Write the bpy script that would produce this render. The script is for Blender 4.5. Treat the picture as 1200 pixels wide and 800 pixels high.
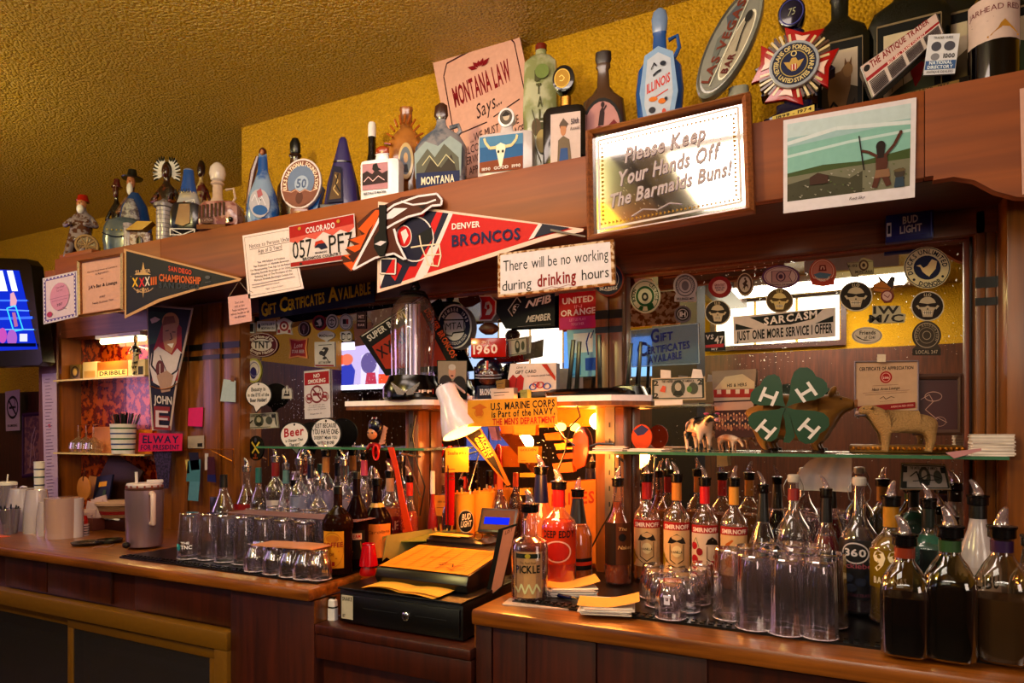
import bpy, bmesh, math, random
from mathutils import Vector, Matrix
from math import radians, sin, cos, tan, pi, atan2, sqrt
RN = random.Random(11)
C = bpy.context.scene.collection
for o in list(bpy.data.objects): bpy.data.objects.remove(o)

# ---------------------------------------------------------------- camera
F, CX, HY, EZ, YAW = 800.0, 600.0, 506.0, 1.40, radians(27)
cd = bpy.data.cameras.new('camera'); cam = bpy.data.objects.new('camera', cd); C.objects.link(cam)
cam.location = (0, 0, EZ); cam.rotation_euler = (pi/2, 0, YAW)
cd.sensor_width = 36; cd.lens = 36*F/1200; cd.shift_y = (HY-400)/1200; cd.clip_start = .05
bpy.context.scene.camera = cam
vs = bpy.context.scene.view_settings
vs.view_transform = 'Standard'; vs.look = 'None'; vs.exposure = 0.12; vs.gamma = 1
# ---------------------------------------------------------------- world and lights
w = bpy.data.worlds.new('world'); bpy.context.scene.world = w; w.use_nodes = True
w.node_tree.nodes['Background'].inputs[0].default_value = (.62, .56, .75, 1)
w.node_tree.nodes['Background'].inputs[1].default_value = .25
def light(kind, name, loc, col, power, size=.1, aim=None, sy=None, spread=None):
    d = bpy.data.lights.new(name, kind); o = bpy.data.objects.new(name, d); C.objects.link(o)
    o.location = loc; d.color = col; d.energy = power
    if kind == 'AREA':
        d.size = size
        if sy: d.shape = 'RECTANGLE'; d.size_y = sy
        if spread: d.spread = radians(spread)
    else: d.shadow_soft_size = size
    if aim is not None: o.rotation_euler = (Vector(aim)-Vector(loc)).to_track_quat('-Z', 'Y').to_euler()
    return o
light('AREA', 'bar_overhead_fill', (-1.0, .95, 2.66), (1, .78, .66), 15, 1.7, (-.95, 2.1, 1.45), .3)  # added fill above the bar, placed where the mirrors do not show it
light('AREA', 'left_room_glow', (-4.9, .6, 1.9), (.85, .50, .95), 7, .9, (-2.2, 2.1, 1.35), .9)
light('AREA', 'right_side_fill', (2.1, -.7, 1.95), (1, .78, .60), 19, .9, (-.2, 2.1, 1.4), .9)  # added fill from the right, brightens the mirror stickers and signs
light('POINT', 'ceiling_wash_fill', (-1.5, -.25, 2.5), (1, .83, .30), 88, .10)  # unseen point fill added to wash the ceiling, no lamp hangs here
light('POINT', 'ceiling_wash_fill', (-3.3, .8, 2.42), (1, .80, .32), 26, .10)  # second unseen fill, added for the darker left part of the ceiling

# ---------------------------------------------------------------- pixel helpers (photo pixel -> point on a real plane)
_s, _c = sin(YAW), cos(YAW)
def ray(px, py): a = (px-CX)/F; return Vector((-_s+a*_c, _c+a*_s, (HY-py)/F))
def W(px, py, Y): d = ray(px, py); t = Y/d.y; return Vector((d.x*t, Y, EZ+d.z*t))
def WP(px, py, Y, sx=0, sz=0, X0=0, Z0=0):
    d = ray(px, py); t = (Y-sx*X0-sz*(Z0-EZ))/(d.y-sx*d.x-sz*d.z); return Vector((d.x*t, d.y*t, EZ+d.z*t))
def G(px, py, Z): d = ray(px, py); t = (Z-EZ)/d.z; return Vector((d.x*t, d.y*t, Z))
def XP(px, Y): return W(px, 0, Y).x
def ZP(px, py, Y): return W(px, py, Y).z
def mpp(px, Y): return Y/ray(px, 0).y/F
def facing(X, Y, f=1.0): return f*atan2(-X, Y)
MIR = 2.15
def WR(px, py, Yreal): p = W(px, py, 2*MIR-Yreal); p.y = Yreal; return p     # a point seen in the bar mirror

# ---------------------------------------------------------------- materials
def lin(h):
    h = h.lstrip('#'); v = [int(h[i:i+2], 16)/255 for i in (0, 2, 4)]
    return tuple(x/12.92 if x <= .04045 else ((x+.055)/1.055)**2.4 for x in v)+(1,)
MC = {}
def deep(h): c = lin(h); return tuple(min(1, 1.12*x**1.28) for x in c[:3])+(1,)     # paint colours a little richer than the swatch
def new_mat(n):
    m = bpy.data.materials.new(n); m.use_nodes = True; nt = m.node_tree
    return m, nt, nt.nodes['Principled BSDF']
def mt(h, r=.5, metal=0, emit=0, bump=0, bs=60, var=0, coat=0, mottle=None):
    k = (h, r, metal, emit, bump, bs, var, coat, mottle)
    if k in MC: return MC[k]
    m, nt, b = new_mat('paint_'+h.lstrip('#')); N, L = nt.nodes, nt.links
    b.inputs['Base Color'].default_value = deep(h); b.inputs['Roughness'].default_value = r
    if r >= .5: b.inputs['Specular IOR Level'].default_value = .2
    b.inputs['Metallic'].default_value = metal; b.inputs['Coat Weight'].default_value = coat
    if emit: b.inputs['Emission Color'].default_value = lin(h); b.inputs['Emission Strength'].default_value = emit
    tc = N.new('ShaderNodeTexCoord')
    n = N.new('ShaderNodeTexNoise'); n.inputs['Scale'].default_value = bs; n.inputs['Detail'].default_value = 4
    L.new(tc.outputs['Object'], n.inputs['Vector'])
    if mottle:
        rp = N.new('ShaderNodeValToRGB'); rp.color_ramp.elements[0].position = .46; rp.color_ramp.elements[1].position = .54
        rp.color_ramp.elements[0].color = deep(h); rp.color_ramp.elements[1].color = deep(mottle)
        L.new(n.outputs['Fac'], rp.inputs[0]); L.new(rp.outputs[0], b.inputs['Base Color'])
    elif not emit:
        mx = N.new('ShaderNodeMix'); mx.data_type = 'RGBA'; c = deep(h); v = .12+var
        mx.inputs[6].default_value = tuple(x*(1-v) for x in c[:3])+(1,); mx.inputs[7].default_value = tuple(min(1, x*(1+v)) for x in c[:3])+(1,)
        L.new(n.outputs['Fac'], mx.inputs[0]); L.new(mx.outputs[2], b.inputs['Base Color'])
    if bump:
        bp = N.new('ShaderNodeBump'); bp.inputs['Strength'].default_value = bump; bp.inputs['Distance'].default_value = .004
        L.new(n.outputs['Fac'], bp.inputs['Height']); L.new(bp.outputs[0], b.inputs['Normal'])
    MC[k] = m; return m
def wood(n, c1, c2, ax='x', r=.35, sc=1.0, coat=.2):
    if n in MC: return MC[n]
    m, nt, b = new_mat(n); N, L = nt.nodes, nt.links
    g = N.new('ShaderNodeNewGeometry'); mp = N.new('ShaderNodeMapping')
    s = {'x': (1.2, 22, 22), 'z': (22, 22, 1.2), 'y': (22, 1.2, 22)}[ax]
    mp.inputs['Scale'].default_value = tuple(x*sc for x in s); L.new(g.outputs['Position'], mp.inputs['Vector'])
    a = N.new('ShaderNodeTexNoise'); a.inputs['Scale'].default_value = 2.2; a.inputs['Detail'].default_value = 6; a.inputs['Distortion'].default_value = .7
    L.new(mp.outputs[0], a.inputs['Vector'])
    a2 = N.new('ShaderNodeTexNoise'); a2.inputs['Scale'].default_value = 3; L.new(g.outputs['Position'], a2.inputs['Vector'])
    ad = N.new('ShaderNodeMath'); ad.operation = 'MULTIPLY_ADD'; ad.inputs[1].default_value = .45; L.new(a2.outputs['Fac'], ad.inputs[0]); L.new(a.outputs['Fac'], ad.inputs[2])
    rp = N.new('ShaderNodeValToRGB'); e = rp.color_ramp.elements; e[0].position = .5; e[1].position = .92
    e[0].color = lin(c1); e[1].color = lin(c2); L.new(ad.outputs[0], rp.inputs[0]); L.new(rp.outputs[0], b.inputs['Base Color'])
    b.inputs['Roughness'].default_value = r; b.inputs['Coat Weight'].default_value = coat; b.inputs['Coat Roughness'].default_value = .25
    bp = N.new('ShaderNodeBump'); bp.inputs['Strength'].default_value = .15; bp.inputs['Distance'].default_value = .002
    L.new(a.outputs['Fac'], bp.inputs['Height']); L.new(bp.outputs[0], b.inputs['Normal'])
    MC[n] = m; return m
def stucco(n, c, c2, sc, st, r=.45):
    m, nt, b = new_mat(n); N, L = nt.nodes, nt.links
    g = N.new('ShaderNodeNewGeometry')
    a = N.new('ShaderNodeTexNoise'); a.inputs['Scale'].default_value = sc; a.inputs['Detail'].default_value = 5; a.inputs['Roughness'].default_value = .65
    L.new(g.outputs['Position'], a.inputs['Vector'])
    v = N.new('ShaderNodeTexVoronoi'); v.inputs['Scale'].default_value = sc*1.1; L.new(g.outputs['Position'], v.inputs['Vector'])
    su = N.new('ShaderNodeMath'); su.operation = 'SUBTRACT'; L.new(a.outputs['Fac'], su.inputs[0]); L.new(v.outputs['Distance'], su.inputs[1])
    rp = N.new('ShaderNodeValToRGB'); rp.color_ramp.elements[0].color = lin(c); rp.color_ramp.elements[1].color = lin(c2)
    rp.color_ramp.elements[0].position = .3; rp.color_ramp.elements[1].position = .7
    L.new(a.outputs['Fac'], rp.inputs[0]); L.new(rp.outputs[0], b.inputs['Base Color']); b.inputs['Roughness'].default_value = r
    bp = N.new('ShaderNodeBump'); bp.inputs['Strength'].default_value = st; bp.inputs['Distance'].default_value = .018
    L.new(su.outputs[0], bp.inputs['Height']); L.new(bp.outputs[0], b.inputs['Normal']); return m
def glass(h='#ffffff', body=.06, g0=.035):
    """thin clear glass: transparent with fresnel gloss and a little milky body"""
    k = ('glass', h, body, g0)
    if k in MC: return MC[k]
    m = bpy.data.materials.new('glass_'+h.lstrip('#')); m.use_nodes = True; nt = m.node_tree; N, L = nt.nodes, nt.links
    N.clear(); out = N.new('ShaderNodeOutputMaterial')
    t = N.new('ShaderNodeBsdfTransparent'); t.inputs[0].default_value = lin(h)
    g = N.new('ShaderNodeBsdfGlossy'); g.inputs['Roughness'].default_value = .06; g.inputs[0].default_value = (1, 1, 1, 1)
    d = N.new('ShaderNodeBsdfDiffuse'); d.inputs[0].default_value = lin(h)
    lw = N.new('ShaderNodeLayerWeight'); lw.inputs[0].default_value = .32
    m1 = N.new('ShaderNodeMixShader'); m1.inputs[0].default_value = body; L.new(t.outputs[0], m1.inputs[1]); L.new(d.outputs[0], m1.inputs[2])
    mul = N.new('ShaderNodeMath'); mul.operation = 'MULTIPLY_ADD'; mul.inputs[1].default_value = .95; mul.inputs[2].default_value = g0
    L.new(lw.outputs['Facing'], mul.inputs[0]); mul.use_clamp = True
    m2 = N.new('ShaderNodeMixShader'); L.new(mul.outputs[0], m2.inputs[0]); L.new(m1.outputs[0], m2.inputs[1]); L.new(g.outputs[0], m2.inputs[2])
    L.new(m2.outputs[0], out.inputs[0]); MC[k] = m; return m
def liquid(h, dens=.6):
    """drink seen through the glass: part clear tint, part milky, glossy"""
    k = ('liq', h, dens)
    if k in MC: return MC[k]
    m = bpy.data.materials.new('liquid_'+h.lstrip('#')); m.use_nodes = True; nt = m.node_tree; N, L = nt.nodes, nt.links
    N.clear(); out = N.new('ShaderNodeOutputMaterial')
    t = N.new('ShaderNodeBsdfTransparent'); t.inputs[0].default_value = lin(h)
    b = N.new('ShaderNodeBsdfPrincipled'); b.inputs['Base Color'].default_value = lin(h); b.inputs['Roughness'].default_value = .15; b.inputs['Specular IOR Level'].default_value = .03 if dens > .9 else .25
    m1 = N.new('ShaderNodeMixShader'); m1.inputs[0].default_value = dens; L.new(t.outputs[0], m1.inputs[1]); L.new(b.outputs[0], m1.inputs[2])
    L.new(m1.outputs[0], out.inputs[0]); MC[k] = m; return m
def emis(h, s):
    k = ('em', h, s)
    if k in MC: return MC[k]
    m = bpy.data.materials.new('lit_'+h.lstrip('#')); m.use_nodes = True; nt = m.node_tree; N, L = nt.nodes, nt.links
    N.clear(); out = N.new('ShaderNodeOutputMaterial'); e = N.new('ShaderNodeEmission'); e.inputs[0].default_value = lin(h); e.inputs[1].default_value = s
    L.new(e.outputs[0], out.inputs[0]); MC[k] = m; return m
FASC = wood('oak_fascia', '#6c2f08', '#8c440d', 'x', .55, .5, .0)
WDARK = wood('dark_walnut_board', '#2a1008', '#4a1e10', 'x', .45)
WRED = wood('red_brown_panel', '#4a1c0c', '#70300f', 'z', .4)
WPIL = wood('varnished_pilaster', '#562a0a', '#824812', 'z', .35)
WCAB = wood('counter_face', '#2a0c05', '#481708', 'z', .4)
WTOP = wood('counter_top', '#552806', '#8f4f16', 'x', .3, 1.2, .35)
WFRM = wood('picture_frame_wood', '#5c2c10', '#95552a', 'x', .4, 3)
TRIM = wood('mirror_trim', '#5a2114', '#7c3a22', 'z', .4, 2)
YEL = stucco('yellow_wall_plaster', '#c99408', '#e8b010', 95, .8, .5)
CEI = stucco('popcorn_ceiling', '#bd930a', '#eabc1a', 88, 1.0, .3)
BLK = mt('#0b0a0c', .3); WHT = mt('#e9e4ea', .4); CHR = mt('#cfcfd4', .2, 1); BRS = mt('#a8702a', .3, 1)


# ---------------------------------------------------------------- glyphs (Blender's built-in font)
GL = {}
def load_glyphs():
    chars = "ABCDEFGHIJKLMNOPQRSTUVWXYZabcdefghijklmnopqrstuvwxyz0123456789.,!?'&-:*/$"
    obs = []
    for bold in (0, 1):
        for ch in chars:
            c = bpy.data.curves.new('g', 'FONT'); c.body = ch; c.size = 1; c.resolution_u = 2; c.fill_mode = 'FRONT'
            if bold: c.offset = .028
            o = bpy.data.objects.new('g', c); C.objects.link(o); obs.append((ch, bold, o, c))
    dg = bpy.context.evaluated_depsgraph_get(); dg.update()
    for ch, bold, o, c in obs:
        e = o.evaluated_get(dg); me = e.to_mesh()
        vs_ = [(v.co.x, v.co.y) for v in me.vertices]; fs = [tuple(p.vertices) for p in me.polygons]
        e.to_mesh_clear()
        x0 = min(v[0] for v in vs_) if vs_ else 0; x1 = max(v[0] for v in vs_) if vs_ else .3
        GL[(ch, bold)] = ([(x-x0, y) for x, y in vs_], fs, x1-x0)
    for ch, bold, o, c in obs: bpy.data.objects.remove(o); bpy.data.curves.remove(c)
load_glyphs()

# ---------------------------------------------------------------- mesh building
class MB:
    def __init__(s): s.v = []; s.f = []; s.m = []; s.mi = []
    def mat(s, m):
        if m not in s.m: s.m.append(m)
        return s.m.index(m)
    def add(s, vs_, fs, m):
        n = len(s.v); s.v += [tuple(v) for v in vs_]; i = s.mat(m)
        for f in fs: s.f.append(tuple(n+j for j in f)); s.mi.append(i)
        return s
    def box(s, x0, x1, y0, y1, z0, z1, m):
        v = [(x, y, z) for z in (z0, z1) for y in (y0, y1) for x in (x0, x1)]
        return s.add(v, [(0, 2, 3, 1), (4, 5, 7, 6), (0, 1, 5, 4), (2, 6, 7, 3), (0, 4, 6, 2), (1, 3, 7, 5)], m)
    def obox(s, c, ax, half, m):
        c = Vector(c); v = [c+ax[0]*half[0]*i+ax[1]*half[1]*j+ax[2]*half[2]*k for k in (-1, 1) for j in (-1, 1) for i in (-1, 1)]
        return s.add(v, [(0, 2, 3, 1), (4, 5, 7, 6), (0, 1, 5, 4), (2, 6, 7, 3), (0, 4, 6, 2), (1, 3, 7, 5)], m)
    def loft(s, rings, m, n=24, cap=True, flute=0, nf=12):
        v = []; f = []
        for rg in rings:
            z, rx, ry = rg[0], rg[1], rg[2]; e = rg[3] if len(rg) > 3 else 2; cx = rg[4] if len(rg) > 4 else 0; cy = rg[5] if len(rg) > 5 else 0
            for i in range(n):
                a = 2*pi*(i+.5)/n; ca, sa = cos(a), sin(a)
                k = (abs(ca)**e+abs(sa)**e)**(-1/e)*(1+(flute*cos(nf*a) if flute else 0))
                v.append((cx+rx*ca*k, cy+ry*sa*k, z))
        for j in range(len(rings)-1):
            for i in range(n):
                a, b = j*n+i, j*n+(i+1) % n; f.append((a, b, b+n, a+n))
        if cap: f.append(tuple(reversed(range(n)))); f.append(tuple(range((len(rings)-1)*n, len(rings)*n)))
        return s.add(v, f, m)
    def lathe(s, pr, m, n=24, cap=True, **k): return s.loft([(z, r, r) for z, r in pr], m, n, cap, **k)
    def tube(s, pts, r, m, n=8, cap=True):
        pts = [Vector(p) for p in pts]; v = []; f = []; k = len(pts)
        rr = r if isinstance(r, (list, tuple)) else [r]*k
        up = Vector((0, 0, 1)); prev = None
        for i, p in enumerate(pts):
            d = (pts[min(i+1, k-1)]-pts[max(i-1, 0)]).normalized()
            if prev is None:
                a = d.cross(up)
                if a.length < .1: a = d.cross(Vector((1, 0, 0)))
            else: a = prev-d*prev.dot(d)
            a.normalize(); prev = a; b = d.cross(a)
            for j in range(n):
                t = 2*pi*j/n; v.append(p+(a*cos(t)+b*sin(t))*rr[i])
        for i in range(k-1):
            for j in range(n):
                a, b = i*n+j, i*n+(j+1) % n; f.append((a, b, b+n, a+n))
        if cap: f.append(tuple(reversed(range(n)))); f.append(tuple(range((k-1)*n, k*n)))
        return s.add(v, f, m)
    def sph(s, c, r, m, n=14, k=9):
        if not isinstance(r, (tuple, list)): r = (r, r, r)
        rings = []
        for i in range(1, k):
            a = pi*i/k; rings.append((c[2]-r[2]*cos(a), r[0]*sin(a), r[1]*sin(a), 2, c[0], c[1]))
        return s.loft(rings, m, n)
    def prism(s, pts, y0, y1, m):
        n = len(pts); v = [(x, y0, z) for x, z in pts]+[(x, y1, z) for x, z in pts]
        f = [tuple(range(n)), tuple(reversed(range(n, 2*n)))]+[(i, i+n, (i+1) % n+n, (i+1) % n) for i in range(n)]
        return s.add(v, f, m)
    def build(s, name, parent=None, loc=(0, 0, 0), rz=0, sharp=35, bevel=0, fix=True, rot=None):
        me = bpy.data.meshes.new(name); me.from_pydata(s.v, [], s.f)
        for m in s.m: me.materials.append(m)
        me.polygons.foreach_set('material_index', s.mi)
        if bevel or fix:
            b = bmesh.new(); b.from_mesh(me)
            if bevel:
                ed = [e for e in b.edges if len(e.link_faces) == 2 and e.calc_face_angle(0) > .6]
                bmesh.ops.bevel(b, geom=ed, offset=bevel, segments=2, affect='EDGES', profile=.5, clamp_overlap=True)
            if fix: bmesh.ops.recalc_face_normals(b, faces=b.faces)
            b.to_mesh(me); b.free()
        if sharp:
            me.polygons.foreach_set('use_smooth', [True]*len(me.polygons))
            me.set_sharp_from_angle(angle=radians(sharp))
        o = bpy.data.objects.new(name, me); C.objects.link(o); o.parent = parent; o.location = loc
        o.rotation_euler = rot if rot else (0, 0, rz)
        return o
def tag(o, label=None, cat=None, group=None, kind=None):
    if label: o['label'] = label
    if cat: o['category'] = cat
    if group: o['group'] = group
    if kind: o['kind'] = kind
    return o
def thing(name, label, cat, loc=(0, 0, 0), rz=0, group=None, rot=None):
    o = bpy.data.objects.new(name, None); C.objects.link(o); o.empty_display_size = .05
    o.location = loc; o.rotation_euler = rot if rot else (0, 0, rz); return tag(o, label, cat, group)
def dup(o, loc=None, rz=None, label=None, parent=None):
    c = o.copy(); C.objects.link(c); c.parent = parent
    if loc is not None: c.location = loc
    if rz is not None: c.rotation_euler = (0, 0, rz)
    if label: c['label'] = label
    for ch in list(o.children): dup(ch, parent=c)
    return c
def st(mb, name, **k): return tag(mb.build(name, **k), kind='structure')

# ---------------------------------------------------------------- flat printing. y runs DOWN in every canvas
def text_w(t, bold): return sum((GL.get((c, bold), (0, 0, .26))[2]+.075) for c in t)-.075
def draw(m, items, fn, strips=1):
    for k, it in enumerate(items):
        k = 1+k*min(1, 14/len(items)); q = it[0]; col = it[1] if not isinstance(it[1], str) else mt(it[1], .55)
        if q == 'p': m.add([fn(x, y, k) for x, y in it[2]], [tuple(range(len(it[2])))], col)
        elif q == 'r':
            x0, y0, x1, y1 = it[2:6]; n = strips
            v = []
            for i in range(n+1): x = x0+(x1-x0)*i/n; v += [fn(x, y0, k), fn(x, y1, k)]
            m.add(v, [(2*i, 2*i+1, 2*i+3, 2*i+2) for i in range(n)], col)
        elif q == 'e':
            cx, cy, rx, ry = it[2:6]; n = 22; v = []
            if strips == 1: m.add([fn(cx+rx*cos(2*pi*i/n), cy+ry*sin(2*pi*i/n), k) for i in range(n)], [tuple(range(n))], col)
            else:
                n = 10
                for i in range(n+1): a = pi*i/n; v += [fn(cx-rx*cos(a), cy-ry*sin(a), k), fn(cx-rx*cos(a), cy+ry*sin(a), k)]
                m.add(v, [(2*i, 2*i+1, 2*i+3, 2*i+2) for i in range(n)], col)
        elif q == 'o':
            cx, cy, rx, ry, wd = it[2:7]; n = 26; v = []
            for i in range(n): a = 2*pi*i/n; v += [fn(cx+rx*cos(a), cy+ry*sin(a), k), fn(cx+(rx-wd)*cos(a), cy+(ry-wd)*sin(a), k)]
            m.add(v, [(2*i, 2*i+1, (2*i+3) % (2*n), (2*i+2) % (2*n)) for i in range(n)], col)
        elif q == 'l':
            wd = it[2]/2; P = it[3]
            for a, b in zip(P, P[1:]):
                dx, dy = b[0]-a[0], b[1]-a[1]; l = max(1e-6, sqrt(dx*dx+dy*dy)); nx, ny = -dy/l*wd, dx/l*wd
                m.add([fn(a[0]+nx, a[1]+ny, k), fn(b[0]+nx, b[1]+ny, k), fn(b[0]-nx, b[1]-ny, k), fn(a[0]-nx, a[1]-ny, k)], [(0, 1, 2, 3)], col)
        elif q == 't':
            t, x0, y0, x1, y1, h = it[2:8]; opt = it[8] if len(it) > 8 else ''; bold = 1 if 'b' in opt else 0
            h2 = float(opt.split('>')[1]) if '>' in opt else h; sh = .25 if 'i' in opt else 0
            tw = text_w(t, bold) or 1; ux, uy = (x1-x0)/tw, (y1-y0)/tw; L_ = sqrt(ux*ux+uy*uy) or 1; px_ = 0
            perp = 'n' in opt
            for ch in t:
                g = GL.get((ch, bold))
                if g:
                    v = []
                    for gx, gy in g[0]:
                        gy2 = gy/.7; a = px_+gx+sh*gy; f_ = a/tw; hh = h+(h2-h)*f_
                        if perp: v.append(fn(x0+ux*a+uy/L_*gy2*hh, y0+uy*a-ux/L_*gy2*hh, k))
                        else: v.append(fn(x0+ux*a, y0+uy*a-gy2*hh, k))
                    m.add(v, g[1], col); px_ += g[2]+.075
                else: px_ += .335
        elif q == 'a':
            t, cx, cy, rx, ry, d0, d1, h = it[2:10]; bold = 1; tw = text_w(t, bold); px_ = 0; inv = d0 > d1
            for ch in t:
                g = GL.get((ch, bold))
                if g:
                    ang = radians(d0+(d1-d0)*(px_+g[2]/2)/tw); ox, oy = sin(ang), -cos(ang)
                    tx, ty = cos(ang), sin(ang)
                    if inv: ox2, oy2, tx, ty = -ox, -oy, -tx, -ty
                    else: ox2, oy2 = ox, oy
                    sc = h/.7; v = []
                    for gx, gy in g[0]:
                        a = (gx-g[2]/2)*sc*.85; b = gy*sc-(h if inv else 0)
                        v.append(fn(cx+rx*ox+tx*a+ox2*b, cy+ry*oy+ty*a+oy2*b, k))
                    m.add(v, g[1], col); px_ += g[2]+.075
                else: px_ += .335
def flat(name, label, cat, Y, out, col, items=(), th=.003, sx=0, sz=0, group=None, root=None, prt='printing', bev=0):
    """a flat thing standing in the plane Y (tilted by sx, sz), outlined in photo pixels, th thick"""
    cxp = sum(p[0] for p in out)/len(out); cyp = sum(p[1] for p in out)/len(out); c = W(cxp, cyp, Y)
    fn0 = lambda x, y, k: WP(x, y, Y, sx, sz, c.x, c.z)-c-Vector((0, k*.00022, 0))
    b = MB(); n = len(out); fr = [fn0(x, y, 0) for x, y in out]; nv = Vector((-sx, 1, -sz)).normalized()*th
    m_ = mt(col, .6) if isinstance(col, str) else col
    b.add(fr+[p+nv for p in fr], [tuple(range(n)), tuple(reversed(range(n, 2*n)))]+[(i, i+n, (i+1) % n+n, (i+1) % n) for i in range(n)], m_)
    o = b.build(name, root, loc=c if root is None else c-Vector(root.location), sharp=0, bevel=bev)
    if root is None: tag(o, label, cat, group)
    if items:
        a = MB(); draw(a, items, fn0); a.build(prt, o, sharp=0, fix=False)
    return o
def ell(cx, cy, rx, ry, n=28): return [(cx+rx*cos(2*pi*i/n), cy+ry*sin(2*pi*i/n)) for i in range(n)]
def lines(col, x0, y0, x1, n, dy, sk=0, w=.7, rg=.25):
    """rows of tiny unreadable print"""
    r = []
    for i in range(n):
        a = x0+(x1-x0)*rg*RN.random()*.4; b = x1-(x1-x0)*rg*RN.random()*.6
        r.append(('l', col, w, [(a, y0+i*dy+(a-x0)*sk), (b, y0+i*dy+(b-x0)*sk)]))
    return r
def skin(name, parent, pts, edges, mat, sub=2):
    """one continuous figure grown over a skeleton; pts = (x,y,z,r)"""
    me = bpy.data.meshes.new(name); me.from_pydata([p[:3] for p in pts], edges, []); me.materials.append(mat)
    o = bpy.data.objects.new(name, me); C.objects.link(o); o.parent = parent
    s = o.modifiers.new('skin', 'SKIN'); s.use_smooth_shade = True
    for i, p in enumerate(pts):
        sv = me.skin_vertices[0].data[i]; r = p[3]; sv.radius = r if isinstance(r, tuple) else (r, r); sv.use_root = (i == 0)
    u = o.modifiers.new('sub', 'SUBSURF'); u.levels = sub; u.render_levels = sub
    return o
# ---------------------------------------------------------------- the room
CE = 2.75; MT = 1.905; LZ = 2.175; CZ = .95; BZ = .845; GZ = 1.343; SZ = 1.512; FY = 1.80
BXL = XP(282, 2.15)
FLR = mt('#3a2a20', .6, bs=8, var=.2)
st(MB().box(-6, 3, -3, 2.9, -.05, 0, FLR), 'floor', sharp=0)
st(MB().box(-6, 3, -3, 2.9, CE, CE+.05, CEI), 'ceiling', sharp=0)
st(MB().box(-6, BXL, 2.66, 2.75, LZ-.5, CE, YEL).box(-6, BXL, 2.66, 2.75, 0, LZ-.5, WCAB), 'wall_back', sharp=0)
st(MB().box(BXL, 3, 2.156, 2.30, LZ-.02, CE, YEL), 'wall_back', sharp=0)
WALLW = wood('room_panelling', '#3a1a0c', '#5e2d14', 'z', .5)
st(MB().box(-6.1, -6, -3, 2.9, 0, 2.2, WALLW).box(-6.1, -6, -3, 2.9, 2.2, CE, YEL), 'wall_left', sharp=0)
st(MB().box(3, 3.1, -3, 2.9, 0, 1.7, WALLW).box(3, 3.1, -3, 2.9, 1.7, CE, YEL), 'wall_right', sharp=0)
st(MB().box(-6.1, 3.1, -3.1, -3, 0, 2.2, WALLW).box(-6.1, 3.1, -3.1, -3, 2.2, CE, YEL), 'wall_front', sharp=0)
st(MB().box(-1.42, -1.08, -1.15, -.85, 0, CE, mt('#332a2c', .7)), 'trim_1', sharp=0)
# windows of the room behind the camera (seen in the mirrors)
def room_window(n, px0, px1, py0, py1, cols, bars=2):
    a, b = WR(px0, py0, -2.97), WR(px1, py1, -2.97)
    x0, x1, z0, z1 = min(a.x, b.x), max(a.x, b.x), min(a.z, b.z), min(2.72, max(a.z, b.z))
    f = MB().box(x0-.05, x1+.05, -3, -2.96, z0-.05, z0, WDARK).box(x0-.05, x1+.05, -3, -2.96, z1, z1+.03, WDARK)
    f.box(x0-.05, x0, -3, -2.96, z0, z1, WDARK).box(x1, x1+.05, -3, -2.96, z0, z1, WDARK)
    o = st(f, n, sharp=0)
    for i in range(bars):
        xa, xb = x0+(x1-x0)*i/bars+.012, x0+(x1-x0)*(i+1)/bars-.012
        MB().box(xa, xb, -2.99, -2.985, z0, z1, emis(*cols[i % len(cols)])).build('pane', o, sharp=0)
room_window('window_1', 838, 985, 352, 398, [('#fff2d0', 4.0)], 3)
room_window('window_2', 548, 700, 352, 438, [('#bcd6ff', 1.2), ('#f8f0e0', 2.2), ('#fff6e8', 2.4), ('#6aa8ff', 1.2)], 4)
room_window('window_3', 738, 774, 395, 440, [('#8ec8ff', 1.4)], 1)
room_window('window_4', 470, 520, 392, 436, [('#d8c8f0', 1.0)], 2)
room_window('window_5', 545, 600, 500, 540, [('#7a86e8', .5)], 2)
# ceiling fluorescent fittings (one shows in the bar mirror, one in the etched mirror sign)
def fitting(label, x, y, hx, hy, st_):
    t = thing('ceiling_light', label, 'lamp', (x, y, CE-.05))
    MB().box(-hx-.04, hx+.04, -hy-.04, hy+.04, 0, .05, mt('#e8e0d0', .5)).build('housing', t, sharp=0)
    MB().box(-hx, hx, -hy, hy, -.008, 0, emis('#fff0d8', st_)).build('diffuser', t, sharp=0)
fitting('fluorescent ceiling fitting of the bar room reflected at the top of the right mirror', -.45, -2.35, .8, .22, 24)
def WC(px, py, Yp): # where the etched mirror sign at Yp looks on the ceiling
    d = ray(px, py); t = (CE-EZ)/d.z; return d.x*t, 2*Yp-d.y*t
pA, pB, pC = WC(790, 180, 1.765), WC(872, 180, 1.765), WC(840, 240, 1.765)
fitting('square ceiling light above the customers, reflected in the etched mirror sign', (pA[0]+pB[0])/2+.10, -.05, .25, .42, 8)
st(MB().box((pA[0]+pB[0])/2-.60, (pA[0]+pB[0])/2-.36, -2.9, 1.0, CE-.10, CE, WDARK), 'trim_26', sharp=0)

# ---------------------------------------------------------------- bar back
XL, XR = -4.3, 1.4; LX = XP(365, 1.49); RX = XP(558, 1.53)
X50, X72, X182 = XP(50, 2.1), XP(71, 2.1), XP(184, 2.1); X282 = XP(283, 2.1)
X290 = XP(289, 2.15); X703 = XP(703, 2.15); X735 = XP(735, 2.15); X1128 = XP(1129, 2.15)
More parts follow.
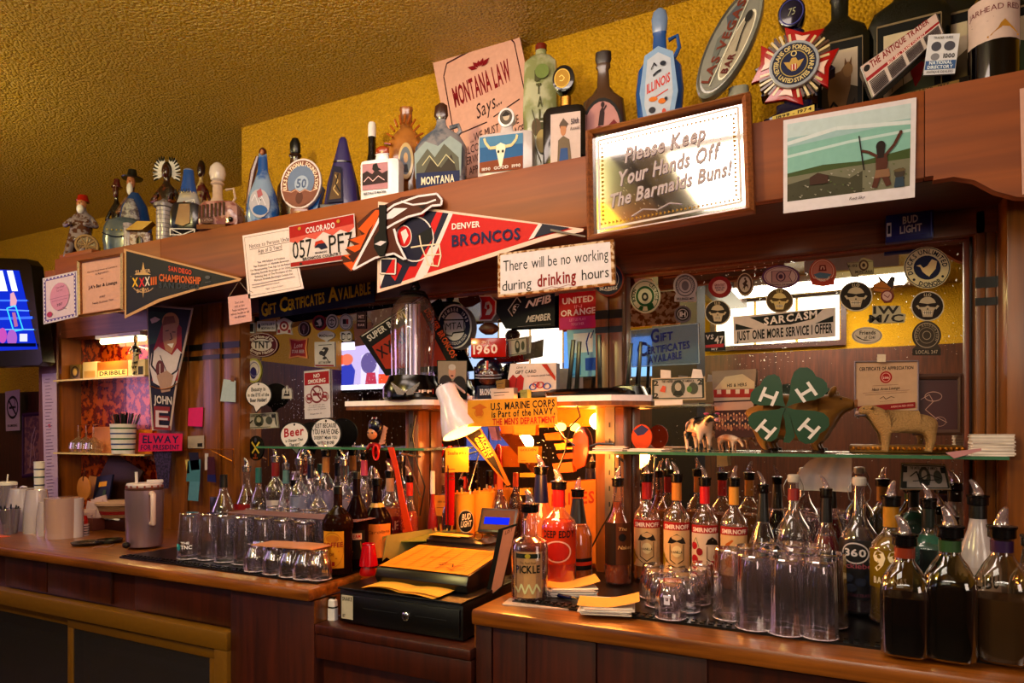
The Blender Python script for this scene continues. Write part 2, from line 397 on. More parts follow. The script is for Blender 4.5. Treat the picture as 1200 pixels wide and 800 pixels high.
# ledge and fascia
XF0 = XP(52, FY); XJ = XP(1084, FY); XS = XP(1094, FY)
st(MB().box(XF0+.08, XR, FY+.031, 2.154, LZ-.018, LZ, FASC).box(XF0+.08, BXL, 2.154, 2.655, LZ-.018, LZ, FASC), 'trim_2', bevel=0)
fz0, fz1 = LZ-.2, LZ
st(MB().box(XP(188, FY)+.001, XJ-.001, FY, FY+.03, fz0, fz1, FASC), 'trim_3', bevel=.003)
st(MB().box(XF0+.08, XP(188, FY), FY, FY+.03, fz0, fz1, FASC).box(XF0, XF0+.081, FY, FY+.03, fz0, fz1-.045, FASC), 'trim_4', bevel=.003)
st(MB().box(XF0+.06, XF0+.3, FY+.03, FY+.2, LZ, LZ+.03, FASC), 'trim_5', bevel=.003)
pts = [(XJ, fz1), (XJ, fz0+.002), (XS, fz0+.002), (XS, fz0-.004)]
n = 26
for i in range(n+1):
    t_ = i/n; x = XS+(1.25-XS)*t_*.9
    px = 600+800*tan(atan2(x, FY)+YAW); 
    y = 211-6*sin(min(1, (px-1094)/50)*pi)*0 + (20*(.5-.5*cos(pi*max(0, min(1, (px-1118)/82)))) if px < 1200 else 20) - (4 if 1100 < px < 1150 else 0)
    pts.append((x, ZP(px, y, FY)+(0 if px < 1200 else 0)))
pts = pts[:4]+[p for p in pts[4:]]
pts.append((XR, pts[-1][1])); pts.append((XR, fz1))
st(MB().prism(pts, FY, FY+.03, FASC), 'trim_6', sharp=30)
st(MB().box(XF0+.1, XR, FY+.03, 2.12, fz0, fz0+.015, WDARK), 'trim_7')
st(MB().box(X282, XR, 2.10, 2.13, MT+.004, fz0, wood('header_board', '#43200f', '#6e3a18', 'x', .45)), 'trim_8')
st(MB().box(X50, X282, 2.10, 2.13, MT-.02, fz0+.02, wood('cabinet_header', '#5a2620', '#7c4034', 'x', .45)), 'trim_9')
# backing board behind mirrors
st(MB().box(X282, XR, 2.17, 2.2, BZ, LZ-.02, WCAB), 'wall_back', sharp=0)
# pilasters with two painted black bands
def pilaster(n, x0, x1, y, planks, lab=None, z1=MT+.06, zs=1.765):
    o = st(MB().box(x0, x1, y+.012, 2.165, CZ, z1, WPIL), n, sharp=0)
    k = len(planks)
    for i in range(k):
        a, b = x0+(x1-x0)*i/k, x0+(x1-x0)*(i+1)/k
        MB().box(a+.001, b-.001, y+planks[i], y+.012, CZ, z1, WPIL).build('plank', o, bevel=.0015)
    bs = mt('#141014', .4)
    for za, zb in ((zs, zs+.028), (zs-.045, zs-.025)):
        b = MB()
        for i in range(k):
            a, c = x0+(x1-x0)*i/k, x0+(x1-x0)*(i+1)/k; b.box(a, c, y+planks[i]-.0012, y+planks[i]+.004, za, zb, bs)
        b.build('painted_band', o, sharp=0)
    return o
pilaster('trim_10', X182+.01, X282, 2.085, [.006, 0, .009, -.006, .004])
pilaster('trim_11', X703+.002, X735-.002, 2.10, [0, .004])
pilaster('trim_12', X1128+.02, XP(1180, 2.1), 2.10, [.0, .004, 0], zs=1.768)
o = st(MB().box(XP(1181, 1.97), XR, 1.98, 2.165, CZ, fz0, WPIL), 'trim_13', bevel=.003)
# bar mirrors
def mirror_mat():
    m, nt, b = new_mat('aged_mirror'); N, L = nt.nodes, nt.links
    b.inputs['Base Color'].default_value = (.86, .84, .82, 1); b.inputs['Metallic'].default_value = 1; b.inputs['Roughness'].default_value = .012
    g = N.new('ShaderNodeNewGeometry'); n = N.new('ShaderNodeTexNoise'); n.inputs['Scale'].default_value = 120; n.inputs['Detail'].default_value = 3
    n2 = N.new('ShaderNodeTexNoise'); n2.inputs['Scale'].default_value = 5
    L.new(g.outputs['Position'], n.inputs['Vector']); L.new(g.outputs['Position'], n2.inputs['Vector'])
    ad = N.new('ShaderNodeMath'); ad.operation = 'MULTIPLY_ADD'; ad.inputs[1].default_value = .35; L.new(n2.outputs['Fac'], ad.inputs[0]); L.new(n.outputs['Fac'], ad.inputs[2])
    rp = N.new('ShaderNodeValToRGB'); rp.color_ramp.elements[0].position = .86; rp.color_ramp.elements[1].position = .9
    rp.color_ramp.elements[0].color = (.012, .012, .012, 1); rp.color_ramp.elements[1].color = (.45, .45, .45, 1)
    L.new(ad.outputs[0], rp.inputs[0]); L.new(rp.outputs[0], b.inputs['Roughness']); return m
MIRM = mirror_mat()
def bar_mirror(name, label, x0, x1, z0, z1, th=.02):
    t = thing(name, label, 'mirror', ((x0+x1)/2, 2.15, z0)); h = (x1-x0)/2; H = z1-z0
    MB().box(-h, h, 0, .006, 0, H, MIRM).build('mirror_glass', t, sharp=0)
    MB().box(-h-th, h+th, -.012, .004, H, H+th*.8, TRIM).build('top_trim', t, bevel=.002)
    for s in (-1, 1): MB().box(s*h-(th if s < 0 else 0), s*h+(th if s > 0 else 0), -.012, .004, 0, H, TRIM).build('side_trim', t, bevel=.002)
    return t
bar_mirror('bar_mirror', 'long left bar mirror covered in stickers behind the liquor and the register', X290, X703, BZ+.02, MT, .012)
bar_mirror('bar_mirror', 'right bar mirror with skull and club stickers above the glass shelf with the animals', X735, X1128, CZ, MT, .012)
# counters: the top boards, faces and the register bay
st(MB().box(XL, LX+.003, 1.475, 2.165, CZ-.038, CZ, WTOP), 'trim_14', bevel=.01)
st(MB().box(RX, XR, 1.50, 2.165, CZ-.042, CZ, WTOP), 'trim_15', bevel=.01)
st(MB().box(LX+.0, RX, 1.50, 2.165, BZ-.03, BZ, WCAB), 'trim_16', bevel=.006)
f = MB(); x = XL; CX1 = XP(267, 1.49)
st(MB().box(XL, CX1, 1.53, 1.56, .775, CZ-.04, WCAB), 'trim_17', sharp=0)
st(MB().box(CX1, LX, 1.50, 1.56, 0, CZ-.04, WCAB), 'trim_18', bevel=.003)
for a, b in ((0, 48), (50, 124), (152, 286)):
    xa, xb = XP(a, 1.5), XP(b, 1.5); st(MB().box(max(xa, XL), xb, 1.518, 1.53, .785, CZ-.04, WCAB), 'trim_19', bevel=.002)
st(MB().box(LX-.012, LX+.002, 1.502, 2.165, BZ, CZ-.04, WPIL).box(RX-.002, RX+.012, 1.525, 2.165, BZ, CZ-.043, WPIL), 'trim_20', sharp=0)
st(MB().box(LX, RX, 1.505, 1.55, .745, BZ-.031, WCAB).box(LX-.1, RX, 1.54, 1.58, 0, .73, WCAB), 'trim_21', bevel=.002)
st(MB().box(RX, XR, 1.53, 1.58, 0, CZ-.043, WCAB), 'trim_22', sharp=0)
for i, (a, b) in enumerate(((559, 578), (579, 618), (619, 700), (701, 830))):
    st(MB().box(XP(a, 1.53)+.001, XP(b, 1.53)-.001, 1.522, 1.53, .3, CZ-.044, WCAB), 'trim_23', bevel=.0015)
# drinks cooler with brass sliding doors under the left counter
BRM = mt('#8a6420', .4, .3); cz1 = .776
t = thing('drinks_cooler', 'low drinks cooler with brass framed sliding glass doors under the left counter', 'cooler', (CX1, 1.5, 0))
def rel(b, x0, x1, y0, y1, z0, z1, m): return b.box(x0-CX1, x1-CX1, y0-1.5, y1-1.5, z0, z1, m)
fr = MB(); rel(fr, XL, CX1, 1.485, 1.53, cz1-.058, cz1, BRM); rel(fr, CX1-.058, CX1, 1.485, 1.53, .05, cz1-.058, BRM)
fr.build('frame', t, bevel=.004)
rel(MB(), XL, CX1, 1.53, 1.98, 0, .05, BLK).build('base', t, sharp=0); rel(MB(), XL, CX1, 1.98, 2.0, 0, cz1, mt('#1c1a20', .6)).build('back_panel', t, sharp=0)
XD = XP(79, 1.5)
for x0, x1, y in ((XD, CX1-.066, 1.500), (XL, XD+.10, 1.515)):
    d = MB(); w_ = .03; a, b_ = .07, cz1-.066
    rel(d, x0, x1, y, y+.012, b_-w_, b_, BRM); rel(d, x0, x0+w_, y, y+.012, a, b_-w_, BRM); rel(d, x1-w_, x1, y, y+.012, a, b_-w_, BRM); rel(d, x0+w_, x1-w_, y, y+.012, a, a+w_, BRM)
    dd = d.build('door', t, bevel=.002)
    rel(MB(), x0+w_, x1-w_, y+.004, y+.007, a+w_, b_-w_, glass('#9a9aa8', body=.05)).build('glass_pane', dd, sharp=0)
for z in (.62,): rel(MB(), XL, CX1-.07, 1.55, 1.97, z-.03, z, mt('#6a6a74', .5)).build('wire_shelf', t, sharp=0)
for i in range(9):
    x = CX1-.16-i*.105; y = 1.62
    b = MB().lathe([(0, .03), (.14, .03), (.18, .013), (.24, .012)], liquid('#3a1408', .9), 14); b.lathe([(.235, .013), (.25, .013)], mt('#b03020', .4), 12)
    tag(b.build('beer_bottle', loc=(x, y, .345 if 0 else .05+.0)), 'dark bottle standing dimly inside the brass doored cooler', 'bottle', 'bottles inside the cooler')
for i in range(7):
    x = CX1-.13-i*.12; y = 1.64
    c = MB().lathe([(0, .027), (.005, .032), (.11, .032), (.118, .027)], mt(['#9a9aa8', '#3a3a60', '#7a2a2a'][i % 3], .3, .6), 16)
    tag(c.build('drink_can', loc=(x, y, .62)), 'drink can on the wire shelf inside the brass doored cooler', 'can', 'cans inside the cooler')
# rubber mats on the counters
def mat_(name, label, x0, x1, y0, y1, z):
    b = MB().box(x0, x1, y0, y1, 0, .006, BLK)
    nx = int((x1-x0)/.02); 
    for i in range(nx):
        for j in range(2): b.box(x0+i*.02+.004, x0+i*.02+.014, y0+.006+j*.02, y0+.018+j*.02, .006, .0095, BLK)
    tag(b.build(name, loc=(0, 0, z), sharp=0), label, 'mat')
mat_('rubber_mat', 'black rubber bar mat under the clear glasses on the left counter', XP(160, 1.6), LX-.02, 1.535, 2.05, CZ)
mat_('rubber_mat', 'black rubber bar mat under the bottles and glasses on the right counter', XP(600, 1.6), 1.2, 1.60, 2.10, CZ)
# glass shelves and white shelves
def plate(n, label, pts, z0, z1, m, cat='shelf', group=None, extra=None):
    c = Vector((sum(p[0] for p in pts)/len(pts), sum(p[1] for p in pts)/len(pts), z0))
    v = [(x-c.x, y-c.y, 0) for x, y in pts]+[(x-c.x, y-c.y, z1-z0) for x, y in pts]; k = len(pts)
    t = thing(n, label, cat, c, group=group)
    MB().add(v, [tuple(range(k)), tuple(range(k, 2*k))]+[(i, (i+1) % k, (i+1) % k+k, i+k) for i in range(k)], m).build('board', t, bevel=.001)
    if extra: extra(t, c, v, k)
    return t
gm = mt('#5c7a6c', .12, coat=.5)
def edge(t, c, v, k):
    MB().box(v[0][0], v[1][0], v[0][1]-.002, v[0][1], 0, .008, mt('#4e7a62', .2)).build('green_edge', t, sharp=0)
plate('glass_shelf', 'long glass shelf with green edge holding the cow, pig and sheep', [(XP(690, 1.93), 1.93), (XP(1183, 1.93), 1.93), (XP(1183, 1.93), 2.145), (XP(690, 1.93), 2.145)], GZ-.008, GZ, glass('#b8d0c2', body=.3), extra=edge)
plate('glass_shelf', 'short glass shelf behind the dark bottles in front of the left mirror', [(XP(300, 1.98), 1.98), (XP(497, 1.98), 1.98), (XP(497, 1.98), 2.145), (XP(300, 1.98), 2.145)], GZ-.008, GZ, glass('#b8d0c2', body=.2), extra=edge)
def under(t, c, v, k):
    s = .985; MB().add([(x*s, y*s+.002, -.014) for x, y, z in v[:k]]+[(x*s, y*s+.002, 0) for x, y, z in v[:k]], [tuple(range(k)), tuple(range(k, 2*k))]+[(i, (i+1) % k, (i+1) % k+k, i+k) for i in range(k)], WPIL).build('wooden_batten', t)
WLAM = mt('#dcd0d8', .4)
xa, xb = XP(404, 1.95), XP(503, 1.95)
plate('white_shelf', 'white laminate shelf carrying the glass dome lamp, left of the desk lamp', [(xa, 1.95), (xb-.03, 1.95), (xb, 1.98), (xb, 2.145), (xa, 2.145)], SZ-.018, SZ, WLAM, extra=under)
xc, xd = XP(640, 1.95), XP(757, 1.97)
plate('white_shelf', 'white laminate shelf with clipped corner carrying the black router', [(xc, 1.95), (xd-.10, 1.95), (xd, 2.03), (xd, 2.145), (xc, 2.145)], SZ-.018, SZ, WLAM, extra=under)
plate('white_shelf', 'white laminate shelf behind the marine corps sign', [(xb+.003, 2.03), (xc-.003, 2.03), (xc-.003, 2.145), (xb+.003, 2.145)], SZ-.018, SZ, WLAM, extra=under)
# posts of the register bay
def post(label, x0, x1, y0, z1):
    t = thing('shelf_post', label, 'post', ((x0+x1)/2, y0, BZ)); h = (x1-x0)/2
    MB().box(-h, h, 0, 2.145-y0, 0, z1-BZ, WPIL).build('upright', t, bevel=.003)
    MB().box(-h*.35, h*.35, -.004, 0, .05, z1-BZ, mt('#8a8078', .35, .8)).build('shelf_rail', t, sharp=0)
    for i in range(10): MB().box(-.002, .002, -.0055, -.004, .12+i*.05, .135+i*.05, BLK).build('slot', t, sharp=0)
post('varnished upright under the white shelf left of the register', XP(475, 2.07), XP(490, 2.07), 2.07, SZ-.033)
post('orange lit varnished upright under the white shelf right of the register', XP(699, 2.06), XP(731, 2.06), 2.06, SZ-.033)
def bracket(x, y, zt, L, label):
    b = MB().tube([(x, y, zt-.02), (x, y-L, zt-.004)], .004, CHR).tube([(x, y, zt-.16), (x, y-L*.7, zt-.015)], .003, CHR)
    tag(b.build('shelf_bracket'), label, 'bracket')
bracket(XP(490, 1.97), 1.985, GZ-.010, .12, 'thin metal bracket under the short glass shelf on the left upright')
bracket(XP(728, 1.97), 1.985, GZ-.010, .05, 'metal bracket under the left end of the long glass shelf')
light('POINT', 'desk_bulb_glow', W(548, 520, 1.93), (1, .34, .05), 6.5, .03)
light('POINT', 'bay_bulb_glow', W(668, 492, 2.02), (1, .32, .045), 9, .03)
light('POINT', 'bay_bulb_low_glow', W(640, 545, 1.72), (1, .33, .05), 6.5, .05)

# ---------------------------------------------------------------- lit cabinet niche on the left
nx0, nx1, ny0, ny1, nz0, nz1 = X72, X182+.01, 2.1, 2.2, CZ, MT-.02
st(MB().box(X50, nx0, 2.08, 2.165, CZ-.4, MT+.06, wood('cabinet_stile', '#4a2026', '#6b3438', 'z', .4)), 'trim_24', bevel=.003)
st(MB().box(nx0, nx0+.025, 2.09, 2.2, nz0, nz1, WPIL).box(nx0, nx1, 2.12, 2.2, nz1, nz1+.02, WPIL).box(nx0-.05, nx1+.05, 2.2, 2.22, nz0-.05, nz1+.1, WCAB), 'trim_25', sharp=0)
TILE = mt('#7a1c10', .15, .3, bs=26, mottle='#c2601c', coat=.4)
k = 4
for i in range(k):
    a, b = nx0+.025+(nx1-nx0-.025)*i/k, nx0+.025+(nx1-nx0-.025)*(i+1)/k
    tag(MB().box(a+.002, b-.002, 2.19, 2.2, nz0, nz1, TILE).build('wall_panel', sharp=0), 'mottled red and orange smoked glass panel lining the lit cabinet niche', 'panel', 'red mirror panels in the niche')
    if 0: pass
ns = [ZP(120, 442, 2.05), ZP(120, 531, 2.05)]
for z, lb in zip(ns, ('upper glass shelf with boxes in the lit cabinet niche', 'lower glass shelf with stemware and straw cup in the lit cabinet niche')):
    t = thing('niche_shelf', lb, 'shelf', ((nx0+nx1)/2, 2.12, z-.008)); h = (nx1-nx0)/2-.028
    MB().box(-h, h, -.07, .065, 0, .008, glass('#d8c8a8', body=.35)).build('board', t, sharp=0)
    MB().box(-h, h, -.073, -.07, 0, .008, mt('#d8c090', .2)).build('front_edge', t, sharp=0)
t = thing('tube_light', 'glowing white tube light at the top of the cabinet niche', 'lamp', (XP(150, 2.15), 2.14, nz1-.03))
MB().box(-.2, .15, -.03, .03, .012, .03, WHT).build('housing', t, sharp=0)
MB().tube([(-.19, 0, 0), (.14, 0, 0)], .013, emis('#ffe6a0', 7), 12).build('tube', t)
light('AREA', 'niche_tube_glow', (XP(140, 2.12), 2.13, nz1-.055), (1, .66, .22), 4, .4, (XP(140, 2.15), 2.15, 1.3), .03)
# ---------------------------------------------------------------- decanters and figurines on the ledge
def dec(name, label, px, yt, Y, wpx, body, mat, z0=LZ, f=.7, dep=.6, stop=None, smat=None, art=None, ahw=None, handle=None, extra=None, n=24, tilt=0, cat='decanter', flute=0, group=None):
    """body/stopper rings are (height 0..1, half-width 0..1[, exponent[, x shift]]); art canvas is 100 wide, y down, 0..100 over the height"""
    X = XP(px, Y); hw = wpx/2*mpp(px, Y); H = ZP(px, yt, Y)-z0; rz = facing(X, Y, f)
    t = thing(name, label, cat, (X, Y, z0), group=group, rot=(0, tilt, rz))
    def rg(L): return [(r[0]*H, r[1]*hw, r[1]*hw*(r[4] if len(r) > 4 else dep), r[2] if len(r) > 2 else 2, (r[3] if len(r) > 3 else 0)*hw) for r in L]
    m = MB(); m.loft(rg(body), mat, n, flute=flute); m.build('body', t)
    if stop: m = MB(); m.loft(rg(stop), smat or mat, 16); m.build('stopper', t)
    if art:
        yf = -max(r[1]*(r[4] if len(r) > 4 else dep) for r in body)*hw-.0012
        a = MB(); draw(a, art, lambda x, y, k: Vector(((x-50)/50*hw, yf-k*.0004, (100-y)/100*H))); a.build('picture', t, sharp=0, fix=False)
    if handle:
        hx, za, zb = handle; m = MB(); r = .09*hw
        m.tube([(hx*hw*.45, 0, zb*H), (hx*hw*.9, 0, (zb+.02)*H), (hx*hw*1.0, 0, (za*.5+zb*.5)*H), (hx*hw*.75, 0, za*H)], r, mat, 8); m.build('handle', t)
    if extra: extra(t, hw, H)
    return t
def CM(h, r=.22, b=0, **k): return mt(h, r, coat=.3, bump=b, **k)
def disc(t, nm, x, z, rx, rz_, y, th, mat, art=None, tl=0):
    m = MB(); n = 28; v = [(x+rx*cos(2*pi*i/n)+tl*sin(2*pi*i/n)*rx, z+rz_*sin(2*pi*i/n)) for i in range(n)]
    m.prism(v, y, y+th, mat); o = m.build(nm, t, bevel=.0015)
    if art:
        a = MB(); draw(a, art, lambda u, w_, k: Vector((x+(u-50)/50*rx+tl*(50-w_)/50*rx, y-.0004-k*.0004, z+(50-w_)/50*rz_))); a.build('picture', o, sharp=0, fix=False)
    return o
def person(name, label, px, yt, Y, wpx, coat, skinc, hat=None, hair=None, beard=None, hatbrim=1.5, arms=((.9, .55), (-.9, .55)), z0=LZ, seat=False, more=None, f=.6, leg=None):
    """little ceramic person: one continuous glazed body, with hat, beard and base as parts"""
    X = XP(px, Y); hw = wpx/2*mpp(px, Y); H = ZP(px, yt, Y)-z0
    t = thing(name, label, 'figurine', (X, Y, z0), facing(X, Y, f)); r = hw
    P = [(0, 0, .34*H, .50*r), (0, 0, .52*H, .52*r), (0, 0, .68*H, .42*r), (0, -.01*H, .775*H, .17*r), (0, -.02*H, .84*H, .27*r), (0, -.02*H, .92*H, .22*r)]
    E = [(0, 1), (1, 2), (2, 3), (3, 4), (4, 5)]
    for s, (ax, az) in zip((1, -1), arms):
        i = len(P); P += [(s*.48*r, 0, .67*H, .18*r), (s*abs(ax)*r, -.25*r, .54*H, .15*r), (s*.3*r, -.75*r, az*H, .12*r)]; E += [(2, i), (i, i+1), (i+1, i+2)]
    for s in (1, -1):
        i = len(P)
        if seat: P += [(s*.35*r, -.6*r, .32*H, .26*r), (s*.38*r, -.95*r, .12*H, .2*r), (s*.38*r, -1.2*r, .04*H, .15*r)]
        else: P += [(s*.25*r, 0, .2*H, .27*r), (s*.27*r, 0, .08*H, .22*r), (s*.27*r, -.2*r, .045*H, .17*r)]
        E += [(0, i), (i, i+1), (i+1, i+2)]
    skin('body', t, P, E, coat)
    m = MB(); m.sph((0, -.02*H-.06*r, .865*H), (.27*r, .27*r, .075*H), skinc)
    m.sph((0, -.02*H-.34*r, .86*H), (.05*r, .07*r, .012*H), skinc); m.sph((.09*r, -.02*H-.31*r, .88*H), .028*r, BLK, 6, 5); m.sph((-.09*r, -.02*H-.31*r, .88*H), .028*r, BLK, 6, 5)
    m.build('face', t)
    if hair: m = MB(); m.sph((0, .0, .885*H), (.34*r, .30*r, .085*H), hair); m.build('hair', t)
    if beard: m = MB(); m.sph((0, -.03*H-.20*r, .785*H), (.2*r, .17*r, .065*H), beard); m.build('beard', t)
    if hat:
        m = MB(); zb = .905*H; m.loft([(zb, .34*r*hatbrim, .34*r*hatbrim), (zb+.012*H, .36*r*hatbrim, .36*r*hatbrim), (zb+.02*H, .34*r, .32*r), (H, .26*r, .2*r)], hat, 18); m.build('hat', t)
    m = MB(); m.lathe([(0, .75*r), (.035*H, .72*r), (.05*H, .6*r)], leg or coat, 16); m.build('base', t)
    if more: more(t, r, H)
    return t
DKB = CM('#1e0d0c'); TAN = CM('#9a7458'); GRYC = CM('#8e8a98'); WHC = CM('#d8d4dc'); SKN = CM('#b88060')
def m1(t, r, H):
    m = MB(); m.loft([(.0, .9*r, .7*r, 3, 0, .1*r), (.3*H, .85*r, .6*r, 3, 0, .1*r)], CM('#5a3428', b=.8), 16); m.build('rock', t)
    m = MB(); m.loft([(-.1*r+.0, .62*r, .62*r), (.1*r, .62*r, .62*r)], CM('#7a5f48', b=1), 22); o = m.build('wheel', t, loc=(.6*r, -.85*r, .24*H), rot=(pi/2+.2, .15, .3))
    m = MB().tube([(.55*r*cos(a*pi/8), .55*r*sin(a*pi/8), .12*r) for a in range(17)], .07*r, CM('#a08468'), 6); m.build('rim', o)
    for a in range(4): m = MB().tube([(-.5*r*cos(a*pi/4), -.5*r*sin(a*pi/4), .12*r), (.5*r*cos(a*pi/4), .5*r*sin(a*pi/4), .12*r)], .045*r, CM('#a08468'), 6); m.build('spoke', o)
person('prospector_figurine', 'ceramic old man in a red cap beside a wagon wheel, leftmost on the ledge', 97, 229, 1.93, 40, CM('#8a7f8e', mottle='#5a3a34', bs=40), SKN, CM('#a01810'), None, WHC, 1.0, seat=True, more=m1)
person('cowboy_figurine', 'thin dark ceramic figure with a red hat standing behind the blue shell decanter', 137, 210, 2.08, 24, DKB, CM('#5a2c20'), CM('#5c1010'), hatbrim=1.4)
person('cowboy_figurine', 'bearded ceramic man in a wide black hat behind the grey arch decanter', 155, 199, 2.06, 34, CM('#5a3a2c', mottle='#8a6a50', bs=30), SKN, BLK, None, WHC, 1.9)
def arch(t, hw, H):
    m = MB(); m.loft([(.02*H, .62*hw, .1*hw), (.45*H, .6*hw, .1*hw), (.72*H, .42*hw, .1*hw), (.86*H, .18*hw, .08*hw)], CM('#8f8a94', b=1.2, mottle='#5f5460', bs=60), 20); m.build('stone_arch', t, loc=(-.18*hw, -.66*hw, 0))
dec('arch_decanter', 'tall blue decanter with a grey stone arch on its front, before the black hatted man', 158, 226, 1.98, 38, [(0, .9), (.1, .98), (.5, .95), (.8, .7), (.95, .35), (1, .2)], CM('#1d4a86'), f=.9, extra=arch)
def scal(t, hw, H):
    m = MB(); m.tube([(-.75*hw+1.4*hw*i/10, -.64*hw, .5*H-.09*H*sin(pi*i/10)) for i in range(11)], .035*hw, CM('#1a2048'), 6); m.build('painted_swag', t)
    for i in range(5): m = MB().sph((-.5*hw+.25*hw*i, -.63*hw, .6*H), .05*hw, CM('#b0a060'), 8, 5); m.build('bead', t)
dec('shell_decanter', 'low blue-grey slanted ceramic decanter with scalloped dark line on the left of the ledge', 141, 256, 1.88, 40, [(0, .8, 3), (.35, .95, 3, .05), (.7, 1.0, 3, .15), (.9, .9, 2.5, .2), (1, .6, 2, .25)], CM('#5c6674', b=.4, mottle='#3f5266', bs=12), extra=scal)
def castle(t, hw, H):
    m = MB(); m.prism([(-.75*hw, .62*H), (0, .98*H), (.95*hw, 1.0*H), (.3*hw, .66*H)], -.75*hw, .1*hw, CM('#b08a20')); m.build('roof', t)
    m = MB(); m.lathe([(0, .3*hw), (.8*H, .3*hw), (.82*H, .34*hw), (.95*H, .34*hw)], CM('#9a90a0', b=1.2), 14); m.build('turret', t, loc=(-.75*hw, -.1*hw, 0))
    m = MB(); m.loft([(0, .22*hw, .05*hw), (.3*H, .22*hw, .05*hw), (.42*H, .08*hw, .05*hw)], DKB, 14); m.build('doorway', t, loc=(.1*hw, -.62*hw, 0))
dec('castle_decanter', 'small brown stone chapel decanter with yellow roof on the front of the ledge', 165, 262, 1.87, 34, [(0, .7, 8), (.62, .68, 8)], CM('#7a5a56', b=1.5, mottle='#b0a0a8', bs=70), extra=castle)
def cren(t, hw, H):
    for i in range(9):
        m = MB(); m.lathe([(.09*H*i+.01*H, .70*hw), (.09*H*i+.075*H, .72*hw)], CM('#a8a0ac', b=1.0), 18); m.build('stone_course', t)
dec('tower_decanter', 'silvery stone round tower decanter with conical cap on the ledge', 192, 233, 1.87, 23, [(0, .68), (.8, .66), (.81, .95), (.88, .95), (.92, .6), (1, .1)], CM('#8a8490', b=1.2), dep=1, extra=cren)
def bonnet(t, r, H):
    for s in (-1, 1):
        for i in range(9):
            a = -.2+i*.28; x, z = s*(.22+.24*sin(a))*r*1.3, .865*H+.085*H*cos(a*1.15)
            m = MB(); m.sph((0, 0, 0), (.09*r, .05*r, .05*H), WHC if i % 2 == 0 else mt('#d0ccd4', .4), 8, 6); m.build('feather', t, loc=(x, -.05*r, z), rot=(0, s*a, 0))
            m = MB(); m.sph((0, 0, 0), (.06*r, .05*r, .03*H), BLK, 8, 5); m.build('feather_tip', t, loc=(x+s*.12*r*sin(a), -.07*r, z+.045*H*cos(a)), rot=(0, s*a, 0))
person('chief_figurine', 'dark ceramic standing figure in a white and black feathered bonnet behind the stone tower', 196, 186, 2.02, 36, CM('#2a120c', mottle='#6a3414', bs=30), CM('#4a2014'), hair=DKB, more=bonnet)
person('figurine', 'dark ceramic figure in red clothes standing behind the white jug', 236, 184, 2.10, 26, CM('#6a1418', mottle='#b09a70', bs=24), CM('#3a160e'), hair=DKB)
def derrick(t, hw, H):
    a = MB(); w = WHC; y = -.64*hw
    for x0, z0, x1, z1 in ((.0, .55, .05, .35), (.5, .58, .62, .32), (.02, .55, .5, .58), (.03, .45, .56, .46), (.05, .34, .62, .33), (.02, .55, .56, .45), (.5, .58, .03, .45), (.03, .45, .62, .33), (.56, .45, .05, .34)):
        a.tube([(x0*hw, y, z0*H), (x1*hw, y, z1*H)], .03*hw, w, 5)
    a.build('oil_derrick', t)
    m = MB().box(-.12*hw, .0, y-.02*hw, y+.1*hw, .35*H, .55*H, CM('#8a3020')); m.build('red_tank', t)
    m = MB(); draw(m, [('t', '#2a2a30', 'KANSAS', 20, 36, 62, 34, 5, 'b')], lambda x, y_, k: Vector(((x-50)/50*hw, -.66*hw, (100-y_)/100*H))); m.build('lettering', t, fix=False, sharp=0)
dec('oil_derrick_decanter', 'blue and white cone decanter with a white oil derrick on the ledge', 221, 197, 1.96, 38, [(0, .8), (.1, .95), (.4, .95), (.62, .6), (.85, .3), (.98, .28)], CM('#a8a8b4', mottle='#c4b8a8', bs=8), stop=[(.68, .52), (.85, .36), (.97, .30), (.99, .22)], smat=CM('#2a5aa8'), extra=derrick)
def bench(t, hw, H):
    a = MB(); w = WHC; y = -.7*hw
    for x0, z0, x1, z1 in ((-.8, .02, -.8, .2), (.55, .02, .6, .22), (-.8, .2, .6, .22), (-.8, .04, .55, .04), (-.8, .2, -.1, .05), (-.1, .05, .58, .2)): a.tube([(x0*hw, y, z0*H), (x1*hw, y, z1*H)], .035*hw, w, 5)
    a.build('white_trestle', t)
    m = MB().prism([(-.55*hw, .35*H), (-.3*hw, .9*H), (.3*hw, .92*H), (.3*hw, .4*H), (-.1*hw, .3*H)], -.66*hw, -.5*hw, CM('#7a3a14')); m.build('brown_panel', t)
dec('landscape_decanter', 'dark navy block decanter with brown panel and white trestle on the front of the ledge', 220, 239, 1.86, 38, [(0, .55, 6), (.25, .9, 5), (.7, .95, 5), (.95, .8, 4), (1, .6, 3)], CM('#16162e'), extra=bench)
dec('jug_decanter', 'white ceramic jug with a big round ball stopper and side handle on the ledge', 255, 190, 2.0, 36, [(0, .9), (.2, 1), (.42, .85), (.52, .5), (.58, .32), (.72, .30), (.74, .42), (.76, .4)], CM('#cbb4ae'), dep=1, stop=[(.76, .2), (.79, .42), (.86, .52), (.93, .46), (.98, .25), (1, .08)], smat=CM('#d8ccd0'), handle=(1.1, .5, .68))
